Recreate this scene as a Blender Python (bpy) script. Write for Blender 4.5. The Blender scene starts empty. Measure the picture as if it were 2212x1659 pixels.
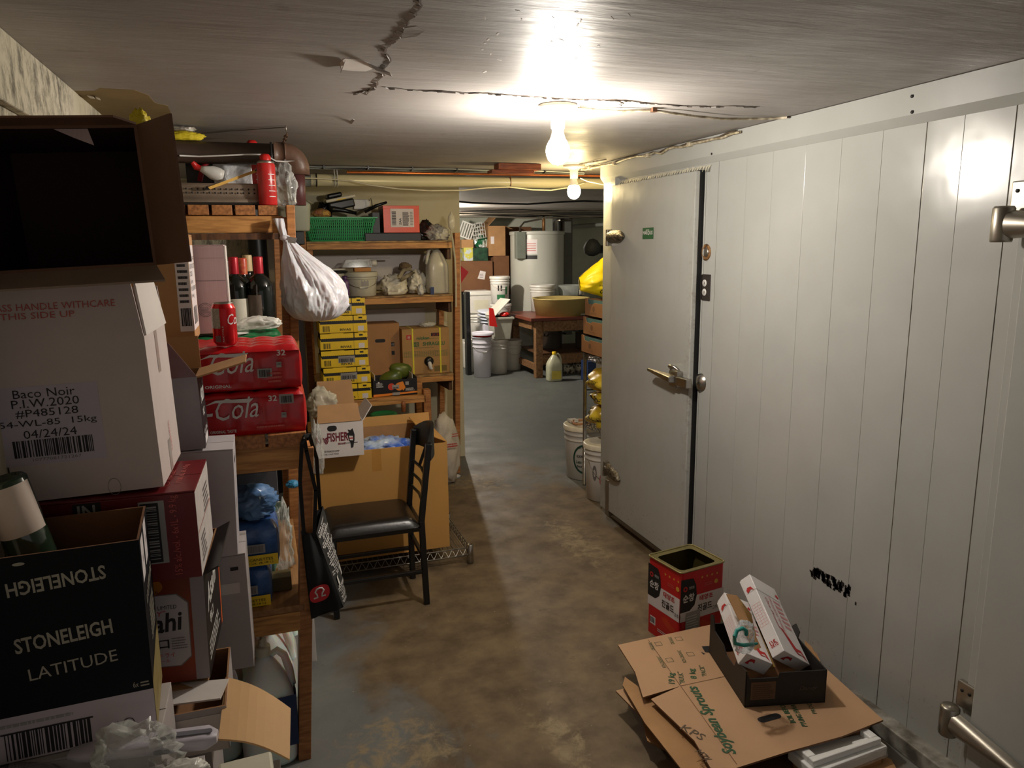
import bpy, math, random
from mathutils import Vector, Matrix, Euler, noise
random.seed(7)
C = bpy.context.scene.collection
PI = math.pi
# ------------------------------------------------------------------ camera
F_PX, CX, CY, EYE = 1600.0, 1106.0, 829.5, 1.6
_U = -Vector((94, -8570, -1600)).normalized()
_Y = Vector((-550.0, 296.0, -1600.0)); _Y = (_Y - _U * _Y.dot(_U)).normalized()
_X = _Y.cross(_U)
cam = bpy.data.cameras.new('camera'); cam_o = bpy.data.objects.new('camera', cam); C.objects.link(cam_o)
cam.sensor_fit = 'HORIZONTAL'; cam.sensor_width = 36; cam.lens = F_PX / 2212 * 36; cam.clip_start = 0.02
cam_o.matrix_world = Matrix((( _X.x, _X.y, _X.z, 0), (_Y.x, _Y.y, _Y.z, 0), (_U.x, _U.y, _U.z, EYE), (0, 0, 0, 1)))
bpy.context.scene.camera = cam_o
vs = bpy.context.scene.view_settings
vs.view_transform = 'Standard'; vs.look = 'None'; vs.gamma = 1; vs.use_curve_mapping = False
vs.exposure = 0.72
BULB1, BULB2, BULB3 = 400.0, 130.0, 1500.0        # emission strengths of the three bulbs
AMBIENT = 0.18
w = bpy.data.worlds.new('world'); bpy.context.scene.world = w; w.use_nodes = True
w.node_tree.nodes['Background'].inputs[0].default_value = (1.0, 0.93, 0.88, 1)
w.node_tree.nodes['Background'].inputs[1].default_value = AMBIENT

# survey of the photograph: the point of the room seen at a pixel, on a plane of known distance
def _ray(px, py):
    v = Vector((px - CX, CY - py, -F_PX)); return Vector((v.dot(_X), v.dot(_Y), v.dot(_U)))
def AY(px, py, y): r = _ray(px, py); t = y / r.y; return Vector((r.x * t, y, EYE + r.z * t))
def AX(px, py, x): r = _ray(px, py); t = x / r.x; return Vector((x, r.y * t, EYE + r.z * t))
def AZ(px, py, z): r = _ray(px, py); t = (z - EYE) / r.z; return Vector((r.x * t, r.y * t, z))

# ------------------------------------------------------------------ materials
def s2l(c):
    c = c / 255.0
    return c / 12.92 if c <= 0.04045 else ((c + 0.055) / 1.055) ** 2.4
def rgb(r, g, b): return (s2l(r), s2l(g), s2l(b), 1)
_mc = {}
def mat(name, col, rough=0.6, metal=0.0, var=0.12, scale=14.0, bump=0.0, bscale=60.0, trans=0.0, alpha=1.0, emis=0.0, coat=0.0, stretch=None, col2=None, spec=0.5, sub=0.0, contrast=(0.35, 0.65)):
    if name in _mc: return _mc[name]
    m = bpy.data.materials.new(name); m.use_nodes = True; _mc[name] = m
    nt = m.node_tree; b = nt.nodes['Principled BSDF']; L = nt.links.new
    c = rgb(*col)
    tc = nt.nodes.new('ShaderNodeTexCoord'); mp = nt.nodes.new('ShaderNodeMapping'); L(tc.outputs['Object'], mp.inputs[0])
    if stretch: mp.inputs['Scale'].default_value = stretch
    nz = nt.nodes.new('ShaderNodeTexNoise'); nz.inputs['Scale'].default_value = scale; nz.inputs['Detail'].default_value = 5
    L(mp.outputs[0], nz.inputs['Vector'])
    rp = nt.nodes.new('ShaderNodeValToRGB'); L(nz.outputs[0], rp.inputs[0])
    rp.color_ramp.elements[0].position, rp.color_ramp.elements[1].position = contrast
    d = rgb(*col2) if col2 else tuple(x * (1 - var) for x in c[:3]) + (1,)
    rp.color_ramp.elements[0].color = d; rp.color_ramp.elements[1].color = c
    L(rp.outputs[0], b.inputs['Base Color'])
    b.inputs['Roughness'].default_value = rough; b.inputs['Metallic'].default_value = metal
    b.inputs['Specular IOR Level'].default_value = spec
    b.inputs['Transmission Weight'].default_value = trans; b.inputs['Alpha'].default_value = alpha
    b.inputs['Coat Weight'].default_value = coat
    if sub: b.inputs['Subsurface Weight'].default_value = sub; b.inputs['Subsurface Scale'].default_value = 0.06
    if emis: b.inputs['Emission Color'].default_value = c; b.inputs['Emission Strength'].default_value = emis
    if bump:
        n2 = nt.nodes.new('ShaderNodeTexNoise'); n2.inputs['Scale'].default_value = bscale; n2.inputs['Detail'].default_value = 6
        L(mp.outputs[0], n2.inputs['Vector'])
        bp = nt.nodes.new('ShaderNodeBump'); bp.inputs['Strength'].default_value = bump; bp.inputs['Distance'].default_value = 0.01
        L(n2.outputs[0], bp.inputs['Height']); L(bp.outputs[0], b.inputs['Normal'])
    return m
def film(name, col, amount, rough=0.12):
    """thin clear plastic: see-through with shiny creases and a little milky body"""
    if name in _mc: return _mc[name]
    m = bpy.data.materials.new(name); m.use_nodes = True; _mc[name] = m
    nt = m.node_tree; b = nt.nodes['Principled BSDF']; out = nt.nodes['Material Output']; L = nt.links.new
    b.inputs['Base Color'].default_value = rgb(*col); b.inputs['Roughness'].default_value = rough
    tr = nt.nodes.new('ShaderNodeBsdfTransparent'); mx = nt.nodes.new('ShaderNodeMixShader')
    fr = nt.nodes.new('ShaderNodeLayerWeight'); fr.inputs[0].default_value = 0.35
    ma = nt.nodes.new('ShaderNodeMath'); ma.operation = 'MULTIPLY_ADD'; ma.inputs[1].default_value = 0.55; ma.inputs[2].default_value = amount
    L(fr.outputs['Facing'], ma.inputs[0]); L(ma.outputs[0], mx.inputs[0]); L(tr.outputs[0], mx.inputs[1]); L(b.outputs[0], mx.inputs[2]); L(mx.outputs[0], out.inputs[0])
    return m

K = mat('kraft_card', (176, 133, 88), 0.8, var=0.14, scale=9, bump=0.06, bscale=30)
KD = mat('dark_kraft_card', (118, 80, 52), 0.85, var=0.15, scale=9)
KI = mat('kraft_card_inside', (150, 108, 72), 0.85)
WC = mat('white_card', (214, 206, 200), 0.6, var=0.07, scale=7, bump=0.05, bscale=25)
GC = mat('grey_card', (176, 168, 166), 0.6, var=0.06, scale=7)
PKC = mat('pink_card', (196, 172, 172), 0.6, var=0.08, scale=7, stretch=(40, 1, 1))
PINE = mat('pine_wood', (188, 128, 72), 0.55, col2=(146, 92, 48), scale=5, stretch=(3, 3, 18), bump=0.1, bscale=40)
PINEX = mat('pine_wood_along_x', (204, 148, 82), 0.55, col2=(150, 98, 50), scale=5, stretch=(2, 18, 18), bump=0.1, bscale=40, contrast=(0.3, 0.6))
PINEY = mat('pine_wood_along_y', (186, 124, 70), 0.55, col2=(132, 84, 46), scale=5, stretch=(18, 2, 18), bump=0.1, bscale=40)
DWOOD = mat('worn_wood', (112, 74, 44), 0.6, col2=(70, 44, 26), scale=5, stretch=(14, 14, 2))
BLK = mat('black_plastic', (22, 22, 23), 0.35, var=0.2)
BLKM = mat('black_metal', (17, 17, 18), 0.33, var=0.2, spec=0.6)
BLKF = mat('black_fabric', (20, 21, 22), 0.85, var=0.2)
VINYL = mat('black_vinyl', (26, 22, 19), 0.3, bump=0.05, bscale=90, spec=0.6)
CHROME = mat('chrome', (190, 186, 178), 0.28, metal=1.0, var=0.25, scale=30, bump=0.05)
WIRE = mat('zinc_wire', (172, 168, 160), 0.35, metal=0.9, var=0.15)
STEEL = mat('steel', (168, 162, 150), 0.35, metal=0.9, var=0.2, scale=5)
ALU = mat('aluminium_pot', (150, 148, 144), 0.4, metal=0.85, var=0.2, stretch=(1, 1, 20))
WP = mat('white_plastic', (208, 206, 200), 0.35, var=0.05)
CP = mat('cream_plastic', (206, 202, 182), 0.4, var=0.06)
GP = mat('grey_plastic', (150, 154, 146), 0.45, var=0.06)
LP = mat('lilac_white_plastic', (214, 212, 226), 0.35, var=0.05)
MILK = mat('milky_plastic', (232, 236, 232), 0.3, var=0.04, sub=0.9)
REDP = mat('red_plastic', (196, 34, 30), 0.35)
REDC = mat('red_film', (196, 14, 24), 0.3, var=0.25, scale=20, bump=0.12, bscale=14, coat=0.3)
GRNF = mat('green_film', (20, 118, 66), 0.25, var=0.4, scale=30, bump=0.4, bscale=25)
BLUF = mat('blue_film', (60, 104, 172), 0.25, var=0.4, scale=24, bump=0.4, bscale=25)
GRNP = mat('green_plastic', (28, 168, 92), 0.4, var=0.08)
YELP = mat('yellow_print', (246, 206, 34), 0.5, var=0.05)
YELB = mat('yellow_bag', (250, 222, 26), 0.35, var=0.06, bump=0.2, bscale=8)
GLASS = mat('dark_bottle_glass', (10, 14, 10), 0.06, var=0.1, spec=0.7)
GRNG = mat('green_bottle_glass', (40, 56, 40), 0.08, var=0.1, spec=0.7)
INK = mat('black_ink', (26, 24, 26), 0.6)
INKW = mat('white_ink', (222, 220, 216), 0.6)
INKG = mat('grey_ink', (120, 112, 112), 0.6)
INKR = mat('red_ink', (190, 40, 40), 0.6)
INKP = mat('faded_red_ink', (198, 96, 88), 0.7)
INKGR = mat('green_ink', (34, 104, 62), 0.6)
INKO = mat('orange_ink', (240, 140, 40), 0.6)
PAPER = mat('paper_label', (224, 216, 216), 0.6, var=0.05)
PAPERG = mat('grey_paper_label', (158, 154, 150), 0.6, var=0.1)
TAPE = mat('clear_brown_tape', (158, 112, 60), 0.2, var=0.1)
CLEAR = film('clear_film', (235, 235, 228), 0.16)
CLEARB = film('clear_bluish_film', (215, 225, 230), 0.2)
WFILM = film('hazy_film', (240, 238, 228), 0.42, 0.2)
BAGW = mat('white_bag_film', (212, 210, 214), 0.28, var=0.04, bump=0.25, bscale=26, sub=0.15)

# ------------------------------------------------------------------ mesh helpers
class M:
    def __init__(s): s.v = []; s.f = []; s.k = []; s.sm = []
    def add(s, vs, fs, k=0, mtx=None, sm=False):
        b = len(s.v)
        s.v += [(mtx @ Vector(p)) if mtx else Vector(p) for p in vs]
        for f in fs: s.f.append([b + i for i in f]); s.k.append(k); s.sm.append(sm)
        return s
    def box(s, x0, y0, z0, x1, y1, z1, k=0, mtx=None, kf=None):
        vs = [(x0, y0, z0), (x1, y0, z0), (x1, y1, z0), (x0, y1, z0), (x0, y0, z1), (x1, y0, z1), (x1, y1, z1), (x0, y1, z1)]
        fs = [(0, 3, 2, 1), (4, 5, 6, 7), (0, 1, 5, 4), (1, 2, 6, 5), (2, 3, 7, 6), (3, 0, 4, 7)]
        b = len(s.f); s.add(vs, fs, k, mtx)
        if kf:
            for i, kk in kf.items(): s.k[b + i] = kk      # 0 bottom 1 top 2 front 3 right 4 back 5 left
        return s
    def hexa(s, p, k=0):
        return s.add(p, [(0, 3, 2, 1), (4, 5, 6, 7), (0, 1, 5, 4), (1, 2, 6, 5), (2, 3, 7, 6), (3, 0, 4, 7)], k)
    def beam(s, a, b, w, h, k=0, up=(0, 0, 1)):
        a, b = Vector(a), Vector(b); d = (b - a).normalized(); u = Vector(up)
        if abs(d.dot(u)) > 0.9: u = Vector((0, 1, 0))
        x = d.cross(u).normalized(); y = x.cross(d).normalized()
        P = []
        for c in (a, b): P += [c - x * w / 2 - y * h / 2, c + x * w / 2 - y * h / 2, c + x * w / 2 + y * h / 2, c - x * w / 2 + y * h / 2]
        return s.hexa(P, k)
    def tube(s, pts, r, n=8, k=0, closed=False):
        pts = [Vector(p) for p in pts]; rs = r if isinstance(r, (list, tuple)) else [r] * len(pts)
        V = []; F = []; ref = None
        for i, p in enumerate(pts):
            if closed: d = (pts[(i + 1) % len(pts)] - pts[i - 1])
            else: d = (pts[min(i + 1, len(pts) - 1)] - pts[max(i - 1, 0)])
            d = d.normalized() if d.length > 1e-9 else Vector((0, 0, 1))
            if ref is None: ref = Vector((0, 0, 1)) if abs(d.z) < 0.9 else Vector((1, 0, 0))
            x = d.cross(ref)
            if x.length < 1e-4: x = d.cross(Vector((0.3, 1, 0.2)))
            x.normalize(); y = d.cross(x); ref = x.cross(d) * 1.0
            for j in range(n):
                a = 2 * PI * j / n; V.append(p + (x * math.cos(a) + y * math.sin(a)) * rs[i])
        m = len(pts)
        for i in range(m if closed else m - 1):
            i2 = (i + 1) % m
            for j in range(n): F.append((i * n + j, i2 * n + j, i2 * n + (j + 1) % n, i * n + (j + 1) % n))
        if not closed: F.append(tuple(range(n - 1, -1, -1))); F.append(tuple((m - 1) * n + j for j in range(n)))
        return s.add([tuple(v) for v in V], F, k, sm=True)
    def lathe(s, prof, n=24, o=(0, 0, 0), k=0, mtx=None, sm=True, a0=0, a1=2 * PI):
        V = []; F = []; full = abs(a1 - a0 - 2 * PI) < 1e-6; nn = n if full else n + 1
        for r, z in prof:
            for j in range(nn):
                a = a0 + (a1 - a0) * j / n; V.append((o[0] + r * math.cos(a), o[1] + r * math.sin(a), o[2] + z))
        for i in range(len(prof) - 1):
            for j in range(n):
                j2 = (j + 1) % nn
                F.append((i * nn + j, i * nn + j2, (i + 1) * nn + j2, (i + 1) * nn + j))
        return s.add(V, F, k, mtx, sm)
    def prism(s, poly, t, mtx=None, k=0, ks=None):
        """polygon in local xy, extruded t along z"""
        n = len(poly); V = [(x, y, 0) for x, y in poly] + [(x, y, t) for x, y in poly]
        s.add(V, [tuple(range(n - 1, -1, -1)), tuple(range(n, 2 * n))], k, mtx)
        return s.add(V, [(i, (i + 1) % n, n + (i + 1) % n, n + i) for i in range(n)], k if ks is None else ks, mtx)
    def grid(s, fn, nu, nv, k=0, sm=True, mtx=None, wrap=False):
        V = [fn(i / nu, j / nv) for i in range(nu + 1) for j in range(nv + 1)]
        F = [(i * (nv + 1) + j, (i + 1) * (nv + 1) + j, (i + 1) * (nv + 1) + j + 1, i * (nv + 1) + j + 1) for i in range(nu) for j in range(nv)]
        return s.add(V, F, k, mtx, sm)
    def build(s, name, mats, parent=None, loc=(0, 0, 0), rot=(0, 0, 0), bevel=0, weld=False):
        me = bpy.data.meshes.new(name); me.from_pydata([tuple(v) for v in s.v], [], s.f)
        if not isinstance(mats, (list, tuple)): mats = [mats]
        for m in mats: me.materials.append(m)
        for p, k, q in zip(me.polygons, s.k, s.sm): p.material_index = k; p.use_smooth = q
        me.update()
        o = bpy.data.objects.new(name, me); C.objects.link(o)
        o.location = loc; o.rotation_euler = rot
        if parent: o.parent = parent
        if bevel:
            b = o.modifiers.new('bevel', 'BEVEL'); b.width = bevel; b.segments = 2; b.limit_method = 'ANGLE'
        return o
def T(o, label, cat, group=None, kind=None):
    o['label'] = label; o['category'] = cat
    if group: o['group'] = group
    if kind: o['kind'] = kind
    return o
def ST(o): o['kind'] = 'structure'; return o
def E_(name, loc=(0, 0, 0), rot=(0, 0, 0)):
    o = bpy.data.objects.new(name, None); C.objects.link(o); o.empty_display_size = 0.05
    o.location = loc; o.rotation_euler = rot; return o
def tree(o, parent=None):
    c = o.copy(); C.objects.link(c); c.parent = parent
    if parent: c.matrix_parent_inverse = o.matrix_parent_inverse
    for ch in o.children: tree(ch, c)
    return c

# frames on the faces of a box of size (w,d,h) whose origin is the middle of its base: columns u, v, n and the corner
def frame(w, d, h, side):
    if side == 'front': o, u, v, n = (-w / 2, -d / 2, 0), (1, 0, 0), (0, 0, 1), (0, -1, 0)
    elif side == 'right': o, u, v, n = (w / 2, -d / 2, 0), (0, 1, 0), (0, 0, 1), (1, 0, 0)
    elif side == 'left': o, u, v, n = (-w / 2, d / 2, 0), (0, -1, 0), (0, 0, 1), (-1, 0, 0)
    elif side == 'back': o, u, v, n = (w / 2, d / 2, 0), (-1, 0, 0), (0, 0, 1), (0, 1, 0)
    else: o, u, v, n = (-w / 2, -d / 2, h), (1, 0, 0), (0, 1, 0), (0, 0, 1)
    return fr(o, u, v, n)
def fr(o, u, v, n=None):
    u, v = Vector(u).normalized(), Vector(v).normalized()
    n = Vector(n).normalized() if n else u.cross(v)
    return Matrix(((u.x, v.x, n.x, o[0]), (u.y, v.y, n.y, o[1]), (u.z, v.z, n.z, o[2]), (0, 0, 0, 1)))
_tc = {}
def text_mesh(t, bold=False, shear=0.0):
    key = (t, bold, shear)
    if key in _tc: return _tc[key]
    cu = bpy.data.curves.new('t', 'FONT'); cu.body = t; cu.size = 1; cu.resolution_u = 2; cu.shear = shear
    if bold: cu.offset = 0.022
    o = bpy.data.objects.new('t', cu); C.objects.link(o)
    bpy.context.view_layer.update()
    me = bpy.data.meshes.new_from_object(o.evaluated_get(bpy.context.evaluated_depsgraph_get()))
    vs = [(v.co.x, v.co.y) for v in me.vertices]; fs = [tuple(p.vertices) for p in me.polygons]
    bpy.data.objects.remove(o); bpy.data.curves.remove(cu); bpy.data.meshes.remove(me)
    if vs:
        x0 = min(v[0] for v in vs); x1 = max(v[0] for v in vs); y0 = min(v[1] for v in vs); y1 = max(v[1] for v in vs)
    else: x0 = y0 = 0; x1 = y1 = 1
    _tc[key] = ([((x - x0) / (x1 - x0 + 1e-9), (y - y0) / (y1 - y0 + 1e-9)) for x, y in vs], fs)
    return _tc[key]
class D:
    """printing on a face: rectangles, bars and letters in metres in the face's own frame"""
    def __init__(s, mtx): s.m = mtx; s.b = {}
    def _g(s, key):
        if key[0] in ('lettering', 'label', 'mark', 'seam'): s.n = getattr(s, 'n', 0) + 1; key = key + (s.n,)
        return s.b.setdefault(key, M())
    def rect(s, name, m, x, y, w, h, lift=0.0006, t=0.0):
        s._g((name, m.name)).add([(x, y, lift), (x + w, y, lift), (x + w, y + h, lift), (x, y + h, lift)], [(0, 1, 2, 3)], 0, s.m); return s
    def poly(s, name, m, pts, lift=0.001):
        s._g((name, m.name)).add([(a, b, lift) for a, b in pts], [tuple(range(len(pts)))], 0, s.m); return s
    def text(s, m, t, x, y, w, h, rot=0, bold=False, shear=0.0, lift=0.0014, name='lettering'):
        vs, fs = text_mesh(t, bold, shear); c, q = math.cos(rot), math.sin(rot)
        P = [(x + a * w * c - b * h * q, y + a * w * q + b * h * c, lift) for a, b in vs]
        s._g((name, m.name)).add(P, fs, 0, s.m); return s
    def bars(s, m, x, y, w, h, n=30, vert=False, lift=0.0014, name='barcode'):
        r = random.Random(n * 7 + int(w * 1e4)); p = 0; L = h if vert else w; g = s._g((name, m.name))
        while p < L:
            b = r.choice((1, 1, 2, 3)) * L / n / 2.0; e = min(p + b, L)
            if vert: q = [(x, y + p, lift), (x + w, y + p, lift), (x + w, y + e, lift), (x, y + e, lift)]
            else: q = [(x + p, y, lift), (x + e, y, lift), (x + e, y + h, lift), (x + p, y + h, lift)]
            g.add(q, [(0, 1, 2, 3)], 0, s.m); p = e + r.choice((1, 1, 2)) * L / n / 2.0
        return s
    def lines(s, m, x, y, w, h, n, lift=0.0012, seed=3, frac=0.45, name='small_print'):
        r = random.Random(seed); g = s._g((name, m.name)); st = h / n
        for i in range(n):
            px = x; yy = y + h - (i + 1) * st
            end = x + w * r.uniform(0.8, 1)
            while px < end:
                ww = r.uniform(0.03, 0.1) * w; e = min(px + ww, end)
                g.add([(px, yy, lift), (e, yy, lift), (e, yy + st * frac, lift), (px, yy + st * frac, lift)], [(0, 1, 2, 3)], 0, s.m); px = e + 0.014 * w
        return s
    def disc(s, name, m, x, y, rx, ry=None, lift=0.001, r_in=0, n=28):
        ry = ry or rx; g = s._g((name, m.name))
        if not r_in: g.add([(x + rx * math.cos(2 * PI * i / n), y + ry * math.sin(2 * PI * i / n), lift) for i in range(n)], [tuple(range(n))], 0, s.m)
        else:
            V = [(x + rx * q * math.cos(2 * PI * i / n), y + ry * q * math.sin(2 * PI * i / n), lift) for q in (1, r_in) for i in range(n)]
            g.add(V, [(i, (i + 1) % n, n + (i + 1) % n, n + i) for i in range(n)], 0, s.m)
        return s
    def done(s, parent):
        for key, g in s.b.items():
            name, mn = key[:2]
            if g.v: g.build(name, bpy.data.materials[mn], parent)

def carton(name, w, d, h, loc, rot=(0, 0, 0), m=None, top='closed', inner=None, tape=None, t=0.004, faces=None, bevel=0.0015):
    """corrugated carton, origin at the middle of its base; walls have thickness"""
    m = m or K; inner = inner or KI
    g = M()
    if top == 'open':
        g.box(-w / 2, -d / 2, 0, w / 2, d / 2, t, 0, kf={1: 1})
        g.box(-w / 2, -d / 2, t, w / 2, -d / 2 + t, h, 0, kf={4: 1, 1: 1})
        g.box(-w / 2, d / 2 - t, t, w / 2, d / 2, h, 0, kf={2: 1, 1: 1})
        g.box(-w / 2, -d / 2 + t, t, -w / 2 + t, d / 2 - t, h, 0, kf={3: 1, 1: 1})
        g.box(w / 2 - t, -d / 2 + t, t, w / 2, d / 2 - t, h, 0, kf={5: 1, 1: 1})
        o = g.build(name, [m, inner], None, loc, rot)
    else:
        kf = {2: 2, 3: 3} if faces else None
        g.box(-w / 2, -d / 2, 0, w / 2, d / 2, h - t, 0, kf=kf)
        o = g.build(name, [m, inner] + (list(faces) if faces else []), None, loc, rot, bevel=bevel)
        gap = 0.0015
        if w >= d: fl = ((-w / 2, -d / 2, w / 2, -gap), (-w / 2, gap, w / 2, d / 2))
        else: fl = ((-w / 2, -d / 2, -gap, d / 2), (gap, -d / 2, w / 2, d / 2))
        for a in fl: M().box(a[0], a[1], h - t + 0.0003, a[2], a[3], h).build('top_flap', m, o, bevel=0.001)
        if tape:
            g = M()
            if w >= d: g.box(-w / 2, -0.024, h + 0.0002, w / 2, 0.024, h + 0.0008)
            else: g.box(-0.024, -d / 2, h + 0.0002, 0.024, d / 2, h + 0.0008)
            g.build('tape', tape, o)
    return o
def flap(parent, a, b, out, length, t=0.004, m=None, name='flap', taper=0.0, curl=0.0, m2=None):
    """flap hinged on the edge a-b, standing out along 'out' for length; curl bends it along its normal"""
    a, b, out = Vector(a), Vector(b), Vector(out).normalized(); e = (b - a).normalized(); n = e.cross(out).normalized(); g = M()
    N = 6 if curl else 1
    def P(i, side, k):
        q = i / N; base = a.lerp(b, 0) if side == 0 else b
        return base + out * length * q + e * (taper * q if side == 0 else -taper * q) + n * (curl * q * q + (t if k else 0))
    for i in range(N):
        p = [P(i, 0, 0), P(i, 1, 0), P(i + 1, 1, 0), P(i + 1, 0, 0), P(i, 0, 1), P(i, 1, 1), P(i + 1, 1, 1), P(i + 1, 0, 1)]
        g.add([tuple(x) for x in p], [(0, 3, 2, 1)], 0); g.add([tuple(x) for x in p], [(4, 5, 6, 7)], 1 if m2 else 0)
        g.add([tuple(x) for x in p], [(0, 1, 5, 4), (1, 2, 6, 5), (2, 3, 7, 6), (3, 0, 4, 7)], 0)
    return g.build(name, [m or K] + ([m2] if m2 else []), parent)
def crumple(sx, sy, sz, seed=0, amp=0.3, freq=3.0, sub=4, flat=True, ridge=True, open_top=False):
    """a crumpled bag or film: ridged noise on a ball, base at z=0"""
    import bmesh
    bm = bmesh.new(); bmesh.ops.create_icosphere(bm, subdivisions=sub, radius=1.0)
    off = Vector((seed * 3.7, seed * 1.9, seed * 5.3)); g = M()
    for v in bm.verts:
        p = v.co.normalized(); q = noise.noise(p * freq + off); q2 = noise.noise(p * freq * 2.3 + off)
        d = (1 - abs(q) * 2.0) * 0.6 + (1 - abs(q2) * 2.2) * 0.35 if ridge else q
        v.co = p * (0.8 + amp * (d - 0.4)) + Vector((noise.noise(p * 1.3 + off), noise.noise(p * 1.3 - off), 0)) * amp * 0.6
    if flat:
        for v in bm.verts:
            if v.co.z < -0.55: v.co.z = -0.55 + (v.co.z + 0.55) * 0.12
    zmin = min(v.co.z for v in bm.verts); zmax = max(v.co.z for v in bm.verts)
    vs = [(v.co.x * sx / 2, v.co.y * sy / 2, (v.co.z - zmin) / (zmax - zmin) * sz) for v in bm.verts]
    bm.verts.index_update(); fs = [tuple(v.index for v in f.verts) for f in bm.faces]; bm.free()
    return g.add(vs, fs, sm=sub > 3)
def ringp(r, z, n=28): return [(r * math.cos(2 * PI * i / n), r * math.sin(2 * PI * i / n), z) for i in range(n)]
def bail(r, z, drop, n=14, side=-1):
    return [(r * math.cos(PI * i / n), side * r * 0.9 * math.sin(PI * i / n) * 1.02 if True else 0, z - drop * math.sin(PI * i / n)) for i in range(n + 1)]
def bucket(name, rt, rb, h, loc, m=None, lid=None, lidm=None, handle=True, rotz=0, rings=2, rot=None, drop=None):
    m = m or WP
    g = M(); pr = [(0.001, 0.002), (rb * 0.92, 0.0), (rb, 0.004), (rb + (rt - rb) * 0.72, h * 0.72)]
    for i in range(rings):
        z = h * (0.74 + 0.1 * i); r = rb + (rt - rb) * (z / h)
        pr += [(r, z), (r + 0.006, z + 0.003), (r + 0.006, z + 0.01), (r, z + 0.014)]
    pr += [(rt, h - 0.01), (rt + 0.004, h - 0.008), (rt + 0.004, h), (rt - 0.003, h), (rt - 0.003, h - 0.01), (rb - 0.003, 0.006), (0.001, 0.005)]
    g.lathe(pr, 32)
    o = g.build(name, m, None, loc, rot or (0, 0, rotz))
    if lid:
        M().lathe([(rt + 0.009, h - 0.022), (rt + 0.009, h + 0.004), (rt + 0.004, h + 0.009), (rt - 0.008, h + 0.009), (rt - 0.012, h + 0.004), (0.001, h + 0.004)], 32).build('lid', lidm or m, o)
    if handle:
        hm = M().tube(bail(rt + 0.008, h * 0.84, drop if drop is not None else h * 0.3), 0.0018, 6); hd = hm.build('handle', WIRE, o)
        p = bail(rt + 0.008, h * 0.84, drop if drop is not None else h * 0.3)
        M().tube([p[6], p[7], p[8]], 0.006, 8).build('grip', WP, hd)
    return o
# ------------------------------------------------------------------ setting materials
def nodes(name, rough=0.6):
    m = bpy.data.materials.new(name); m.use_nodes = True; _mc[name] = m
    nt = m.node_tree; b = nt.nodes['Principled BSDF']; b.inputs['Roughness'].default_value = rough
    tc = nt.nodes.new('ShaderNodeTexCoord')
    def N(scale, detail=6, rough_=0.6, sc=None, dist=0.0):
        mp = nt.nodes.new('ShaderNodeMapping'); nt.links.new(tc.outputs['Object'], mp.inputs[0])
        if sc: mp.inputs['Scale'].default_value = sc
        n = nt.nodes.new('ShaderNodeTexNoise'); n.inputs['Scale'].default_value = scale; n.inputs['Detail'].default_value = detail
        n.inputs['Roughness'].default_value = rough_; n.inputs['Distortion'].default_value = dist
        nt.links.new(mp.outputs[0], n.inputs['Vector']); return n.outputs[0]
    def RAMP(fac, a, b_):
        r = nt.nodes.new('ShaderNodeMapRange'); r.inputs[1].default_value = a; r.inputs[2].default_value = b_; nt.links.new(fac, r.inputs[0]); return r.outputs[0]
    def MIX(fac, c1, c2):
        x = nt.nodes.new('ShaderNodeMix'); x.data_type = 'RGBA'
        for i, c in ((6, c1), (7, c2)):
            if isinstance(c, tuple): x.inputs[i].default_value = rgb(*c)
            else: nt.links.new(c, x.inputs[i])
        if isinstance(fac, float): x.inputs[0].default_value = fac
        else: nt.links.new(fac, x.inputs[0])
        return x.outputs[2]
    def MA(op, a, b_):
        x = nt.nodes.new('ShaderNodeMath'); x.operation = op; x.use_clamp = op != 'SUBTRACT'
        for i, c in ((0, a), (1, b_)):
            if isinstance(c, (int, float)): x.inputs[i].default_value = c
            else: nt.links.new(c, x.inputs[i])
        return x.outputs[0]
    def SPOT(x, y, z, rx, ry, rz, soft=0.5):
        mp = nt.nodes.new('ShaderNodeMapping'); nt.links.new(tc.outputs['Object'], mp.inputs[0]); mp.vector_type = 'POINT'
        mp.inputs['Location'].default_value = (-x / rx, -y / ry, -z / rz); mp.inputs['Scale'].default_value = (1 / rx, 1 / ry, 1 / rz)
        l = nt.nodes.new('ShaderNodeVectorMath'); l.operation = 'LENGTH'; nt.links.new(mp.outputs[0], l.inputs[0])
        return RAMP(l.outputs['Value'], 1.0 + soft, 1.0 - soft)
    def BUMP(h, s, dist=0.01):
        p = nt.nodes.new('ShaderNodeBump'); p.inputs['Strength'].default_value = s; p.inputs['Distance'].default_value = dist
        nt.links.new(h, p.inputs['Height']); nt.links.new(p.outputs[0], b.inputs['Normal'])
    def COL(c): nt.links.new(c, b.inputs['Base Color'])
    def ROUGH(c): nt.links.new(c, b.inputs['Roughness'])
    return m, b, N, RAMP, MIX, MA, SPOT, BUMP, COL, ROUGH

m, b, N, RAMP, MIX, MA, SPOT, BUMP, COL, ROUGH = nodes('concrete_floor', 0.55)
FLOORM = m
paint = MIX(RAMP(N(3), 0.35, 0.65), (96, 100, 100), (122, 122, 118))
worn = MIX(RAMP(N(7, 8), 0.35, 0.66), (88, 73, 54), (124, 106, 80))
n1 = N(2.2, 9, 0.65, dist=0.6)
track = SPOT(1.25, 2.9, 0, 0.85, 1.9, 9, 0.45)
wearf = RAMP(MA('ADD', MA('MULTIPLY', track, 0.52), MA('MULTIPLY', n1, 0.9)), 0.58, 0.72)
c = MIX(wearf, paint, worn)
lt = MA('ADD', MA('ADD', SPOT(0.32, 2.15, 0, 0.32, 0.35, 9, 0.6), SPOT(1.55, 3.55, 0, 0.24, 0.75, 9, 0.7)), MA('ADD', SPOT(1.28, 4.75, 0, 0.35, 0.3, 9, 0.6), SPOT(0.85, 2.0, 0, 0.12, 0.4, 9, 0.7)))
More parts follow.
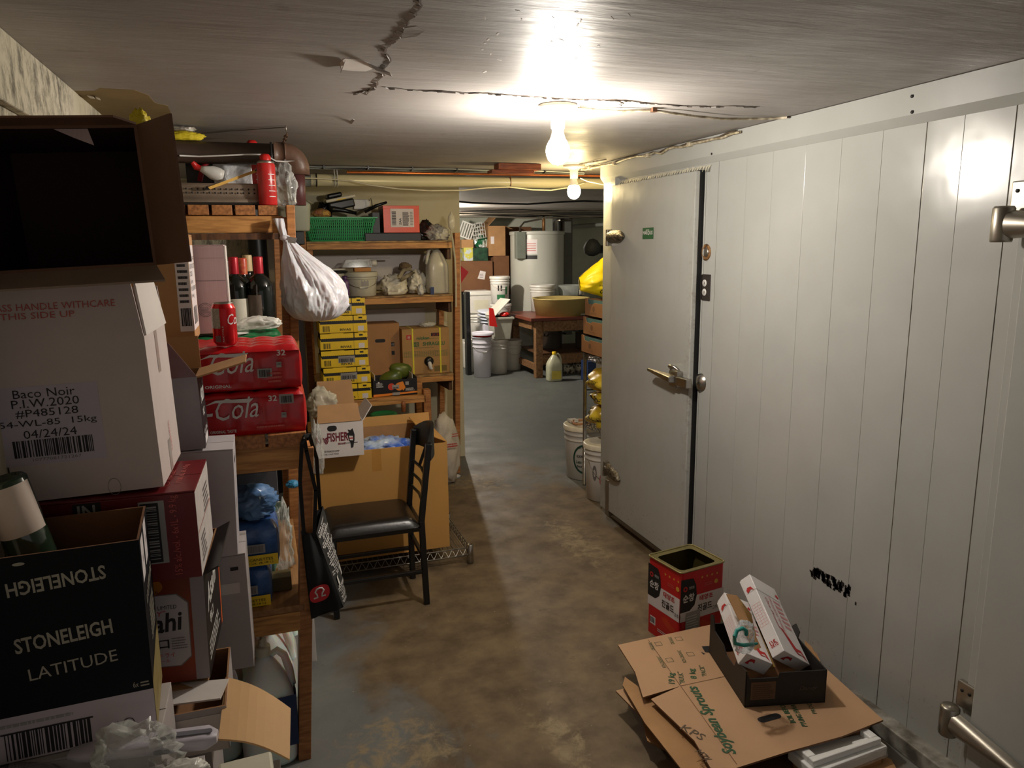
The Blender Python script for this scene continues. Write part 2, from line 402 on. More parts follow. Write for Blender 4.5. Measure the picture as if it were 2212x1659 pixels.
ltn = RAMP(MA('MULTIPLY', lt, N(15, 9, 0.75, dist=0.5)), 0.44, 0.60)
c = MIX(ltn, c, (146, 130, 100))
c = MIX(RAMP(N(5, 8, 0.7), 0.62, 0.72), c, (72, 60, 46))
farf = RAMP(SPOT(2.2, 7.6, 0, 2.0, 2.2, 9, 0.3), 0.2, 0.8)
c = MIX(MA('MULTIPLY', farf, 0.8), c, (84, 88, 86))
c = MIX(RAMP(N(60, 3), 0.68, 0.75), c, (150, 140, 120))
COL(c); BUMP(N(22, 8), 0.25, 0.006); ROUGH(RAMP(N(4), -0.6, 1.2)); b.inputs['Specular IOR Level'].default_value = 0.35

m, b, N, RAMP, MIX, MA, SPOT, BUMP, COL, ROUGH = nodes('painted_ceiling', 0.4)
CEILM = m
c = MIX(RAMP(N(1.6, 6), 0.35, 0.7), (158, 152, 147), (174, 170, 166))
c = MIX(MA('MULTIPLY', RAMP(N(4, 5, sc=(0.6, 6, 1)), 0.5, 0.75), 0.3), c, (150, 142, 136))
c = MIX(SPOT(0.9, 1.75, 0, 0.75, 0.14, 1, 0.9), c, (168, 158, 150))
c = MIX(MA('MULTIPLY', RAMP(N(9, 6), 0.66, 0.72), 0.5), c, (140, 132, 124))
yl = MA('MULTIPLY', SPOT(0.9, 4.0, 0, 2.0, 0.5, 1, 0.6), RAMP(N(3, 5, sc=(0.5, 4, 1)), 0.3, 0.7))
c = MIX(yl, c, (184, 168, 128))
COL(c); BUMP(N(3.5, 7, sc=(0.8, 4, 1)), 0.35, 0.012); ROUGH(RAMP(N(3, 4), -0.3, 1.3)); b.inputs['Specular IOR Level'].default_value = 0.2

m, b, N, RAMP, MIX, MA, SPOT, BUMP, COL, ROUGH = nodes('mouldy_plaster', 0.85)
PLASTER = m
c = MIX(RAMP(N(3), 0.35, 0.65), (196, 188, 164), (214, 206, 186))
md = MA('MULTIPLY', RAMP(N(26, 10, 0.8, sc=(1, 1, 0.5)), 0.44, 0.6), RAMP(N(2.3, 4, sc=(1, 1, 1)), 0.42, 0.55))
md = MA('MULTIPLY', md, 0.85)
c = MIX(md, c, (70, 64, 54)); COL(c); BUMP(N(10, 8), 0.4, 0.01)

m, b, N, RAMP, MIX, MA, SPOT, BUMP, COL, ROUGH = nodes('cream_partition_paint', 0.7)
CREAM = m
c = MIX(RAMP(N(3), 0.3, 0.7), (200, 190, 156), (212, 203, 174)); COL(c); BUMP(N(12, 6), 0.15, 0.01)
m, b, N, RAMP, MIX, MA, SPOT, BUMP, COL, ROUGH = nodes('white_wall_paint', 0.8)
WHITEW = m
c = MIX(RAMP(N(1.2, 7), 0.4, 0.6), (176, 180, 166), (198, 200, 186)); COL(c); BUMP(N(8, 6), 0.2, 0.01)

def cooler_mat(name, dirt=False):
    m, b, N, RAMP, MIX, MA, SPOT, BUMP, COL, ROUGH = nodes(name, 0.3)
    c = MIX(RAMP(N(1.4, 4), 0.35, 0.65), (170, 171, 166), (181, 182, 177))
    if dirt:
        c = MIX(MA('MULTIPLY', RAMP(N(60, 7, 0.8), 0.6, 0.64), SPOT(0, 0.05, 0.12, 1, 0.6, 0.11, 0.5)), c, (70, 56, 40))
        c = MIX(MA('MULTIPLY', RAMP(N(20, 7, 0.8), 0.5, 0.7), SPOT(0, -0.4, 0.95, 1, 0.06, 0.8, 0.7)), c, (120, 104, 84))
        c = MIX(MA('MULTIPLY', RAMP(N(3, 3, sc=(1, 5, 0.7)), 0.5, 0.7), 0.25), c, (170, 164, 150))
    else:
        c = MIX(MA('MULTIPLY', RAMP(N(40, 7, 0.8), 0.6, 0.66), SPOT(0, 2.0, 0.06, 9, 9, 0.12, 0.8)), c, (104, 98, 88))
    COL(c); BUMP(N(2.5, 3), 0.25, 0.02); ROUGH(RAMP(N(5, 3), -0.8, 5.2)); b.inputs['Specular IOR Level'].default_value = 0.5
    return m
COOL = cooler_mat('enamelled_cooler_panel'); COOLD = cooler_mat('enamelled_cooler_door', True)
SEAL = mat('panel_joint_sealant', (150, 140, 122), 0.5, col2=(60, 54, 46), scale=20, stretch=(1, 1, 0.4))
RUBBER = mat('black_gasket', (14, 14, 14), 0.7)

# ------------------------------------------------------------------ the room
H = 2.05; XR = 1.88; XL = -0.49
ST(M().box(-0.6, -1.6, -0.1, 5.6, 10.9, 0).build('floor', FLOORM))
ceil = ST(M().box(-0.6, -1.6, H, 5.6, 10.9, H + 0.1).build('ceiling', CEILM))
ST(M().box(-0.6, -1.6, 0, XL, 5.5, H).build('wall_left', PLASTER))
wb = ST(M().box(-0.49, 5.38, 0, 1.416, 5.5, H).build('wall_back', CREAM))
ST(M().box(-0.6, 10.75, 0, 5.6, 10.9, H).build('wall_far', WHITEW))
ST(M().box(5.35, 3.9, 0, 5.6, 10.75, H).build('wall_far_right', WHITEW))
ST(M().box(-0.6, 5.5, 0, -0.49, 10.75, H).build('wall_far_left', WHITEW))
# boards fixed to the partition behind the shelves
for a, bb in (((0.30, 1.30, 1.20, 1.60)), ((0.60, 0.66, 1.22, 1.22))) if False else ():
    pass
# plaster ledge along the top of the left wall
ST(M().box(XL, -1.5, 1.90, XL + 0.025, 3.3, H).build('trim_1', PLASTER, bevel=0.004))

# cooler wall: insulated core, one panel after another, a fascia along the top and a kerb along the bottom
core = ST(M().box(XR + 0.012, -1.6, 0, XR + 0.5, 3.93, H).build('wall_right', COOL))
seams = [-1.6, -1.1, -0.6, -0.1, 0.4, 0.9, 1.483, 1.634, 1.758, 1.921, 2.097, 2.27, 2.451, 2.613, 2.806]
main = (1.483, 1.758, 2.806)
for i in range(len(seams) - 1):
    a, bb = seams[i] + 0.0004, seams[i + 1] - 0.0004
    if seams[i] in main: a += 0.0012
    if seams[i + 1] in main: bb -= 0.0012
    M().box(XR, a, 0.03, XR + 0.013, bb, 1.955).build('panel', COOL, core, bevel=0.0008)
for y in main:
    M().box(XR + 0.002, y - 0.0022, 0.03, XR + 0.0135, y + 0.0022, 1.955).build('joint_strip', SEAL, core)
M().box(XR, 2.808, 0.03, XR + 0.013, 3.93, 1.955).build('door_frame_panel', COOL, core, bevel=0.001)
M().prism([(0, 0), (0.13, 0), (0.13, 0.075), (0.0, 0.075)] if False else [(XR - 0.022, H - 0.002), (XR - 0.022, 1.968), (XR - 0.002, 1.942), (XR + 0.012, 1.942), (XR + 0.012, H - 0.002)], 5.52, Matrix(((1, 0, 0, 0), (0, 0, 1, -1.59), (0, 1, 0, 0), (0, 0, 0, 1)))).build('fascia', COOL, core)
M().box(XR - 0.055, -1.5, 0, XR + 0.01, 1.86, 0.055).build('kerb', mat('dirty_kerb', (168, 164, 154), 0.6, col2=(92, 86, 76), scale=18), core, bevel=0.004)
for y, z in ((1.8, 2.02), (1.795, 1.975), (2.83, 1.975)):
    M().lathe([(0.0001, 0.0), (0.005, 0.0), (0.005, 0.002), (0.0001, 0.002)], 10, mtx=fr((XR - 0.0225, y, z), (0, 1, 0), (0, 0, 1), (-1, 0, 0))).build('screw_hole', INK, core)

def strap_hinge(parent, x, y, z, s=1, tilt=0.0):
    """cast handle-shaped leaf on the door with a knuckle plate on the frame; s=1 leaf points toward -y"""
    h = E_('strap_hinge', (x, y, z), (tilt, 0, 0)); h.parent = parent
    prof = [(0.0, -0.028), (-0.05, -0.034), (-0.11, -0.030), (-0.15, -0.016), (-0.158, 0.0), (-0.15, 0.018), (-0.11, 0.032), (-0.05, 0.036), (0.0, 0.03)]
    g = M()
    def P(u, v):
        L = u * 0.158; wd = 0.034 * (1 - max(0, (u - 0.55) / 0.45) ** 2 * 0.9); a = (v - 0.5) * PI
        return (-0.004 - 0.034 * math.cos(a) * (1 - 0.5 * u * u), -s * L, wd * math.sin(a))
    g.grid(P, 14, 10); g.add([P(1, j / 10) for j in range(11)], [tuple(range(11))], sm=True)
    g.build('leaf', mat('cast_hinge', (150, 142, 128), 0.45, metal=0.9, col2=(84, 76, 64), scale=60, bump=0.5, bscale=130), h)
    M().box(-0.03, 0.0 if s > 0 else -0.02, -0.05, 0.02, 0.02 if s > 0 else 0.0, 0.04).build('knuckle', STEEL, h, bevel=0.003)
    return h
DX = XR - 0.05
DY0, DY1, DZ0, DZ1 = 2.905, 3.725, 0.075, 1.912
dr = E_('door_1', (XR, 3.27, 0)); ST(dr)
def dpart(g, n, mm, **k): return g.build(n, mm, dr, loc=(-XR, -3.27, 0), **k)
M().box(DX - XR, DY0 - 3.27, DZ0, DX - XR + 0.024, DY1 - 3.27, DZ1).build('door_slab', COOLD, dr, bevel=0.004)
dpart(M().box(DX + 0.024, DY0 + 0.002, DZ0 - 0.02, XR - 0.0005, DY1 - 0.02, DZ1 + 0.004), 'gasket', RUBBER)
dpart(M().box(XR - 0.006, DY0 - 0.012, DZ0, XR, DY0 - 0.004, 1.93), 'door_jamb', COOL, bevel=0.002)
dpart(M().box(DX + 0.02, DY1 - 0.002, 0.16, XR + 0.02, DY1 + 0.055, 1.955), 'hinge_jamb', COOL, bevel=0.003)
dpart(M().box(DX - 0.002, DY1 - 0.015, DZ0 - 0.03, DX + 0.075, DY1 + 0.03, 0.26), 'kick_plate', STEEL, bevel=0.002)
g = M()
for i in range(40):
    y = 2.86 + i * 0.0215; g.add([(DX + 0.03 + random.uniform(-.006, .006), y, 1.906), (DX + 0.05, y + 0.022, 1.905), (XR - 0.003, y + 0.022, 1.935 + random.uniform(-.004, .006)), (XR - 0.003, y, 1.935)], [(0, 1, 2, 3)])
dpart(g, 'torn_tape', film('door_tape', (230, 224, 200), 0.5))
strap_hinge(dr, DX - XR, DY1 - 0.01 - 3.27, 1.642)
strap_hinge(dr, DX - XR, DY1 - 0.01 - 3.27, 0.335, tilt=0.18)
# latch
la = E_('latch', (DX - XR, 3.0 - 3.27, 0.975)); la.parent = dr
g = M(); g.hexa([(-0.028, -0.03, -0.014), (-0.062, -0.02, -0.012), (-0.075, 0.165, 0.02), (-0.05, 0.165, 0.018), (-0.028, -0.03, 0.026), (-0.062, -0.02, 0.016), (-0.075, 0.165, 0.034), (-0.05, 0.165, 0.032)]); g.build('lever', CHROME, la, bevel=0.005)
M().box(-0.035, -0.05, -0.035, 0, 0.03, 0.045).build('latch_body', CHROME, la, bevel=0.009)
M().box(-0.04, -0.135, -0.02, -0.008, -0.045, 0.022).build('bolt', CHROME, la, bevel=0.004)
M().lathe([(0.0001, 0), (0.052, 0), (0.05, 0.012), (0.03, 0.04), (0.0001, 0.042)], 20, mtx=fr((0.07, -0.115, 0), (0, 0.62, 0), (0, 0, 1.0), (-1, 0, 0))).build('strike', CHROME, la)
g = M(); g.tube([(0.0, -0.01, 0.04), (-0.02, 0.0, 0.058), (-0.03, 0.03, 0.06), (-0.015, 0.055, 0.052), (0.0, 0.06, 0.045)], 0.008, 8); g.build('latch_bracket', CHROME, la)
# plate, sockets, hole on the door and frame
p = AX(1400, 503, DX)
d = D(fr((DX - XR, p.y - 3.27, p.z), (0, -1, 0), (0, 0, 1), (-1, 0, 0)))
d.rect('name_plate', mat('green_enamel', (34, 96, 56), 0.4), -0.055, -0.03, 0.11, 0.055, 0.001).text(INKW, 'MARQUIS', -0.048, -0.012, 0.096, 0.022, bold=True, lift=0.002).lines(INKW, -0.02, 0.012, 0.04, 0.008, 1, lift=0.002)
d.done(dr)
p = AX(1526, 545, XR)
g = M(); g.lathe([(0.036, 0), (0.036, 0.004), (0.024, 0.006), (0.022, 0.002), (0.022, 0)], 20, mtx=fr((XR - 0.0005, p.y, p.z), (0, 1, 0), (0, 0, 1), (-1, 0, 0)))
hole = T(g.build('lock_hole_ring', mat('scorched_ring', (150, 108, 60), 0.6, col2=(60, 40, 24), scale=60)), 'scorched round lock hole in the white cooler frame above the black socket', 'lock hole')
M().lathe([(0.0001, 0.003), (0.02, 0.003), (0.02, 0)], 16, mtx=fr((XR - 0.0005, p.y, p.z), (0, 1, 0), (0, 0, 1), (-1, 0, 0))).build('plug', STEEL, hole)
a, bb = AX(1516, 592, XR), AX(1534, 650, XR)
o = T(M().box(XR - 0.006, bb.y, bb.z, XR, a.y, a.z).build('socket_plate', mat('dark_bakelite', (52, 46, 42), 0.5, bump=0.1), bevel=0.002), 'dark wall socket plate with two white outlets beside the cooler door', 'socket')
for zz in (0.25, 0.7):
    z = bb.z + (a.z - bb.z) * (0.12 + zz * 0.78 - 0.0); yc = (a.y + bb.y) / 2 + 0.003
    q = M().lathe([(0.0001, 0.003), (0.014, 0.003), (0.016, 0)], 16, mtx=fr((XR - 0.006, yc, z), (0, 1, 0), (0, 0, 1.2), (-1, 0, 0))).build('outlet', WP, o)
    M().box(XR - 0.0100, yc - 0.006, z - 0.005, XR - 0.009, yc - 0.003, z + 0.006).build('slot', INK, q)
# torn black sticker on the cooler panels
g = M(); r = random.Random(5)
A0, A1 = AX(1748, 1218, XR), AX(1832, 1285, XR)
for i in range(95):
    u = r.random(); v = r.random()
    y = A0.y + (A1.y - A0.y) * u; z = 0.368 + v * 0.036
    if u < 0.1 and v > 0.5: continue
    aa, hh = r.uniform(0.005, 0.018), r.uniform(0.006, 0.024)
    sk = r.uniform(-0.006, 0.006)
    g.add([(XR - 0.0007, y, z), (XR - 0.0007, y - aa, z + sk * .4), (XR - 0.0007, y - aa * 0.9 + sk, z + hh), (XR - 0.0007, y + sk, z + hh)], [(0, 1, 2, 3)])
g.add([(XR - 0.0007, 1.885, 0.362), (XR - 0.0007, 1.878, 0.362), (XR - 0.0007, 1.878, 0.374), (XR - 0.0007, 1.885, 0.374)], [(0, 1, 2, 3)])
T(g.build('torn_sticker', INK), 'remains of a scraped off black sticker low on the white cooler wall', 'sticker')

# second cooler door nearest the camera, standing proud of the wall, with its strap hinges
d2 = E_('door_2', (XR, 0.95, 0)); ST(d2)
M().box(-0.05, -0.48, 0.10, 0.0, 0.435, 1.945).build('door_slab', COOL, d2, bevel=0.004)
M().box(-0.01, 0.40, 0.02, 0.006, 0.485, 1.95).build('hinge_jamb', COOL, d2, bevel=0.002)
for z in (0.225, 1.64):
    h = E_('strap_hinge', (-0.05, 0.48, z)); h.parent = d2
    M().lathe([(0.0001, -0.045), (0.024, -0.045), (0.026, -0.04), (0.026, 0.04), (0.022, 0.046), (0.0001, 0.047)], 20, o=(-0.012, 0.01, 0)).build('knuckle', STEEL, h)
    g = M(); g.grid(lambda u, v: (-0.008 - 0.03 * math.cos((v - .5) * PI), -0.01 - u * 0.2, 0.036 * math.sin((v - .5) * PI) * (1 - 0.55 * u) - 0.01 * u), 12, 8); g.build('leaf', STEEL, h)
    g = M().box(0.03, -0.03, 0.03, 0.048, 0.03, 0.11); q = g.build('frame_plate', STEEL, h, bevel=0.004)
    for k in (-0.012, 0.012): M().lathe([(0.0001, 0.002), (0.005, 0.002), (0.005, 0)], 10, mtx=fr((0.03, k, 0.085), (0, 1, 0), (0, 0, 1), (-1, 0, 0))).build('screw', INK, q)

# ------------------------------------------------------------------ ceiling damage
def zc(px, py, z=H): return AZ(px, py, z)
def crack(pts, w0, seed, n=60, name='crack'):
    r = random.Random(seed); P = [zc(*p) for p in pts]; Ls = [0]
    for i in range(1, len(P)): Ls.append(Ls[-1] + (P[i] - P[i - 1]).length)
    def at(s):
        for i in range(1, len(P)):
            if s <= Ls[i]: return P[i - 1].lerp(P[i], (s - Ls[i - 1]) / (Ls[i] - Ls[i - 1]))
        return P[-1]
    g = M(); lip = M(); prev = None
    for i in range(n + 1):
        c = at(Ls[-1] * i / n); d = (at(min(Ls[-1], Ls[-1] * (i + .5) / n)) - at(max(0, Ls[-1] * (i - .5) / n))).normalized(); x = Vector((-d.y, d.x, 0))
        c = c + x * noise.noise(c * 9 + Vector((seed, 0, 0))) * 0.022 + x * r.uniform(-0.004, 0.004)
        ww = w0 * (0.25 + 0.9 * abs(noise.noise(c * 5 + Vector((0, seed, 0))))) + 0.0007
        if i in (0, n): ww = 0.0003
        cur = (c - x * ww, c + x * ww, x)
        if prev:
            z = Vector((0, 0, -0.0012))
            g.add([prev[0] + z, prev[1] + z, cur[1] + z, cur[0] + z], [(0, 1, 2, 3)])
            k = r.uniform(0.004, 0.014); dn = r.uniform(0.001, 0.006)
            a1, b1 = prev[1], cur[1]
            lip.add([a1 + z, b1 + z, b1 + cur[2] * k + z * .3, a1 + prev[2] * k + z * .3, a1 + Vector((0, 0, -dn)), b1 + Vector((0, 0, -dn))], [(0, 1, 5, 4), (4, 5, 2, 3)])
        prev = cur
    g.build(name, mat('crack_dark', (96, 80, 66), 0.9), ceil)
    lip.build('crack_lip', CEILM, ceil)
crack([(912, -20), (895, 15), (880, 45), (866, 75), (852, 100), (842, 130), (830, 158), (812, 186), (800, 204)], 0.0035, 3, 60)
crack([(765, 202), (790, 198), (815, 190)], 0.006, 5, 12)
crack([(832, 188), (900, 193), (960, 196), (1040, 200), (1120, 206), (1200, 212), (1340, 217), (1480, 226), (1640, 231)], 0.0045, 8, 90)
crack([(1343, 217), (1343, 230)], 0.003, 11, 8)
def flake(poly, drop, m, name='paint_flake'):
    """peeled piece hanging from the ceiling: polygon in pixels, drop in metres at each corner"""
    P = [zc(*p) - Vector((0, 0, dd + 0.0005)) for p, dd in zip(poly, drop)]; n = len(P)
    up = [p + Vector((0, 0, 0.0015)) for p in P]
    M().add(P + up, [tuple(range(n)), tuple(range(2 * n - 1, n - 1, -1))] + [(i, (i + 1) % n, n + (i + 1) % n, n + i) for i in range(n)]).build(name, m, ceil)
WPNT = mat('fresh_plaster', (226, 220, 212), 0.7)
flake([(735, 135), (745, 126), (775, 128), (797, 136), (806, 148), (790, 154), (760, 153), (738, 150)], [0.0, 0, 0, 0, 0, 0, 0, 0], WPNT, 'bare_patch')
flake([(735, 150), (737, 134), (746, 127), (742, 140)], [0.008, 0.02, 0.004, 0.0], CEILM)
flake([(795, 137), (812, 133), (842, 132), (846, 142), (825, 149), (806, 148)], [0.0, 0.02, 0.028, 0.026, 0.006, 0.0], CEILM)
flake([(855, 70), (870, 60), (900, 56), (918, 66), (900, 74), (868, 76)], [0.003, 0.001, 0.0, 0.0, 0.004, 0.006], CEILM)
flake([(755, 262), (762, 248), (766, 252), (759, 268)], [0.0, 0.014, 0.012, 0.0], CEILM)
r = random.Random(9)
for i in range(26):      # loose lifted chips and scratches around the lamp
    px, py = r.uniform(1040, 1400), r.uniform(20, 190)
    a = r.uniform(0, PI); L = r.uniform(4, 12); dx, dy = math.cos(a) * L, math.sin(a) * L * 0.6
    flake([(px, py), (px + dx, py + dy), (px + dx + 2.5, py + dy + 2), (px + 2.5, py + 2)], [0.0, 0.0, 0.0, 0.0], WPNT, 'paint_chip')
BROWNP = mat('bare_brown_patch', (150, 128, 84), 0.8, var=0.25, scale=6)
flake([(150, 196), (205, 196), (215, 190), (290, 194), (320, 205), (335, 222), (362, 228), (372, 250), (330, 330), (205, 300), (185, 232)], [0] * 11, BROWNP, 'bare_patch')
flake([(188, 206), (200, 203), (205, 209), (194, 211)], [0.001, 0.008, 0.006, 0.001], WPNT)
flake([(205, 208), (214, 206), (217, 212), (209, 213)], [0.001, 0.008, 0.006, 0.001], WPNT)
for px, py in ((60, 120), (90, 145), (105, 160), (120, 170), (20, 90)):
    flake([(px, py), (px + 10, py + 5), (px + 16, py + 14), (px + 6, py + 9)], [0.001, 0.003, 0.006, 0.004], WPNT, 'paint_chip')

# ------------------------------------------------------------------ lamps
def bulb_lamp(name, x, y, r, strength, col, label, emm, holder=True, base_r=0.062):
    o = E_(name, (x, y, H)); T(o, label, 'lamp', None)
    M().lathe([(0.0001, -0.0005), (base_r, -0.0005), (base_r, -0.010), (base_r * 0.92, -0.014), (0.036, -0.018), (0.024, -0.03), (0.022, -0.075), (0.0001, -0.075)], 28).build('ceiling_holder', mat('porcelain', (226, 218, 200), 0.3), o)
    M().lathe([(0.019, -0.074), (0.020, -0.088), (0.024, -0.100), (0.028, -0.112)], 24).build('bulb_neck', mat('bulb_collar', (236, 232, 222), 0.4), o)
    e = mat(emm, col, 0.3, emis=strength, var=0.0)
    M().lathe([(0.028, -0.112), (r, -0.132), (r * 1.03, -0.145), (r * 0.98, -0.160), (r * 0.8, -0.175), (r * 0.45, -0.186), (0.0001, -0.190)], 24).build('bulb_glass', e, o)
    return o
b1 = AZ(1205, 226, H); b2 = AZ(1240, 357, H)
bulb_lamp('bulb_lamp', b1.x, b1.y, 0.038, BULB1, (255, 246, 234), 'bare glowing bulb in a round white ceiling holder, the nearer and larger one', 'bulb_glow_near')
bulb_lamp('bulb_lamp', b2.x, b2.y, 0.037, BULB2, (255, 228, 168), 'bare warm yellow bulb farther back beside the drain pipe', 'bulb_glow_far')
bulb_lamp('bulb_lamp', 1.95, 8.3, 0.033, BULB3, (255, 243, 226), 'bare bulb hidden behind the cream partition wall', 'bulb_glow_room')
# ------------------------------------------------------------------ left shelving unit (near deck low, far deck high)
def lean(y, z): return (0.019 + 0.066 * z) if y < 2.6 else (0.040 + 0.030 * z)
su = E_('wooden_shelving', (-0.2, 2.6, 0)); T(su, 'rough pine shelving unit on the left holding soda packs low and a tray high', 'shelving')
SO = (0.2, -2.6, 0)
def sp(g, n, mm=PINE, **k): return g.build(n, mm, su, loc=SO, **k)
for y, top in ((2.2, 1.02), (2.98, 1.715), (4.05, 1.715)):
    sp(M().beam((lean(y, 0) + 0.012, y + 0.045, 0), (lean(y, top) + 0.012, y + 0.045, top), 0.038, 0.09, up=(0, 1, 0)), 'post', bevel=0.002)
    sp(M().beam((-0.46, y + 0.045, 0), (-0.46, y + 0.045, top), 0.038, 0.09, up=(0, 1, 0)), 'post', bevel=0.002)
dz = 1.07
sp(M().box(-0.44, 2.215, dz - 0.115, 0.085, 2.25, dz - 0.04), 'front_rail', PINEX, bevel=0.002)
def planks(x0, x1, y0, y1, z, n, wd, th=0.038, mm=None):
    gap = (x1 - x0 - n * wd) / max(1, n - 1)
    for i in range(n):
        a = x0 + i * (wd + gap); o = sp(M().box(a, y0 + random.uniform(-.004, .004), z - th, a + wd, y1, z), 'plank', mm or PINEY, bevel=0.002)
planks(-0.47, 0.098, 2.195, 2.97, dz, 5, 0.107)
planks(-0.46, 0.062, 2.2, 2.97, 0.53, 1, 0.52, 0.02, mat('plywood', (176, 132, 84), 0.6, col2=(140, 98, 58), scale=4, stretch=(12, 2, 12)))
sp(M().box(-0.44, 2.2, 0.445, 0.048, 2.235, 0.508), 'lower_rail', PINEX, bevel=0.002)
ZT = 1.758
sp(M().box(-0.47, 2.99, ZT - 0.1, 0.098, 3.028, ZT - 0.038), 'upper_rail', PINEX, bevel=0.002)
sp(M().box(-0.47, 2.975, ZT - 0.125, 0.098, 2.99, ZT - 0.102), 'rail_lip', DWOOD)
planks(-0.47, 0.082, 2.975, 4.1, ZT, 7, 0.070, 0.036)
sp(M().beam((0.105, 2.99, 1.0), (0.128, 2.985, ZT), 0.03, 0.07, up=(0, 1, 0)), 'post', bevel=0.002)

# support cartons low in the pile (only their backs and gaps show)
for nm, (w_, d_, h_), loc, lab in (
    ('carton', (0.26, 0.24, 0.28), (-0.30, 1.70, 0), 'plain brown carton on the floor at the very bottom of the front pile'),
    ('carton', (0.26, 0.24, 0.26), (-0.30, 1.70, 0.281), 'plain brown carton second from the floor under the pale carton with the brown flap'),
    ('carton', (0.24, 0.19, 0.36), (-0.35, 1.447, 0), 'lower plain carton under the black wine box'),
    ('carton', (0.24, 0.19, 0.364), (-0.35, 1.447, 0.361), 'upper plain carton directly under the black wine box'),
    ('carton', (0.32, 0.24, 0.678), (-0.317, 1.225, 0), 'tall carton carrying the crumpled film and the white plastic appliance'),
    ('carton', (0.12, 0.2, 0.575), (-0.088, 1.33, 0), 'narrow carton under the cream plastic tray at the bottom edge'),
    ('carton', (0.14, 0.20, 0.47), (-0.33, 2.07, 0), 'carton on the floor behind the pile carrying the narrow grey carton')):
    T(carton(nm, w_, d_, h_, loc, m=GC), lab, 'box')

# pale carton with the broad brown flap
PB = AY(487, 1480, 1.55)
o = carton('open_carton', 0.30, 0.25, 0.10, (-0.28, 1.675, 0.543), m=GC, top='open')
o.dimensions
T(o, 'pale grey carton with a broad brown flap folded out to the right', 'box', )
# four pixels of the flap give its hinge (far, near) and outer edge (near, far)
def px_flap(parent, name, px, zs, t, m, m2=None, bow=0.0, nrm_up=True, kk='flap'):
    P = [AZ(a, b, z) for (a, b), z in zip(px, zs)]; g = M(); N = 8
    A_, B_, C_, D_ = P      # hinge far, hinge near, outer near, outer far
    n = (B_ - A_).cross(D_ - A_).normalized()
    def Q(u, v): return (A_.lerp(B_, v)).lerp(D_.lerp(C_, v), u) + n * bow * math.sin(PI * u) + Vector((0, 0, 0))
    g.grid(lambda u, v: Q(u, v), N, 4, 0, sm=False); g.grid(lambda u, v: Q(u, v) - n * t, N, 4, 1 if m2 else 0, sm=False)
    for v in (0, 1): g.grid(lambda u, q: Q(u, v) - n * t * q, N, 1, 0, sm=False)
    for u in (0, 1): g.grid(lambda v, q: Q(u, v) - n * t * q, 4, 1, 0, sm=False)
    o2 = g.build(name, [m] + ([m2] if m2 else []), parent)
    if parent: o2.matrix_parent_inverse = Matrix.LocRotScale(parent.location, parent.rotation_euler, None).inverted()
    return o2
TAN = mat('bright_kraft', (214, 172, 122), 0.75, var=0.06, scale=6)
px_flap(o, 'flap', [(487, 1462), (472, 1596), (626, 1640), (628, 1530)], [0.64, 0.635, 0.60, 0.61], 0.004, TAN, WC, bow=0.012)
px_flap(o, 'flap', [(350, 1478), (352, 1524), (476, 1508), (494, 1466)], [0.648, 0.645, 0.646, 0.65], 0.004, WC)
g = M().box(-0.148, -0.1265, 0.0, 0.148, -0.126, 0.085); g.build('label', WC, o)

# black wine box, open, with the white band, and its bottles
SW, SD, SH = 0.27, 0.19, 0.372
SX, SY, SZ = -0.243 - SW / 2 + 0.0, 1.36 + SD / 2 + 0.01, 0.727
SR = (0, math.radians(0.5), math.radians(4))
NAVY = mat('black_navy_print', (15, 17, 24), 0.6, var=0.25, scale=4, spec=0.2)
sb = carton('wine_carton', SW, SD, SH, (SX, SY, SZ), SR, m=NAVY, top='open', inner=KD)
T(sb, 'open black wine box lettered in silver with white band along its foot', 'box')
d = D(frame(SW, SD, SH, 'front')); GOLD = mat('olive_gold_print', (150, 134, 84), 0.5)
SIL = mat('silver_ink', (172, 166, 150), 0.5, var=0.2); BAND = mat('lilac_band', (196, 184, 192), 0.6, var=0.04)
d.rect('band', BAND, 0, 0.0, SW, 0.085)
d.text(SIL, 'STONELEIGH', 0.068, 0.198, 0.148, 0.028, bold=True, rot=0.06)
d.text(SIL, 'LATITUDE', 0.083, 0.145, 0.136, 0.022, rot=0.06)
d.text(SIL, 'STONELEIGH', 0.213, 0.336, 0.148, 0.026, rot=PI + 0.06, bold=True)
d.lines(PAPERG, 0.03, 0.066, 0.13, 0.012, 1, lift=0.0016)
d.bars(INK, 0.035, 0.004, 0.13, 0.05, 38).rect('mark', INK, 0.03, 0.053, 0.14, 0.003, 0.0016)
d.text(SIL, '6x', 0.238, 0.094, 0.009, 0.011).lines(SIL, 0.25, 0.094, 0.016, 0.012, 2)
d.disc('mark', INK, 0.225, 0.028, 0.0095, lift=0.0016, r_in=0.85).poly('mark', INK, [(0.22, 0.022), (0.231, 0.024), (0.226, 0.034)], 0.0018)
d.poly('mark', INK, [(0.203, 0.024), (0.212, 0.024), (0.2075, 0.036)], 0.0018)
d.disc('mark', SIL, 0.088, 0.358, 0.009, 0.003, lift=0.001)
d.done(sb)
d = D(frame(SW, SD, SH, 'right'))
d.rect('band', GOLD, 0, 0, SD, 0.1).poly('mark', GOLD, [(0, 0.1), (SD, 0.1), (SD, 0.13)], 0.0006)
d.rect('label', PAPER, 0.012, 0.285, 0.05, 0.08).rect('label', PAPER, 0.085, 0.29, 0.05, 0.08).text(INK, '*', 0.03, 0.315, 0.012, 0.018).text(INK, '*', 0.104, 0.325, 0.012, 0.018)
d.text(SIL, 'LATITUDE', 0.03, 0.235, 0.13, 0.02, rot=0.12, bold=True).lines(SIL, 0.06, 0.15, 0.1, 0.075, 8).text(GOLD, 'CHARDONNAY', 0.03, 0.03, 0.12, 0.012, rot=0.1)
d.done(sb)
SH_ = math.cos
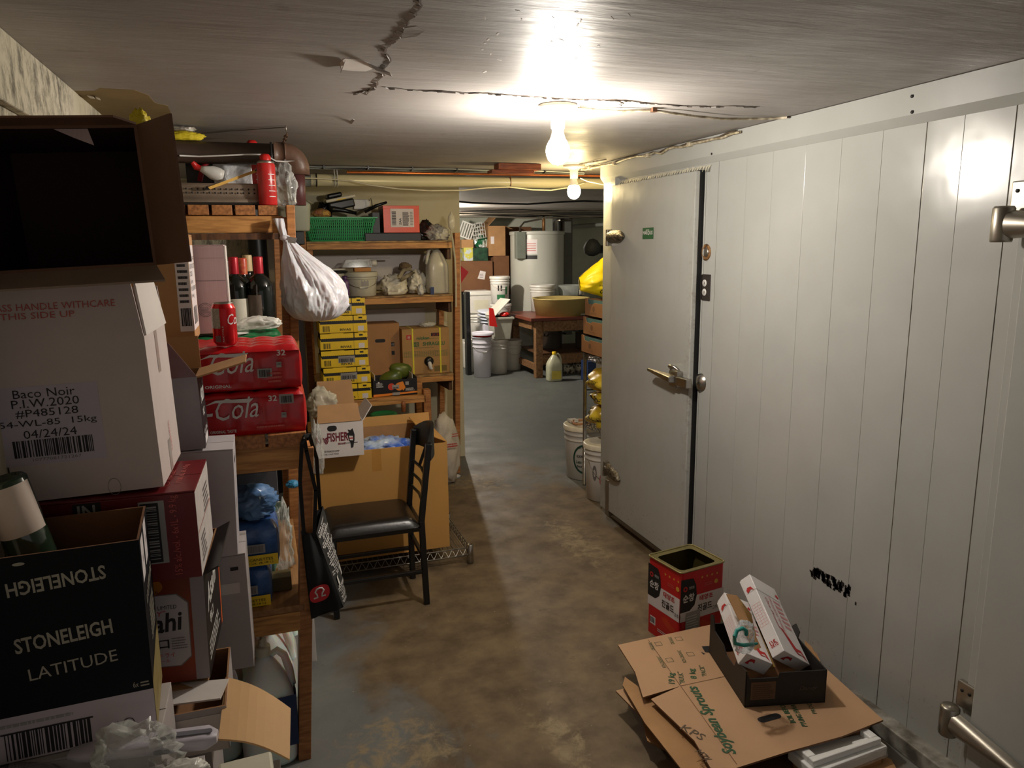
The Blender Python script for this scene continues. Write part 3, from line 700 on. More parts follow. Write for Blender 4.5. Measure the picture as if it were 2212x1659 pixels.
def bottle(name, loc, rot=(0, 0, 0), r=0.0375, h=0.30, glass=None, cap=None, lab=None, labfrac=(0.12, 0.5), capcol=None, neck=0.26, lab_a=(-2.6, -0.6)):
    g = M(); hb = h * (1 - neck) - r * 0.75
    g.lathe([(0.0001, 0.012), (r * 0.6, 0.008), (r * 0.85, 0.0), (r, 0.006), (r, hb)] + [(0.0145 + (r - 0.0145) * math.cos(t * PI / 12) ** 1.4, hb + r * 1.25 * math.sin(t * PI / 12) ** 0.9) for t in range(1, 6)] + [(0.0145, hb + r * 1.35), (0.0135, h - 0.012), (0.0155, h - 0.012), (0.0155, h), (0.0001, h)], 28)
    o = g.build(name, glass or GLASS, None, loc, rot)
    if capcol: M().lathe([(0.0165, h - 0.058), (0.0168, h - 0.004), (0.0155, h + 0.001), (0.0001, h + 0.001)], 24).build('cap', capcol, o)
    if lab:
        z0, z1 = hb * labfrac[0], hb * labfrac[1] * 1.5
        M().lathe([(r + 0.0006, z0), (r + 0.0006, z1)], 20, a0=lab_a[0], a1=lab_a[1]).build('label', lab, o)
    return o
def inv(m, o): o.matrix_parent_inverse = Matrix.LocRotScale(m.location, m.rotation_euler, None).inverted()
T(bottle('wine_bottle', (-0.345, 1.43, 1.045), (PI, 0, 0), h=0.30, r=0.038, glass=GLASS), 'dark wine bottle upside down, left of the two in the black wine box', 'bottle').location = (-0.372, 1.455, 1.035)
T(bottle('wine_bottle', (-0.29, 1.44, 1.06), (PI, 0, 0), h=0.30, r=0.038, glass=GRNG), 'green wine bottle upside down, right of the two in the black wine box', 'bottle').location = (-0.286, 1.468, 1.045)
LP_ = AY(0, 1180, 1.39)
o = bottle('wine_bottle', (-0.462, 1.50, 1.20), (PI, math.radians(-12), 0), h=0.30, r=0.038, glass=GRNG, lab=mat('cream_label', (214, 196, 180), 0.6, var=0.05), labfrac=(0.06, 0.36), lab_a=(0.1, 3.0))
T(o, 'wine bottle with a blank pale label leaning at the left edge of the photo', 'bottle')

# beer box with the bottle picture
AW, AD, AH = 0.27, 0.28, 0.248
ab = carton('beer_carton', AW, AD, AH, (-0.163 - AW / 2 + 0.004, 1.66 + AD / 2, 0.658), (0, math.radians(1.2), math.radians(-3)), m=mat('beer_grey', (150, 142, 146), 0.45, var=0.2, scale=3, stretch=(1, 1, 0.3)), top='open', inner=KI)
T(ab, 'grey beer box printed with an amber bottle, under the dark red wine box', 'box')
d = D(frame(AW, AD, AH, 'front') @ Matrix.Translation((0.022, 0, 0))); AMB = mat('amber_print', (150, 60, 18), 0.4, col2=(96, 14, 10), scale=6); X0 = 0.135
d.rect('print', AMB, 0.07, 0, 0.15, AH, 0.0005)
d.disc('print', mat('amber_glow_print', (196, 120, 24), 0.4, var=0.3, scale=20), 0.125, 0.228, 0.04, 0.022, 0.0008)
LB = mat('beer_label_grey', (188, 182, 186), 0.5, var=0.06)
pts = [(0.08, 0.045), (0.19, 0.04), (0.212, 0.06), (0.212, 0.185), (0.19, 0.207), (0.08, 0.207)]
d.poly('label', INKG, [(a + (0.002 if a > .15 else -.002), b_ + (0.002 if b_ > .1 else -.002)) for a, b_ in pts], 0.0009).poly('label', LB, pts, 0.0011)
d.text(INK, 'Asahi', 0.085, 0.115, 0.118, 0.045, bold=True, shear=0.2, rot=0.08, lift=0.0016)
d.text(INKR, '"DRY"', 0.118, 0.158, 0.05, 0.012, rot=0.05, shear=0.2, lift=0.0016).text(INK, 'BREWERIES LIMITED', 0.095, 0.175, 0.095, 0.009, lift=0.0016).text(INK, 'BEER', 0.132, 0.212, 0.025, 0.007, lift=0.0016)
d.text(INK, '辛口', 0.118, 0.083, 0.052, 0.024, lift=0.0016, bold=True).lines(INKG, 0.175, 0.08, 0.032, 0.03, 5, lift=0.0016)
d.text(INKR, 'スーパードライ', 0.1, 0.062, 0.08, 0.011, lift=0.0016).text(INKR, 'アサヒビール', 0.11, 0.05, 0.06, 0.008, lift=0.0016)
d.done(ab)
d = D(frame(AW, AD, AH, 'right')); DK = mat('black_brown_print', (34, 28, 28), 0.45)
d.rect('print', DK, 0.0, 0.0, AD, AH, 0.0005).text(INKW, 'Asahi', 0.03, 0.14, 0.16, 0.06, bold=True, shear=0.2, rot=0.1).text(INKW, '辛口', 0.05, 0.1, 0.06, 0.03, bold=True).lines(INKW, 0.02, 0.03, 0.2, 0.05, 4).rect('print', INKR, AD - 0.03, 0, 0.01, AH, 0.0008).rect('print', INKO, AD - 0.02, 0, 0.008, AH, 0.0008)
d.done(ab)
g = M().box(-0.13, -0.16, -0.014, 0.13, 0.1, -0.008); g.build('bottom_flap', K, ab)
flap(ab, (AW / 2, -AD / 2, AH), (AW / 2, AD / 2, AH), (1, 0, 0.5), 0.035, m=DK, name='flap')

# dark red wine box lying on its side
RW, RD, RH = 0.33, 0.24, 0.190
MAROON = mat('maroon_print', (112, 20, 26), 0.4, var=0.15, scale=3)
rb = carton('wine_carton', RW, RD, RH, (-0.155 - RW / 2 + 0.002, 1.60 + RD / 2, 0.922), (0, 0, math.radians(-2)), m=MAROON, faces=(MAROON, mat('white_print_side', (214, 206, 202), 0.5, var=0.1, scale=30)))
T(rb, 'dark red wine box lying on its side under the big pale wine box', 'box')
d = D(frame(RW, RD, RH, 'front'))
d.rect('label', PAPERG, RW - 0.108, 0.04, 0.048, 0.135).rect('print', INK, RW - 0.105, 0.043, 0.034, 0.128, 0.0009).rect('label', PAPERG, RW - 0.101, 0.05, 0.026, 0.114, 0.0012).bars(INK, RW - 0.101, 0.052, 0.026, 0.11, 34, vert=True)
d.text(INKP, '15% alc./vol. - 6x1L - 9.9 kg', RW - 0.032, 0.012, 0.172, 0.019, rot=PI / 2).lines(INKP, RW - 0.13, 0.05, 0.015, 0.06, 6)
d.rect('print', INK, 0.105, 0.148, 0.05, 0.036, 0.0009).text(PAPERG, 'IN', 0.113, 0.152, 0.032, 0.028, rot=0, bold=True)
d.done(rb)
d = D(frame(RW, RD, RH, 'top')); d.text(INKP, '19.8L 6L 6L 4.0g', RW - 0.03, 0.06, 0.14, 0.014, rot=PI / 2).text(INKP, 'FRAGILE', RW - 0.055, 0.09, 0.07, 0.012, rot=PI / 2).disc('mark', INKP, RW - 0.085, 0.06, 0.03, lift=0.001, r_in=0.96)
d.done(rb)
d = D(frame(RW, RD, RH, 'right')); d.lines(INKG, 0.03, 0.02, 0.08, 0.06, 5).lines(INKG, 0.12, 0.1, 0.09, 0.06, 5).rect('seam', INKP, 0, RH / 2, RD, 0.0015)
d.done(rb)

# pale wine box with the stock label, its lid flaps standing
BW, BD, BH = 0.268, 0.26, 0.312
bb_ = carton('wine_carton', BW, BD, BH, (-0.212 - BW / 2, 1.62 + BD / 2, 1.117), (0, math.radians(-1.5), math.radians(-2)), m=mat('pale_mauve_card', (206, 192, 188), 0.65, var=0.05), top='open', inner=WC)
T(bb_, 'big pale wine box with a stock label and barcode on its front', 'box')
MV = bpy.data.materials['pale_mauve_card']
d = D(frame(BW, BD, BH, 'front')); ox = BW - 0.325
d.rect('label', mat('lilac_label', (196, 186, 200), 0.6, var=0.03), BW - 0.275, 0.074, 0.18, 0.155)
for t_, y_, wd in (('Baco Noir', 0.207, 0.106), ('P.I.W.2020', 0.188, 0.116), ('#P485128', 0.168, 0.108), ('54-WL-85  15kg', 0.147, 0.168), ('04/24/24', 0.127, 0.092)):
    d.text(INK, t_, BW - 0.188 - wd / 2, y_, wd, 0.0165)
d.bars(INK, BW - 0.255, 0.09, 0.14, 0.034, 46).text(INKG, '10777081721267', BW - 0.225, 0.081, 0.085, 0.006)
d.disc('mark', INKG, BW - 0.09, 0.012, 0.012, 0.018, lift=0.0008, r_in=0.93, n=24)
d.done(bb_)
ff = flap(bb_, (-BW / 2, -BD / 2, BH), (BW / 2, -BD / 2, BH), (0, 0.04, 1), 0.105, m=MV, taper=0.012)
d = D(fr((-BW / 2, -BD / 2 - 0.0045, BH), (1, 0, 0), (0, 0.04, 1), (0, -1, 0.04)))
d.text(INKP, 'GLASS HANDLE WITHCARE', BW - 0.268, 0.062, 0.225, 0.013).text(INKP, 'THIS SIDE UP', BW - 0.24, 0.046, 0.125, 0.012)
d.done(bb_)
flap(bb_, (BW / 2, -BD / 2 + 0.006, BH), (BW / 2, BD / 2, BH), (-0.12, 0.0, 1), 0.105, m=WC, taper=0.022)
flap(bb_, (BW / 2, BD / 2, BH), (-BW / 2, BD / 2, BH), (0, 0.3, 1), 0.09, m=MV, taper=0.01)
d = D(frame(BW, BD, BH, 'right')); d.rect('tape', TAPE if False else mat('glossy_tape', (196, 184, 176), 0.15), 0.11, 0.22, 0.03, 0.09, 0.0006).rect('tape', bpy.data.materials['glossy_tape'], 0.11, 0.0, 0.03, 0.07, 0.0006).text(INKP, 'CONTROL', 0.16, 0.04, 0.07, 0.014, rot=PI / 2 + 0.2)
d.done(bb_)

# the dark box lying on its side on top of the pile, mouth toward the camera
KB = mat('brown_box', (118, 84, 64), 0.8, var=0.1); KBI = mat('maroon_box_inside', (64, 34, 30), 0.8)
DW, DH, DD = 0.30, 0.243, 0.33
db = E_('open_carton', (-0.325, 1.50, 1.566), (0, math.radians(-2.5), math.radians(-2))); T(db, 'dark brown open box lying on its side on top of the pile', 'box')
g = M(); t = 0.005
g.box(-DW / 2, 0, 0, DW / 2, DD, t, 0, kf={1: 1}); g.box(-DW / 2, 0, DH - t, DW / 2, DD, DH, 0, kf={0: 1})
g.box(-DW / 2, 0, t, -DW / 2 + t, DD, DH - t, 0, kf={3: 1}); g.box(DW / 2 - t, 0, t, DW / 2, DD, DH - t, 0, kf={5: 1}); g.box(-DW / 2 + t, DD - t, t, DW / 2 - t, DD, DH - t, 0, kf={2: 1})
g.build('box_body', [KB, KBI], db)
flap(db, (DW / 2, 0, 0.0), (DW / 2, 0, DH), (0.52, -1, 0), 0.155, m=KB, name='side_flap', taper=0.004)
flap(db, (-DW / 2, 0, 0.0), (DW / 2, 0, 0.0), (0, -0.93, -0.35), 0.07, m=mat('scuffed_flap', (150, 128, 112), 0.7), name='bottom_flap', taper=-0.02, m2=K)
flap(db, (DW / 2, 0, DH), (-DW / 2, 0, DH), (0, -0.2, -1) if False else (0, -1, 0.28), 0.03, m=KB, name='top_flap', taper=0.03)
M().prism([(0.0, 0.0), (0.052, 0.0), (0.06, -0.03), (0.03, -0.016)], 0.001, fr((DW / 2 - 0.13, 0.002, DH - 0.006), (1, 0, 0), (0, 0.3, 1), (0, -1, 0.3))).build('torn_paper', PKC, db)

# ------------------------------------------------------------------ boxes behind the pile
CW, CD, CH = 0.30, 0.15, 0.185
cb = carton('beer_carton', CW, CD, CH, (-0.160 - CW / 2, 1.97 + CD / 2, 1.10), (0, math.radians(-1.5), 0), m=mat('beer_pale_grey', (150, 146, 150), 0.45), top='open', inner=KI)
T(cb, 'black and grey beer box with flaps open and bottle necks inside', 'box')
d = D(frame(CW, CD, CH, 'right')); d.rect('print', mat('near_black_print', (30, 22, 24), 0.45), 0.0, 0.0, CD, CH, 0.0005).text(INKW, 'Asahi', 0.025, 0.11, 0.1, 0.05, bold=True, shear=0.2).text(INKW, '辛口', 0.04, 0.072, 0.05, 0.024, bold=True).text(INKW, '4.5x330mL', 0.02, 0.03, 0.1, 0.014).rect('label', PAPER, 0.03, 0.004, 0.08, 0.02, 0.001)
d.done(cb)
d = D(frame(CW, CD, CH, 'front')); d.rect('print', INKG, 0.2, 0, 0.02, 0.12, 0.0005); d.done(cb)
px = [(0.11, -CD / 2, CH)]
flap(cb, (0.08, -CD / 2, CH), (CW / 2, -CD / 2, CH), (-0.55, 0.1, 1), 0.10, m=mat('grey_red_flap', (120, 112, 116), 0.45, col2=(110, 20, 22), scale=4), taper=0.008)
flap(cb, (CW / 2, -CD / 2, CH), (CW / 2, CD / 2, CH), (1, 0.1, 0.22), 0.12, m=K, taper=0.004)
flap(cb, (CW / 2, CD / 2, CH), (0.05, CD / 2, CH), (0, 0.15, 1), 0.085, m=K)
for x_ in (-0.03, 0.035):
    T(bottle('beer_bottle', (-0.31 + 0.085 + x_ * 0.95, 2.05, 1.105), r=0.029, h=0.178, capcol=BLK), 'dark beer bottle in the box with open flaps, %s' % ('hidden deeper inside' if x_ < 0 else 'nearest its right side'), 'bottle')
WW = 0.2
wbx = carton('carton', WW, 0.16, 0.288, (-0.104 - WW / 2, 1.97 + 0.08, 0.811), (0, math.radians(1.8), 0), m=mat('white_box_shade', (186, 180, 182), 0.6, var=0.05), top='closed')  # one even greyish white card colour
T(wbx, 'white carton under the black and grey beer box', 'box')
d = D(frame(WW, 0.16, 0.288, 'right')); d.rect('hole', INK, 0.05, 0.235, 0.05, 0.012, 0.0008).lines(INKG, 0.03, 0.12, 0.06, 0.02, 2); d.done(wbx)
gb = carton('carton', 0.2, 0.17, 0.33, (-0.087 - 0.10, 1.985 + 0.085, 0.475), (0, 0, 0), m=GC, top='closed')
T(gb, 'narrow grey carton below the white carton, beside the blue cans', 'box')
d = D(frame(0.2, 0.17, 0.33, 'front')); d.rect('hole', INK, 0.16, 0.285, 0.02, 0.01, 0.0008).rect('label', WC, 0.13, 0.22, 0.05, 0.03, 0.0008); d.done(gb)

# brown box with the red wine stock label
TB = carton('wine_carton', 0.24, 0.2, 0.30, (-0.186 - 0.12, 2.24 + 0.13, 1.342), m=K)
T(TB, 'tall brown wine box with white stock label beside the pinkish box', 'box')
d = D(frame(0.24, 0.2, 0.30, 'right')); d.rect('label', PAPER, 0.01, 0.03, 0.17, 0.24).bars(INK, 0.04, 0.045, 0.11, 0.05, 30)
for i, t_ in enumerate(('DALMATIA', 'PELJESAC PLAVAC', 'DALMATIA COAST', '2021', 'Red wine', 'P.O. 4500089897', '14 kg')): d.text(INK, t_, 0.02, 0.245 - i * 0.021, 0.15 if i in (1, 2, 5) else 0.07, 0.014)
d.done(TB)
d = D(frame(0.24, 0.2, 0.30, 'front')); d.rect('label', PAPER, 0.205, 0.03, 0.035, 0.24).bars(INK, 0.21, 0.045, 0.026, 0.05, 12).lines(INK, 0.21, 0.11, 0.026, 0.15, 9); d.done(TB)

# soda packs: shrink-wrapped cans, each can pushing the film out at top and end
def soda_pack(name, w_, d_, h_, loc, rot, m, n_x, n_y, amp=0.006):
    g = M()
    def S(px_, py_, pz_):  # push film out over the cans
        return (px_, py_, pz_)
    NX, NY = n_x * 6, n_y * 6
    top = lambda u, v: (-w_ / 2 + u * w_, -d_ / 2 + v * d_, h_ - amp * 1.2 + amp * abs(math.sin(u * PI * n_x)) ** 0.6 * abs(math.sin(v * PI * n_y)) ** 0.6 - (0.012 if u in (0, 1) or v in (0, 1) else 0))
    def front(u, v): 
        b_ = amp * abs(math.sin(u * PI * n_x)) ** 0.7 * (math.sin(v * PI) ** 0.4)
        return (-w_ / 2 + u * w_, -d_ / 2 + 0.004 - b_ if 0 < v < 1 else -d_ / 2 + 0.006, v * (h_ - amp * 1.2 - 0.012))
    g.grid(top, NX, NY); g.grid(front, NX, 8)
    g.grid(lambda u, v: (-front(u, v)[0], -front(u, v)[1], front(u, v)[2]), NX, 8)
    def side(u, v):
        b_ = amp * 1.3 * abs(math.sin(u * PI * n_y)) ** 0.7 * (math.sin(v * PI) ** 0.3)
        return (w_ / 2 + (b_ if 0 < u < 1 and 0 < v < 1 else 0), -d_ / 2 + 0.004 + u * (d_ - 0.008), v * (h_ - amp * 1.2 - 0.012))
    g.grid(side, NY, 8); g.grid(lambda u, v: (-side(u, v)[0], -side(u, v)[1], side(u, v)[2]), NY, 8)
    g.add([(-w_ / 2, -d_ / 2, 0), (w_ / 2, -d_ / 2, 0), (w_ / 2, d_ / 2, 0), (-w_ / 2, d_ / 2, 0)], [(0, 3, 2, 1)])
    return g.build(name, m, None, loc, rot)
PW, PD, PH = 0.53, 0.265, 0.128
def coke(loc, rz, lab, word, n1, barx, brand_y):
    o = soda_pack('soda_can_pack', PW, PD, PH, loc, (0, 0, rz), REDC, 8, 4)
    T(o, lab, 'soda pack', None)
    d = D(fr((-PW / 2, -PD / 2 - 0.0075, 0), (1, 0, 0), (0, 0, 1), (0, -1, 0)))
    d.text(INKW, 'Coca-Cola', 0.11 + n1, brand_y, 0.275, 0.062, shear=0.35, rot=0.05, lift=0.0008)
    g2 = d._g(('lettering', INKW.name))
    g2.add([tuple(d.m @ Vector(p)) for p in [(0.24 + n1, 0.078 + brand_y * .4, 0.001), (0.27 + n1, 0.085 + brand_y * .4, 0.001), (0.36 + n1, 0.08 + brand_y * .4, 0.001), (0.372 + n1, 0.092 + brand_y * .4, 0.001), (0.27 + n1, 0.092 + brand_y * .4, 0.001)]], [(0, 1, 2, 3, 4)])
    d.text(INKW, word, 0.25 + n1, 0.012, 0.07, 0.009, bold=True)
    d.text(INKW, '32', barx, 0.096, 0.024, 0.017, bold=True)
    if 'upper' in lab: d.rect('label', PAPERG, 0.412, 0.034, 0.04, 0.027).bars(INK, 0.417, 0.037, 0.03, 0.02, 16).lines(INKP, 0.44, 0.02, 0.042, 0.035, 3).text(INKP, 'Canettes', barx, 0.086, 0.024, 0.006)
    else: d.rect('label', PAPERG, 0.462, 0.086, 0.04, 0.028).bars(INK, 0.467, 0.089, 0.03, 0.02, 16).lines(INKP, 0.395, 0.02, 0.09, 0.01, 1)
    d.rect('label', PAPERG, 0.465, 0.062 if 'upper' in lab else 0.045, 0.014, 0.016).text(INK, '140', 0.467, 0.069 if 'upper' in lab else 0.052, 0.010, 0.006)
    d.done(o); return o
coke((0.100 - PW / 2, 2.215 + PD / 2, dz + 0.001), math.radians(-1.0), 'lower red pack of 32 soda cans on the pine deck', 'ORIGINAL TASTE', 0.02, 0.432, 0.040)
coke((0.094 - PW / 2, 2.22 + PD / 2, dz + 0.131), math.radians(-0.3), 'upper red pack of 32 soda cans stacked on the other one', 'ORIGINAL', 0.02, 0.468, 0.040)
# the single can on top
def soda_can(loc, rz):
    g = M(); g.lathe([(0.0001, 0.006), (0.02, 0.006), (0.0255, 0.0), (0.0275, 0.003), (0.033, 0.012), (0.033, 0.104), (0.0325, 0.107), (0.027, 0.118)], 32)
    o = g.build('soda_can', mat('can_red', (200, 18, 26), 0.25, metal=0.4, var=0.1), None, loc, (0, 0, rz))
    M().lathe([(0.027, 0.118), (0.0275, 0.1205), (0.026, 0.1215), (0.0245, 0.119), (0.0001, 0.1185)], 32).build('can_lid', STEEL, o)
    M().lathe([(0.02565, 0.0005), (0.0278, 0.0035)], 32).build('can_foot', STEEL, o)
    def wrap(vs): return [((0.0334 + z_) * math.cos(x / 0.0332), (0.0334 + z_) * math.sin(x / 0.0332), y) for x, y, z_ in vs]
    g = M(); a0 = -2.95 * 0.0332
    g.add(wrap([(a0 + 0.036 * i / 6, zz, 0) for i in range(7) for zz in (0.05, 0.106)]), [(2 * i, 2 * i + 2, 2 * i + 3, 2 * i + 1) for i in range(6)])
    g.build('ingredients_panel', mat('can_panel', (168, 158, 146), 0.35, var=0.35, scale=160), o)
    vs, fs = text_mesh('Coca', False, 0.3); M().add(wrap([(-1.25 * 0.0332 + a_ * 0.055, 0.06 + b_ * 0.03, 0.0003) for a_, b_ in vs]), fs).build('lettering', INKW, o)
    vs, fs = text_mesh('RECYCLE', False); M().add(wrap([(-1.62 * 0.0332 - b_ * 0.004, 0.012 + a_ * 0.045, 0.0003) for a_, b_ in vs]), fs).build('small_print', INKW, o)
    g = M(); q0 = -2.4 * 0.0332
    for i in range(8): g.add(wrap([(q0 + i * 0.0022, 0.012, 0.0003), (q0 + i * 0.0022 + 0.0012, 0.012, 0.0003), (q0 + i * 0.0022 + 0.0012, 0.03, 0.0003), (q0 + i * 0.0022, 0.03, 0.0003)]), [(0, 1, 2, 3)])
    g.build('barcode', INKG, o)
    return o
T(soda_can((-0.104, 2.255, 1.330), 0), 'single red and silver soda can standing on the upper red pack', 'can')

# green packs and things on them
for k in range(2):
    o = soda_pack('soda_can_pack', 0.40, 0.24, 0.128, (0.055 - 0.20, 2.60, dz + 0.001 + k * 0.13), (0, 0, 0.03 * (1 - k)), GRNF, 6, 4)
    T(o, ('lower' if k == 0 else 'upper') + ' green film-wrapped soda pack behind the red packs', 'soda pack')
    d = D(fr((-0.2, -0.12, 0.1285), (1, 0, 0), (0, 1, 0), (0, 0, 1)))
    if k: d.disc('mark', INKW, 0.25, 0.07, 0.05, 0.035, lift=0.001).disc('mark', INKR, 0.22, 0.07, 0.02, 0.02, lift=0.0016).done(o)
T(crumple(0.16, 0.10, 0.045, 21, 0.3).build('plastic_sheet', WFILM, None, (-0.01, 2.62, 1.335)), 'crumpled grey plastic sheet on the green soda pack by the bottles', 'plastic film')
pk = carton('carton', 0.20, 0.12, 0.275, (-0.10 - 0.10, 2.50 + 0.065, 1.338), m=PKC)
T(pk, 'pinkish upright carton with a round stamp behind the soda can', 'box')
d = D(frame(0.20, 0.12, 0.275, 'front')); d.rect('seam', INKG, 0, 0.165, 0.2, 0.0012).rect('seam', PKC, 0.0, 0.235, 0.2, 0.001).disc('mark', INKG, 0.133, 0.075, 0.022, lift=0.0008, r_in=0.92).disc('mark', INKG, 0.133, 0.075, 0.017, lift=0.0008, r_in=0.93).lines(INKG, 0.12, 0.065, 0.026, 0.02, 5)
d.done(pk)
M().box(0.1002, -0.06, 0, 0.104, 0.06, 0.272).build('side_sheet', WC, pk)
cs = carton('carton', 0.36, 0.22, 0.165, (-0.12, 2.86, dz + 0.001)); T(cs, 'low brown carton hidden behind the green soda packs, carrying bottles', 'box')
RCAP = mat('red_capsule', (176, 24, 40), 0.35, metal=0.2); GCAP = mat('gold_capsule', (196, 150, 80), 0.35, metal=0.5)
zb = 1.236
PL = mat('parchment_label', (206, 198, 180), 0.6, var=0.08); PL2 = mat('brown_parchment_label', (120, 104, 92), 0.6, var=0.15, scale=60)
for (px, dy), kw, lab in (
    ((508, 0.0), dict(r=0.046, h=0.335, capcol=RCAP, lab=PL, labfrac=(0.25, 0.60), lab_a=(-2.0, -0.3)), 'left big wine bottle with a tall red capsule and cream label'),
    ((561, 0.0), dict(r=0.048, h=0.335, capcol=RCAP, lab=PL2, labfrac=(0.25, 0.64), lab_a=(-2.9, -1.5)), 'right big wine bottle with red capsule and brown label by the black pipe')):
    p = AY(px, 620, 2.80); T(bottle('wine_bottle', (p.x, 2.80, zb), **kw), lab, 'bottle')
for px, y, kw, lab in ((527, 2.895, dict(r=0.036, h=0.33, capcol=mat('gold_red_capsule', (196, 110, 70), 0.35, col2=(180, 24, 30), scale=60)), 'bottle with gold-topped capsule standing between the two big bottles'),
    (531, 2.94, dict(r=0.03, h=0.34, capcol=mat('cork_cap', (200, 176, 130), 0.5)), 'bottle with a pale cork cap, farthest back of the bottle group'),
    (492, 2.90, dict(r=0.034, h=0.325, capcol=BLK), 'black-capped bottle half hidden at the left of the bottle group')):
    p = AY(px, 620, y)
    T(bottle('wine_bottle', (p.x if px != 531 else p.x + 0.012, y, zb), **kw), lab, 'bottle')

# ------------------------------------------------------------------ lower bay of the shelving: blue packs, film, jugs
for k, (dy, hh) in enumerate(((0, 0.128), (0, 0.128))):
    o = soda_pack('beer_can_pack', 0.30, 0.19, 0.128, (-0.075 - 0.15 + 0.008 * 0 + 0.03 * k + 0.04, 2.23 + 0.10, 0.532 + 0.1295 * k), (0, 0, 0), BLUF, 5, 3)
    T(o, ('lower' if k == 0 else 'upper') + ' blue beer can pack with yellow strip on the wooden shelf', 'beer pack')
    d = D(fr((-0.15, -0.1035, 0), (1, 0, 0), (0, 0, 1), (0, -1, 0)))
    d.rect('strip', YELP, 0.12, 0.0, 0.18, 0.034, 0.0).text(INK, '24 CANETTES', 0.20, 0.016, 0.085, 0.008).text(INK, '341 mL (8,18 L)', 0.20, 0.005, 0.085, 0.007).rect('label', PAPERG, 0.21, 0.04, 0.055, 0.028, 0.0004).bars(INKG, 0.215, 0.044, 0.044, 0.02, 18).done(o)
p = AY(560, 1120, 2.30)
T(crumple(0.17, 0.15, 0.10, 31, 0.45, 3).build('torn_film_wrap', mat('blue_torn_film', (110, 150, 200), 0.2, var=0.5, scale=12), None, (-0.075, 2.32, 0.792)), 'torn blue film wrap bunched on top of the blue can packs', 'plastic film')
gc = carton('carton', 0.17, 0.11, 0.085, (-0.075, 2.52, 0.80), m=mat('grey_tray', (120, 116, 112), 0.6))
T(gc, 'small grey cardboard tray under the clear film on the wooden shelf', 'box')
o = soda_pack('water_bottle_pack', 0.16, 0.16, 0.26, (-0.10, 2.53, 0.532), (0, 0, 0), mat('teal_film', (120, 178, 160), 0.15, col2=(24, 120, 84), scale=20, bump=0.3), 3, 3, amp=0.012)
T(o, 'green and clear film-wrapped pack behind the blue cans', 'drinks pack')
T(crumple(0.19, 0.15, 0.13, 41, 0.5, 3).build('clear_film', CLEAR, None, (-0.06, 2.50, 0.887)), 'crumpled clear film on the grey tray under the pine deck', 'plastic film')
T(crumple(0.07, 0.14, 0.25, 43, 0.5, 3).build('clear_film', CLEAR, None, (0.015, 2.50, 0.532)), 'clear film hanging beside the green pack on the wooden shelf', 'plastic film')
o = M().box(-0.03, -0.03, 0, 0.03, 0.03, 0.045).build('small_box', mat('olive_box', (92, 78, 40), 0.6), None, (0.0, 2.34, 0.532), bevel=0.002)
T(o, 'small olive and black box at the right end of the blue packs', 'box')

def jug(name, w_, d_, h_, loc, rot=(0, 0, 0), m=None, cap=None, capm=None, liquid=None, hside=1, label=None, spout=False):
    """squarish plastic jug: sloping shoulders, neck, loop handle at the side, cap"""
    g = M(); L = []
    prof = [(0.80, 0.0), (0.96, 0.015), (1.0, 0.05), (1.0, 0.52), (0.97, 0.60), (0.80, 0.72), (0.58, 0.82), (0.36, 0.90), (0.24, 0.93), (0.24, 0.96)]
    N_ = 28; V = []; F = []
    for s_, z in prof:
        for j in range(N_):
            a = 2 * PI * j / N_; e = 0.55 if z < 0.7 else 0.55 + (z - 0.7) * 2; e = min(e, 1)
            cx_, sy_ = math.cos(a), math.sin(a)
            x = math.copysign(abs(cx_) ** e, cx_) * w_ / 2 * s_; y = math.copysign(abs(sy_) ** e, sy_) * d_ / 2 * s_
            if z > 0.88: y = math.sin(a) * w_ / 2 * s_
            V.append((x, y, z * h_))
    for i in range(len(prof) - 1):
        for j in range(N_): F.append((i * N_ + j, i * N_ + (j + 1) % N_, (i + 1) * N_ + (j + 1) % N_, (i + 1) * N_ + j))
    F.append(tuple(range(N_ - 1, -1, -1))); F.append(tuple((len(prof) - 1) * N_ + j for j in range(N_)))
    g.add(V, F, sm=True); o = g.build(name, m or MILK, None, loc, rot)
    hs = hside * w_ / 2
    M().tube([(hs * 0.22, 0, h_ * 0.925), (hs * 0.5, 0, h_ * 0.955), (hs * 0.74, 0, h_ * 0.90), (hs * 0.9, 0, h_ * 0.76), (hs * 0.97, 0, h_ * 0.62)], [0.010, 0.012, 0.012, 0.013, 0.012], 10).build('handle', m or MILK, o)
    cr = 0.24 * w_ / 2 * 1.15
    M().lathe([(cr, h_ * 0.945), (cr, h_ * 0.945 + 0.026), (cr * 0.92, h_ * 0.945 + 0.03), (0.0001, h_ * 0.945 + 0.03)], 22).build('cap', capm or WP, o)
    if spout: M().tube([(0, 0, h_ * 0.945 + 0.028), (0, 0, h_ * 0.945 + 0.05), (-0.004, -0.008, h_ * 0.945 + 0.062), (-0.01, -0.016, h_ * 0.945 + 0.066)], [0.015, 0.011, 0.012, 0.009], 12).build('spout', CP, o)
    if label: 
        q = label[1]; M().box(-w_ / 2 * 0.6, -d_ / 2 - 0.0012, h_ * q[0], w_ / 2 * 0.6, -d_ / 2 - 0.0004, h_ * q[1]).build('label', label[0], o)
    return o
BL = mat('blue_label', (30, 48, 92), 0.5)
j1 = jug('jug', 0.165, 0.15, 0.375, (-0.070, 2.26, 0.0), (0, 0, 0.1), spout=True, capm=CP); T(j1, 'nearest milky jug with a pour spout on the floor under the shelf', 'jug')
M().box(0.083, -0.05, 0.07, 0.0845, 0.02, 0.24).build('label', BL, j1)
M().box(0.012, -0.0766, 0.07, 0.08, -0.0756, 0.24).build('label', BL, j1)
T(jug('jug', 0.165, 0.15, 0.375, (-0.062, 2.43, 0.0), (0, 0, -0.05)), 'milky jug with a flat white cap, second from the front under the shelf', 'jug')
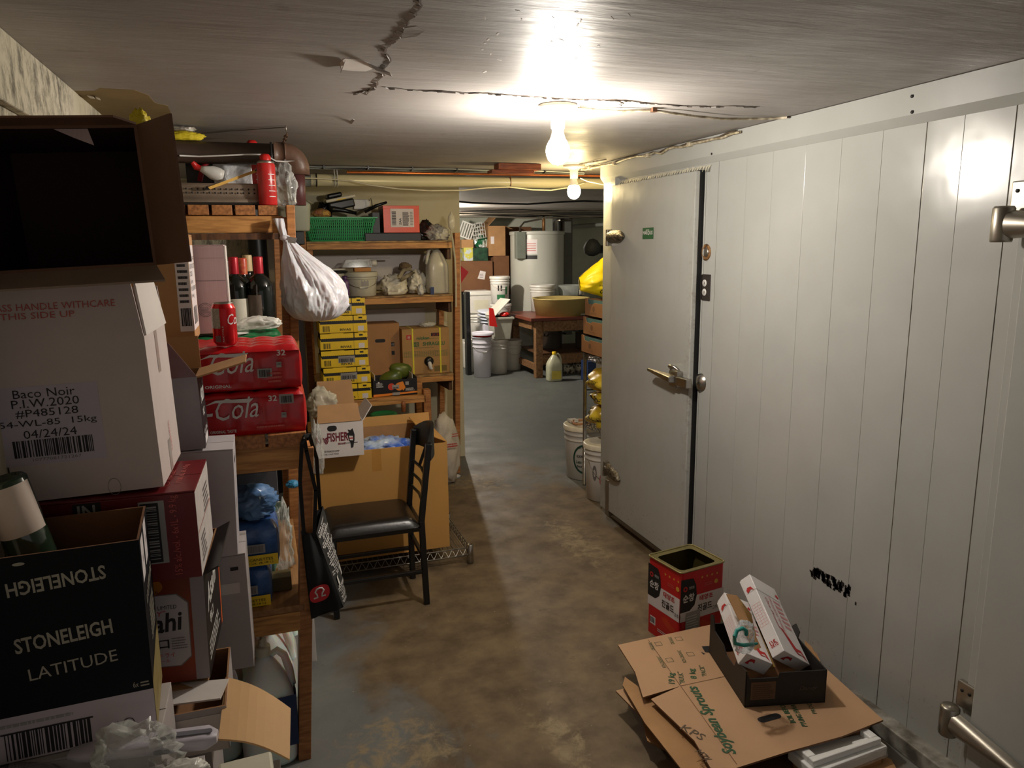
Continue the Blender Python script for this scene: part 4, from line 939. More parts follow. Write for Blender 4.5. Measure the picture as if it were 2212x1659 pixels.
T(jug('jug', 0.17, 0.15, 0.36, (-0.050, 2.60, 0.0), (0, 0, 0.0)), 'milky jug farthest back in the row under the shelf', 'jug')
T(jug('jug', 0.15, 0.14, 0.33, (-0.225, 2.50, 0.0), (0, 0, 0.3)), 'clear jug behind the narrow grey carton, left of the jug row', 'jug')
T(jug('jug', 0.15, 0.14, 0.33, (-0.235, 2.33, 0.0), (0, 0, 0.2)), 'clear jug nearest the brown flap, left of the jug row', 'jug')
cn = carton('carton', 0.36, 0.12, 0.37, (-0.07, 2.84, 0.0), m=WC); T(cn, 'white beer box with red stripes and black letters behind the jugs', 'box')
d = D(frame(0.36, 0.12, 0.37, 'front')); d.text(INK, 'CANADIAN', 0.03, 0.30, 0.28, 0.05, bold=True).rect('print', INKR, 0.13, 0.285, 0.012, 0.085).rect('print', INKR, 0.27, 0.285, 0.012, 0.085).rect('print', INKR, 0.08, 0.15, 0.06, 0.10).text(INK, 'x 355', 0.14, 0.27, 0.05, 0.012); d.done(cn)

# ------------------------------------------------------------------ clutter at the lower left corner of the photo
Z0 = 0.68
o = T(crumple(0.16, 0.07, 0.115, 51, 0.5, 3.2, 4).build('clear_plastic_bag', CLEAR, None, (-0.262, 1.305, Z0 + 0.001)), 'crumpled clear plastic bag in front of the black wine box barcode', 'plastic bag')
# long white appliance lid with a grey strip
a0, a1 = AZ(150, 1628, Z0 + 0.045), AZ(470, 1590, Z0 + 0.04)
g = M(); L = a1 - a0; ln = L.length; dirx = L.normalized(); side_ = Vector((-dirx.y, dirx.x, 0)).normalized(); up_ = dirx.cross(side_)
MT = Matrix(((dirx.x, side_.x, up_.x, a0.x), (dirx.y, side_.y, up_.y, a0.y), (dirx.z, side_.z, up_.z, a0.z), (0, 0, 0, 1)))
def rod(u, v):
    a = 2 * PI * v; rr = 0.5 if u == 0 or u == 1 else (0.9 if u < 0.1 else 1)
    return (u * ln, math.copysign(abs(math.cos(a)) ** 0.5, math.cos(a)) * 0.024 * rr, math.copysign(abs(math.sin(a)) ** 0.6, math.sin(a)) * 0.012 * rr * (0.75 + 0.5 * u))
g.grid(rod, 14, 20, mtx=MT); e = 14 * 21
g.add([MT @ Vector(rod(1, j / 20)) for j in range(20)], [tuple(range(20))]); 
ap = T(g.build('appliance_lid', mat('lilac_plastic', (196, 190, 200), 0.35, var=0.04)), 'long white plastic appliance lid with a grey strip, bottom left', 'appliance')
GR = mat('grey_strip', (112, 112, 120), 0.4)
def rr_(x0, x1, y0, y1, n=6):
    r_ = (y1 - y0) / 2; return [(x1 - r_ + r_ * math.sin(PI * i / n), (y0 + y1) / 2 - r_ * math.cos(PI * i / n)) for i in range(n + 1)] + [(x0 + r_ - r_ * math.sin(PI * i / n), (y0 + y1) / 2 + r_ * math.cos(PI * i / n)) for i in range(n + 1)]
M().prism(rr_(ln * 0.58, ln * 0.97, -0.006, 0.006), 0.002, MT @ Matrix.Translation((0, -0.004, 0.0145))).build('grey_strip', GR, ap)
M().prism(rr_(ln * 0.58, ln * 0.69, -0.004, 0.004), 0.002, MT @ fr((0, -0.0245, -0.002), (1, 0, 0), (0, 0, 1), (0, -1, 0))).build('push_button', GR, ap)
# clear dome
g = M(); c0 = AZ(60, 1740, Z0 + 0.02)
g.lathe([(0.10, 0), (0.098, 0.02), (0.088, 0.04), (0.065, 0.058), (0.03, 0.066), (0.0001, 0.068)], 36)
T(g.build('clear_dome_lid', mat('smoky_clear_plastic', (96, 92, 100), 0.15, alpha=0.5), None, (c0.x - 0.03, c0.y, Z0 + 0.001)), 'smoky clear dome lid at the bottom left corner', 'lid')
c0 = AZ(395, 1672, Z0 + 0.02)
T(crumple(0.10, 0.06, 0.045, 61, 0.4, 3, 4).build('clear_plastic_bag', WFILM, None, (c0.x, c0.y, Z0)), 'crumpled hazy plastic bag below the white appliance lid', 'plastic bag')
c0 = AZ(500, 1640, Z0); 
o = T(M().box(-0.05, -0.06, 0, 0.05, 0.06, 0.05).build('plastic_tray', CP, None, (-0.088, 1.33, 0.576), (0, 0, 0.06), bevel=0.006), 'cream plastic tray at the bottom edge beside the hazy bag', 'tray')
# ------------------------------------------------------------------ on the far upper deck of the left shelving
def tray_perf():
    a, b_ = AY(400, 452, 3.02), AY(582, 450, 3.02); x1 = b_.x; x0 = -0.42; z0 = ZT
    g = M(); xs = (x0 + x1) / 2; w_ = x1 - x0; d_ = 0.30
    prof = [(1.0, 0.0), (1.0, 0.012), (0.94, 0.014), (0.92, 0.03), (0.9, 0.062), (0.86, 0.07)]
    V = []; F = []; n = 32
    for s_, z in prof:
        for j in range(n):
            a_ = 2 * PI * j / n; e = 0.25; c_, q = math.cos(a_), math.sin(a_)
            V.append((math.copysign(abs(c_) ** e, c_) * (w_ / 2 - (1 - s_) * 0.12), math.copysign(abs(q) ** e, q) * (d_ / 2 - (1 - s_) * 0.12), z))
    for i in range(len(prof) - 1):
        for j in range(n): F.append((i * n + j, i * n + (j + 1) % n, (i + 1) * n + (j + 1) % n, (i + 1) * n + j))
    F.append(tuple((len(prof) - 1) * n + j for j in range(n))); g.add(V, F, sm=True)
    o = g.build('steam_pan', mat('dull_steel', (176, 158, 140), 0.45, metal=0.7, var=0.3, scale=8), None, (xs, 3.17, z0 + 0.012))
    T(o, 'upturned perforated steel pan on the high shelf', 'pan'); g = M()
    for r_ in range(2):
        for i in range(22):
            x = -w_ / 2 + 0.03 + i * (w_ - 0.06) / 21
            g.lathe([(0.0001, 0.0), (0.0035, 0.0), (0.0035, -0.001)], 8, mtx=fr((x, -d_ / 2 + 0.0042 + r_ * 0.0016, 0.034 + r_ * 0.014), (1, 0, 0), (0, 0.1, 1), (0, -1, 0.1)))
    g.build('perforations', INK, o)['kind'] = 'stuff'
    T(M().box(-w_ / 2 - 0.01, -d_ / 2 - 0.01, 0, w_ / 2 + 0.012, d_ / 2, 0.011).build('baking_tray', mat('dark_tray', (60, 54, 50), 0.4, metal=0.6), None, (xs, 3.17, z0 + 0.0005), bevel=0.003), 'dark flat baking tray under the perforated pan', 'tray')
    return o
tray_perf()
ztp = ZT + 0.084
def can_torch(x, y, z, lab, tilt=0):
    g = M(); g.lathe([(0.0001, 0), (0.030, 0), (0.0335, 0.004), (0.0335, 0.145), (0.031, 0.152), (0.026, 0.162)], 28)
    o = g.build('fuel_canister', mat('canister_red', (196, 44, 42), 0.3, var=0.2), None, (x, y, z), (0, 0, 0.4)); T(o, lab, 'canister')
    M().lathe([(0.031, 0.152), (0.0325, 0.156), (0.031, 0.159), (0.0265, 0.162), (0.0001, 0.163)], 24).build('metal_rim', STEEL, o)
    M().lathe([(0.02, 0.162), (0.02, 0.178), (0.014, 0.186), (0.0001, 0.187)], 20).build('cap', REDP, o)
    for k in range(5): M().lathe([(0.0339, 0.03 + k * 0.02), (0.0339, 0.033 + k * 0.02)], 8, a0=-1.8, a1=-1.0).build('print_line', INKW, o)
    return o
p = AY(578, 452, 3.02); can_torch(p.x + 0.004, 3.03 - 0.018, ZT + 0.001, 'front red fuel canister at the corner of the high shelf')
p = AY(549, 412, 3.2); can_torch(0.008, 3.28, ztp, 'red fuel canister standing behind the other one on the pan')
fb_ = M().box(-0.07, -0.05, 0, 0.07, 0.05, 0.155).build('foil_box', mat('crumpled_foil', (236, 238, 240), 0.3, metal=0.35, var=0.2, bump=1.0, bscale=22), None, (-0.075, 3.22, ztp), (0, 0, 0.1), bevel=0.002)  # bright reflection put into a whiter, less metallic base colour
T(fb_, 'shiny foil-wrapped box on the perforated pan', 'box')
bx = M().box(-0.05, -0.05, 0, 0.05, 0.05, 0.15).build('dark_box', mat('dark_grey_box', (38, 36, 40), 0.5), None, (-0.19, 3.24, ztp), bevel=0.002); T(bx, 'dark grey box left of the shiny foil box on the high shelf', 'box')
g = M(); g.lathe([(0.0001, 0), (0.022, 0.0), (0.026, 0.015), (0.025, 0.04), (0.015, 0.065), (0.01, 0.08), (0.0001, 0.08)], 24)
sb_ = T(g.build('spray_bottle', WP, None, (-0.105, 3.08, ztp + 0.027), (0, math.radians(-72), 0.2)), 'white trigger bottle lying on the perforated pan', 'bottle')
M().tube([(0, 0, 0.08), (0.0, 0, 0.095), (0.012, 0, 0.112)], [0.010, 0.013, 0.008], 10).build('trigger_head', REDP, sb_)
g = M(); g.tube([(-0.19, 3.13, ztp + 0.012), (-0.175, 3.12, ztp + 0.06), (-0.14, 3.125, ztp + 0.10), (-0.11, 3.13, ztp + 0.105), (-0.06, 3.14, ztp + 0.10)], 0.010, 10)
T(g.build('red_hose', mat('dark_red_hose', (140, 20, 34), 0.4)), 'dark red hose looped over the dark box on the high shelf', 'hose')
a, b_ = AY(448, 408, 3.02), AY(556, 368, 3.06)
sk = T(M().beam(a, b_, 0.006, 0.010).build('yellow_stick', mat('wood_yellow', (222, 176, 84), 0.4)), 'thin yellow stick with black binder clip ends lying across the pan', 'stick')
for q in (a, b_): M().prism([(-0.01, 0), (0.01, 0), (0, 0.014)], 0.012, fr((q.x, q.y - 0.005, q.z - 0.004), (1, 0, 0), (0, 0, 1), (0, -1, 0))).build('clip', BLK, sk)
T(crumple(0.10, 0.12, 0.20, 71, 0.5, 3, 4).build('clear_plastic_bag', CLEAR, None, (0.118, 3.09, ZT + 0.001)), 'clear plastic bag hanging over the right end of the high shelf', 'plastic bag')

# white bag hanging from the shelving post
def hang_bag():
    top = AY(612, 512, 2.93); bot = AY(680, 694, 2.93); zt, zb_ = top.z, bot.z; Hh = zt - zb_
    def rad(t):
        return 0.012 + 0.098 * (math.sin(min(1, t / 0.72) * PI / 2) ** 1.35) * (1 if t < 0.72 else max(0.0, 1 - ((t - 0.72) / 0.28) ** 2.6) ** 0.5)
    cxs = lambda t: AY(620 + 540 * rad(min(t, 0.72)), 600, 2.93).x
    g = M()
    def f(u, v):
        a = 2 * PI * v; r_ = rad(u); k = 1 - u
        pl = 1 + 0.10 * math.sin(9 * a + 2 * math.sin(u * 5)) * (0.35 + k) + 0.05 * math.sin(17 * a - u * 6) * (k + .2)
        q = Vector((math.cos(a), math.sin(a), u * 1.2)); q3 = Vector((math.cos(a) * 7, math.sin(a) * 7, u * 5 + math.cos(a - 1) * 1.5)); nn = (1 - abs(noise.noise(q * 3.1 + Vector((4, 1, 2)))) * 2) * 0.05 + (1 - abs(noise.noise(q3)) * 2.6) * 0.085 * (1 - 0.3 * u) + (1 - abs(noise.noise(q3 * 2.1)) * 2.6) * 0.03
        r2 = r_ * (pl + nn) + (0 if u < 1 else 0)
        return (cxs(u) + r2 * math.cos(a), 2.93 + r2 * 0.85 * math.sin(a), zt - u * Hh)
    g.grid(f, 110, 180); o = g.build('white_bag', BAGW); T(o, 'white plastic bag knotted and hanging from the shelving post', 'bag')
    g = M()
    P = [AY(601, 472, 2.95), AY(606, 490, 2.94), AY(613, 508, 2.93), AY(622, 522, 2.93)]
    def h(u, v):
        a = 2 * PI * v; i = min(2, int(u * 3)); c_ = P[i].lerp(P[i + 1], u * 3 - i); r_ = 0.011 + 0.010 * abs(u - 0.6)
        r_ *= 1 + 0.25 * math.sin(5 * a + u * 6); return (c_.x + r_ * math.cos(a), c_.y + r_ * math.sin(a), c_.z)
    g.grid(h, 14, 24); g.build('twisted_handle', BAGW, o)
    M().lathe([(0.0001, -0.012), (0.016, -0.008), (0.02, 0), (0.016, 0.008), (0.0001, 0.012)], 16, o=(P[2].x + 0.004, 2.925, P[2].z - 0.01)).build('knot', BAGW, o)
    g = M(); q = AY(640, 520, 2.90); g.add([AY(618, 510, 2.91), AY(642, 514, 2.88), AY(638, 526, 2.88), AY(622, 524, 2.91)], [(0, 1, 2, 3)]); g.build('loose_end', BAGW, o)
hang_bag()

# ------------------------------------------------------------------ back shelf against the partition
bs = E_('pine_shelf_rack', (0.77, 5.15, 0)); T(bs, 'pine shelf rack with three boards standing against the cream partition', 'shelf rack')
BO = (-0.77, -5.15, 0)
def bp_(g, n, mm=PINE, **k): return g.build(n, mm, bs, loc=BO, **k)
PZ = 1.69
bp_(M().beam((1.253, 5.005, 0), (1.290, 5.005, PZ), 0.036, 0.07, up=(0, 1, 0)), 'post', bevel=0.002)
bp_(M().beam((1.213, 5.30, 0), (1.243, 5.30, PZ), 0.036, 0.07, up=(0, 1, 0)), 'post', bevel=0.002)
bp_(M().beam((0.278, 5.005, 0), (0.278, 5.005, 1.705), 0.036, 0.07, up=(0, 1, 0)), 'post', bevel=0.002)
bp_(M().beam((0.31, 5.30, 0), (0.31, 5.30, 1.62), 0.036, 0.07, up=(0, 1, 0)), 'post', bevel=0.002)
for z, x1 in ((1.640, 1.252), (1.278, 1.25), (0.728, 1.238)):
    bp_(M().box(0.298, 4.972, z - 0.052, x1, 5.01, z - 0.012), 'front_rail', PINEX, bevel=0.002)
    bp_(M().box(0.298, 5.30, z - 0.052, x1 - 0.03, 5.335, z - 0.012), 'back_rail', PINEX, bevel=0.002)
    bp_(M().box(0.298, 4.968, z - 0.011, x1, 5.35, z), 'shelf_board', mat('stained_board', (190, 150, 96), 0.6, col2=(110, 84, 54), scale=6, stretch=(3, 12, 12)), bevel=0.0015)
    bp_(M().beam((x1 - 0.012, 5.02, z - 0.09), (x1 - 0.03, 5.33, z - 0.09), 0.025, 0.075), 'side_brace', DWOOD, bevel=0.002)
bp_(M().box(0.298, 4.99, 1.53, 0.335, 5.02, 1.60), 'corner_block', PINE, bevel=0.004)
# white boards leaning on the partition behind the racks
T(M().box(0.36, 5.362, 1.30, 1.20, 5.372, 1.55).build('white_board', WC), 'white board leaning on the partition behind the second shelf', 'board')
T(M().box(0.52, 5.362, 0.74, 1.13, 5.372, 1.16).build('white_board', WC), 'white board leaning on the partition behind the lowest shelf', 'board')
T(M().lathe([(0.0575, 0.0), (0.0575, H)], 24, o=(AY(561, 600, 5.0).x, 5.0, 0)).build('drain_stack', mat('black_iron', (22, 22, 24), 0.4, var=0.3), None), 'black vertical iron drain pipe behind the wine bottles', 'pipe')
T(M().box(AY(583, 600, 5.2).x, 5.36, 0.4, AY(600, 600, 5.2).x + 0.03, 5.378, 1.9).build('white_board', WC), 'tall narrow white board behind the shelving post beside the black pipe', 'board')
T(M().box(-0.48, 5.345, 0.3, AY(541, 600, 5.3).x, 5.379, 1.95).build('plaster_patch', PLASTER), 'mouldy plaster face on the partition left of the black pipe', 'wall patch')['kind'] = 'structure'

# small bench in front of the rack
sb2 = E_('small_bench', (0.6, 4.72, 0)); T(sb2, 'low pine bench carrying the yellow crates and the mango tray', 'bench')
zb2 = 0.668
M().box(-0.36, -0.15, zb2 - 0.02, 0.352, 0.17, zb2).build('bench_top', PINEX, sb2, bevel=0.002)
M().box(-0.36, -0.15, zb2 - 0.045, 0.352, -0.125, zb2 - 0.0205).build('front_rail', PINEX, sb2, bevel=0.002)
for x in (-0.33, 0.357):
    for y in (-0.12, 0.14): M().box(x - 0.018, y - 0.03, 0, x + 0.03, y + 0.03, zb2 - 0.021 if x < 0 else zb2 + 0.035).build('leg', PINE, sb2, bevel=0.006)
M().box(0.15, 0.10, 0.30, 0.30, 0.13, 0.34).build('brace', DWOOD, sb2)

# yellow fruit crates
YW, YD, YH = 0.285, 0.24, 0.104
DKB = mat('navy_black_print', (28, 26, 34), 0.5)
def yellow_crate(loc, rz, seed, label_, lowlabel):
    o = E_('fruit_crate', loc, (0, 0, rz)); g = M()
    g.box(-YW / 2, -YD / 2, 0, YW / 2, YD / 2, 0.004, 0); t = 0.004; hb = YH * 0.60
    g.box(-YW / 2, -YD / 2, 0, YW / 2, -YD / 2 + t, hb); g.box(-YW / 2, YD / 2 - t, 0, YW / 2, YD / 2, hb)
    g.box(-YW / 2, -YD / 2 + t, 0, -YW / 2 + t, YD / 2 - t, hb); g.box(YW / 2 - t, -YD / 2 + t, 0, YW / 2, YD / 2 - t, hb)
    g.build('crate_body', YELP, o)
    M().box(-YW / 2 + 0.006, -YD / 2 + 0.006, 0.02, YW / 2 - 0.006, YD / 2 - 0.006, YH - 0.006).build('inner_liner', DKB, o)
    # scalloped upper flaps front left and right of the seam, with humps
    for x0, x1, nm in ((-YW / 2 + 0.002, YW * 0.20, 'scalloped_flap'), (YW * 0.22, YW / 2 - 0.001, 'scalloped_flap')):
        n = int((x1 - x0) / 0.004); P = []
        for i in range(n + 1):
            x = x0 + (x1 - x0) * i / n; P.append((x, YH * 0.68 + 0.0035 * abs(math.sin(x * 260))))
        mid = (x0 + x1) / 2; q = (x1 - x0)
        P += [(x1, YH * 0.97), (mid + q * 0.22, YH * 0.97), (mid + q * 0.17, YH * 1.0), (mid - q * 0.17, YH * 1.0), (mid - q * 0.22, YH * 0.97), (x0, YH * 0.97)]
        M().prism(P, 0.004, fr((0, -YD / 2 + 0.003, 0), (1, 0, 0), (0, 0, 1), (0, -1, 0))).build(nm, YELP, o)
    d = D(frame(YW, YD, YH, 'front'))
    d.rect('print', DKB, 0.004, hb - 0.008, YW - 0.008, 0.010, 0.0006).rect('print', DKB, YW * 0.70, 0.001, 0.0012, hb, 0.0006)
    d.rect('label', PAPER, YW * 0.80, 0.008, 0.036, 0.03).bars(INK, 0.018, 0.010, 0.04, 0.034, 12)
    d.text(INK, 'RIVAS', YW * 0.42, 0.012, 0.066, 0.014, bold=True).rect('mark', INK, YW * 0.82, YH * 0.8, 0.022, 0.01, 0.0016)
    if lowlabel: d.rect('label', PAPERG, YW * 0.36, 0.026, 0.10, 0.042, 0.0018).bars(INK, YW * 0.38, 0.03, 0.085, 0.022, 26, lift=0.0024).lines(INKG, YW * 0.38, 0.055, 0.08, 0.008, 1, lift=0.0024)
    d.done(o)
    return T(o, label_, 'crate', 'yellow fruit crates in a stack')
ords = ['lowest', 'second from the bottom', 'third from the bottom', 'third from the top', 'second from the top', 'topmost']
for i in range(6):
    yellow_crate((0.462 + [0.008, 0.006, 0, 0, 0, -0.004][i], 4.70, zb2 + 0.001 + i * (YH + 0.0015)), math.radians([0, .6, -.5, 0, .4, -.8][i]), i, 'yellow fruit crate, %s in the stack on the bench' % ords[i], i in (1, 2, 5))

# green slotted basket
GW, GD, GH = 0.455, 0.30, 0.152
def basket():
    o = E_('plastic_basket', (0.52, 5.15, 1.6405)); T(o, 'green slotted plastic basket on the top shelf', 'basket')
    tp = 0.032
    def wall(p0, p1, q0, q1, name, n):   # p bottom corners, q top corners
        g = M(); p0, p1, q0, q1 = map(Vector, (p0, p1, q0, q1)); nrm = (p1 - p0).cross(q0 - p0).normalized() * 0.003
        def P(u, v): return p0.lerp(p1, u).lerp(q0.lerp(q1, u), v)
        def slab(u0, u1, v0, v1):
            a = [P(u0, v0), P(u1, v0), P(u1, v1), P(u0, v1)]; b2 = [x + nrm for x in a]; g.hexa([a[0], a[1], b2[1], b2[0], a[3], a[2], b2[2], b2[3]])
        rows = 7
        slab(0, 1, 0, 0.06); slab(0, 1, 0.93, 1)
        for r_ in range(1, rows): slab(0, 1, 0.06 + 0.87 * r_ / rows - 0.016, 0.06 + 0.87 * r_ / rows + 0.012)
        for i in range(n + 1): slab(max(0, i / n - 0.007), min(1, i / n + 0.007) if i else 0.02, 0, 1)
        slab(0, 0.03, 0, 1); slab(0.97, 1, 0, 1)
        w__ = g.build(name, GRNP, o); return w__
    a, b2 = GW / 2 - tp, GD / 2 - tp * .7; A_, B_ = GW / 2, GD / 2
    wall((-a, -b2, 0), (a, -b2, 0), (-A_, -B_, GH), (A_, -B_, GH), 'front_lattice', 34)
    wall((a, b2, 0), (-a, b2, 0), (A_, B_, GH), (-A_, B_, GH), 'back_lattice', 20)
    wall((a, -b2, 0), (a, b2, 0), (A_, -B_, GH), (A_, B_, GH), 'side_lattice', 16); wall((-a, b2, 0), (-a, -b2, 0), (-A_, B_, GH), (-A_, -B_, GH), 'side_lattice', 16)
    M().box(-a, -b2, 0, a, b2, 0.004).build('bottom', GRNP, o)
    g = M(); 
    for s_ in ((-A_ - .012, -B_ - .012, A_ + .012, -B_ + .002), (-A_ - .012, B_ - .002, A_ + .012, B_ + .012), (-A_ - .012, -B_, -A_ + .002, B_), (A_ - .002, -B_, A_ + .012, B_)): g.box(s_[0], s_[1], GH - 0.006, s_[2], s_[3], GH + 0.002)
    g.build('rim', GRNP, o)
basket()
ZB = 1.6405 + 0.075
zt_ = 1.6405
T(M().box(-0.16, -0.10, 0, 0.16, 0.10, 0.09).build('dark_container', mat('dark_grey_tub', (34, 34, 38), 0.5), None, (0.52, 5.15, zt_ + 0.006), bevel=0.01), 'dark container inside the green basket', 'container')
g = M(); g.tube([AY(716, 452, 5.1), AY(724, 452, 5.1), AY(745, 455, 5.1), AY(770, 461, 5.1)], [0.022, 0.018, 0.014, 0.01], 14)
T(g.build('black_nozzle', BLK), 'black ribbed vacuum nozzle resting on the green basket', 'nozzle')
p = AY(735, 430, 5.14)
cs_ = E_('tool_case', (p.x, 5.16, p.z - 0.03), (0, math.radians(-12), 0.1)); T(cs_, 'black case with a white lid edge, tipped on top of the green basket', 'case')
M().box(-0.085, -0.06, -0.035, 0.085, 0.06, 0.02).build('case_body', BLK, cs_, bevel=0.01)
M().box(-0.10, -0.066, 0.022, 0.10, 0.06, 0.042).build('case_lid', mat('ivory_plastic', (214, 208, 186), 0.4), cs_, bevel=0.006)
M().box(-0.03, -0.068, 0.024, 0.03, -0.066, 0.03).build('yellow_mark', YELP, cs_)
M().box(-0.08, -0.05, 0.043, 0.02, 0.05, 0.075).build('accessory_tray', BLK, cs_, bevel=0.012)
p = AY(700, 425, 5.2)
T(crumple(0.12, 0.1, 0.11, 77, 0.4).build('black_plastic_bag', mat('black_bag', (24, 22, 22), 0.25, bump=0.3), None, (p.x, 5.2, zt_ + 0.155)), 'crumpled black bag behind the clear snack pack on the basket', 'bag')
p = AY(690, 455, 5.04); sn = crumple(0.13, 0.07, 0.055, 79, 0.3).build('snack_pack', film('amber_film', (200, 150, 90), 0.45), None, (p.x + 0.01, 5.04, zt_ + 0.155)); T(sn, 'clear pack with brown and yellow snacks on the basket', 'packet')
M().box(-0.035, -0.02, 0.015, 0.0, 0.02, 0.04).build('snack_label', mat('snack_red', (170, 60, 36), 0.5), sn); M().box(0.01, -0.02, 0.012, 0.045, 0.02, 0.035).build('snack_label', YELP, sn)
g = M(); g.tube([AY(788, 458, 5.1), AY(812, 445, 5.1), AY(835, 437, 5.12)], [0.010, 0.012, 0.008], 10); T(g.build('black_bracket', BLKM), 'black metal bracket lying between basket and orange box', 'bracket')
g = M(); g.tube([AY(798, 434, 5.3), AY(801, 428, 5.3), AY(803, 436, 5.3), AY(804, 446, 5.3)], 0.003, 8); g.tube([AY(804, 446, 5.3), AY(770, 456, 5.3)], 0.003, 8); T(g.build('wire_hook', BLKM), 'bent black wire hook against the partition above the basket', 'hook')
a, b_ = AY(765, 452, 5.33), AY(800, 440, 5.33); T(M().box(a.x, 5.345, a.z, b_.x, 5.355, b_.z + 0.03).build('white_sheet', WP, bevel=0.004), 'white lid edge leaning on the partition above the basket', 'lid')
# white bin between the racks
wbn = E_('white_bin', (0.245, 4.75, 1.70)); T(wbn, 'off-white lidded bin between high shelf and green basket', 'bin')
g = M(); n = 28; V = []; F = []
for s_, z in ((0.78, 0.0), (0.84, 0.01), (1.0, 0.17)):
    for j in range(n):
        a_ = 2 * PI * j / n; c_, q = math.cos(a_), math.sin(a_); V.append((math.copysign(abs(c_) ** .45, c_) * 0.075 * s_, math.copysign(abs(q) ** .45, q) * 0.10 * s_, z))
for i in range(2):
    for j in range(n): F.append((i * n + j, i * n + (j + 1) % n, (i + 1) * n + (j + 1) % n, (i + 1) * n + j))
F.append(tuple(range(n - 1, -1, -1))); g.add(V, F, sm=True); g.build('bin_body', mat('pale_sage_plastic', (186, 190, 172), 0.4, var=0.05), wbn)
g = M(); g.grid(lambda u, v: (-0.085 + 0.17 * u, -0.11 + 0.22 * v, 0.172 + 0.012 * math.sin(PI * u) - (0.012 if u in (0, 1) or v in (0, 1) else 0) + 0.004 * math.sin(u * 25)), 20, 8); g.build('bin_lid', mat('ivory_lid', (212, 208, 190), 0.35), wbn)
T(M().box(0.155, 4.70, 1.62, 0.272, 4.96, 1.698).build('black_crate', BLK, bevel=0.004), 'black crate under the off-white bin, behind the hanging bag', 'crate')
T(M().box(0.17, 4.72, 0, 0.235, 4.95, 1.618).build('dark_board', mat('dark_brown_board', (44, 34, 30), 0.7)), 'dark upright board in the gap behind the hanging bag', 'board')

# orange shoe box on a flat black box
a, b_ = AY(812, 500, 5.0), AY(906, 517, 5.0)
bkx = carton('flat_box', 0.37, 0.28, 0.052, ((a.x + b_.x) / 2 - 0.03, 5.14, 1.6405), m=mat('black_card', (30, 28, 32), 0.45)); T(bkx, 'flat black box under the orange box on the top shelf', 'box')
a, b_ = AY(827, 442, 5.0), AY(907, 500, 5.0)
OW, OH_ = b_.x - a.x, a.z - b_.z
ob = M().box(-OW / 2, -0.1, 0, OW / 2, 0.1, OH_, 0, kf={5: 1, 1: 1}).build('shoe_box', [mat('orange_card', (232, 84, 44), 0.35, var=0.06), mat('black_card', (30, 28, 32), 0.45)], None, ((a.x + b_.x) / 2, 5.105, 1.6935), (0, 0, 0), bevel=0.002)
T(ob, 'glossy orange box with a white parcel label on the top shelf', 'box')
M().box(-OW / 2 - 0.001, -0.101, OH_ - 0.02, OW / 2 + 0.001, 0.1, OH_ + 0.002).build('box_lid', bpy.data.materials['orange_card'], ob, bevel=0.002)
d = D(frame(OW, 0.202, OH_, 'front')); d.rect('label', PAPER, 0.048, 0.035, 0.155, 0.12, 0.0012).bars(INK, 0.056, 0.048, 0.028, 0.09, 26, vert=True, lift=0.0022).text(INK, 'ZAA', 0.118, 0.05, 0.045, 0.014, rot=PI / 2, bold=True, lift=0.0022)
d.lines(INKG, 0.128, 0.045, 0.045, 0.09, 14, frac=0.8, lift=0.0022).lines(INKG, 0.178, 0.05, 0.02, 0.09, 9, lift=0.0022).done(ob)
fl = M().box(-0.19, -0.1, 0, -0.145, 0.09, 0.13).build('black_flap', bpy.data.materials['black_card'], ob)
p = AY(918, 515, 5.1); T(crumple(0.12, 0.13, 0.15, 81, 0.4).build('dark_plastic_bag', mat('sheer_black_bag', (52, 50, 48), 0.25, bump=0.3), None, (p.x + 0.02, 5.16, 1.6405)), 'crumpled sheer black bag right of the orange box', 'bag')
p = AY(950, 515, 5.05); T(crumple(0.17, 0.14, 0.115, 83, 0.45, 3.4).build('white_plastic_bag', mat('grey_white_bag', (196, 192, 180), 0.3, bump=0.3), None, (p.x - 0.012, 5.08, 1.6405)), 'crumpled white shopping bag at the right end of the top shelf', 'bag')
# siphon pump hanging at the right post
g = M(); P = [AY(974, 498, 4.93), AY(978, 520, 4.93), AY(983, 560, 4.93), AY(985, 610, 4.93), AY(985, 663, 4.93)]
g.tube(P, 0.0065, 10); sp_ = g.build('siphon_pump', film('clear_tube', (220, 216, 190), 0.45)); T(sp_, 'clear siphon pump with its tube hanging on the right post', 'siphon pump')
p = AY(975, 478, 4.93); M().lathe([(0.0001, -0.06), (0.012, -0.055), (0.022, -0.035), (0.024, 0.0), (0.022, 0.03), (0.014, 0.045), (0.008, 0.048), (0.008, 0.062), (0.0001, 0.063)], 18, o=(p.x, p.y, p.z)).build('bulb', film('clear_bulb', (226, 220, 200), 0.5), sp_)

# second shelf
z2 = 1.2785
p = AY(715, 632, 5.05)
bu = bucket('bucket', 0.095, 0.085, 0.155, (p.x, 5.08, z2), m=CP, rings=1); T(bu, 'white pail with a yellow label behind the hanging bag', 'bucket')
M().lathe([(0.0905, 0.02), (0.094, 0.09)], 16, a0=-2.2, a1=-0.6).build('label', YELP, bu)
p = AY(745, 637, 5.03); g = M(); g.lathe([(0.0001, 0), (0.024, 0), (0.026, 0.004), (0.026, 0.10), (0.02, 0.112), (0.014, 0.115), (0.0001, 0.115)], 22)
vb = T(g.build('shampoo_bottle', mat('violet_plastic', (112, 78, 130), 0.3), None, (p.x + 0.002, 5.0, z2)), 'small violet bottle standing between two pails', 'bottle')
M().lathe([(0.016, 0.115), (0.017, 0.119), (0.017, 0.138), (0.0001, 0.14)], 18).build('cap', mat('violet_cap', (82, 52, 98), 0.3), vb)
p = AY(783, 637, 5.05)
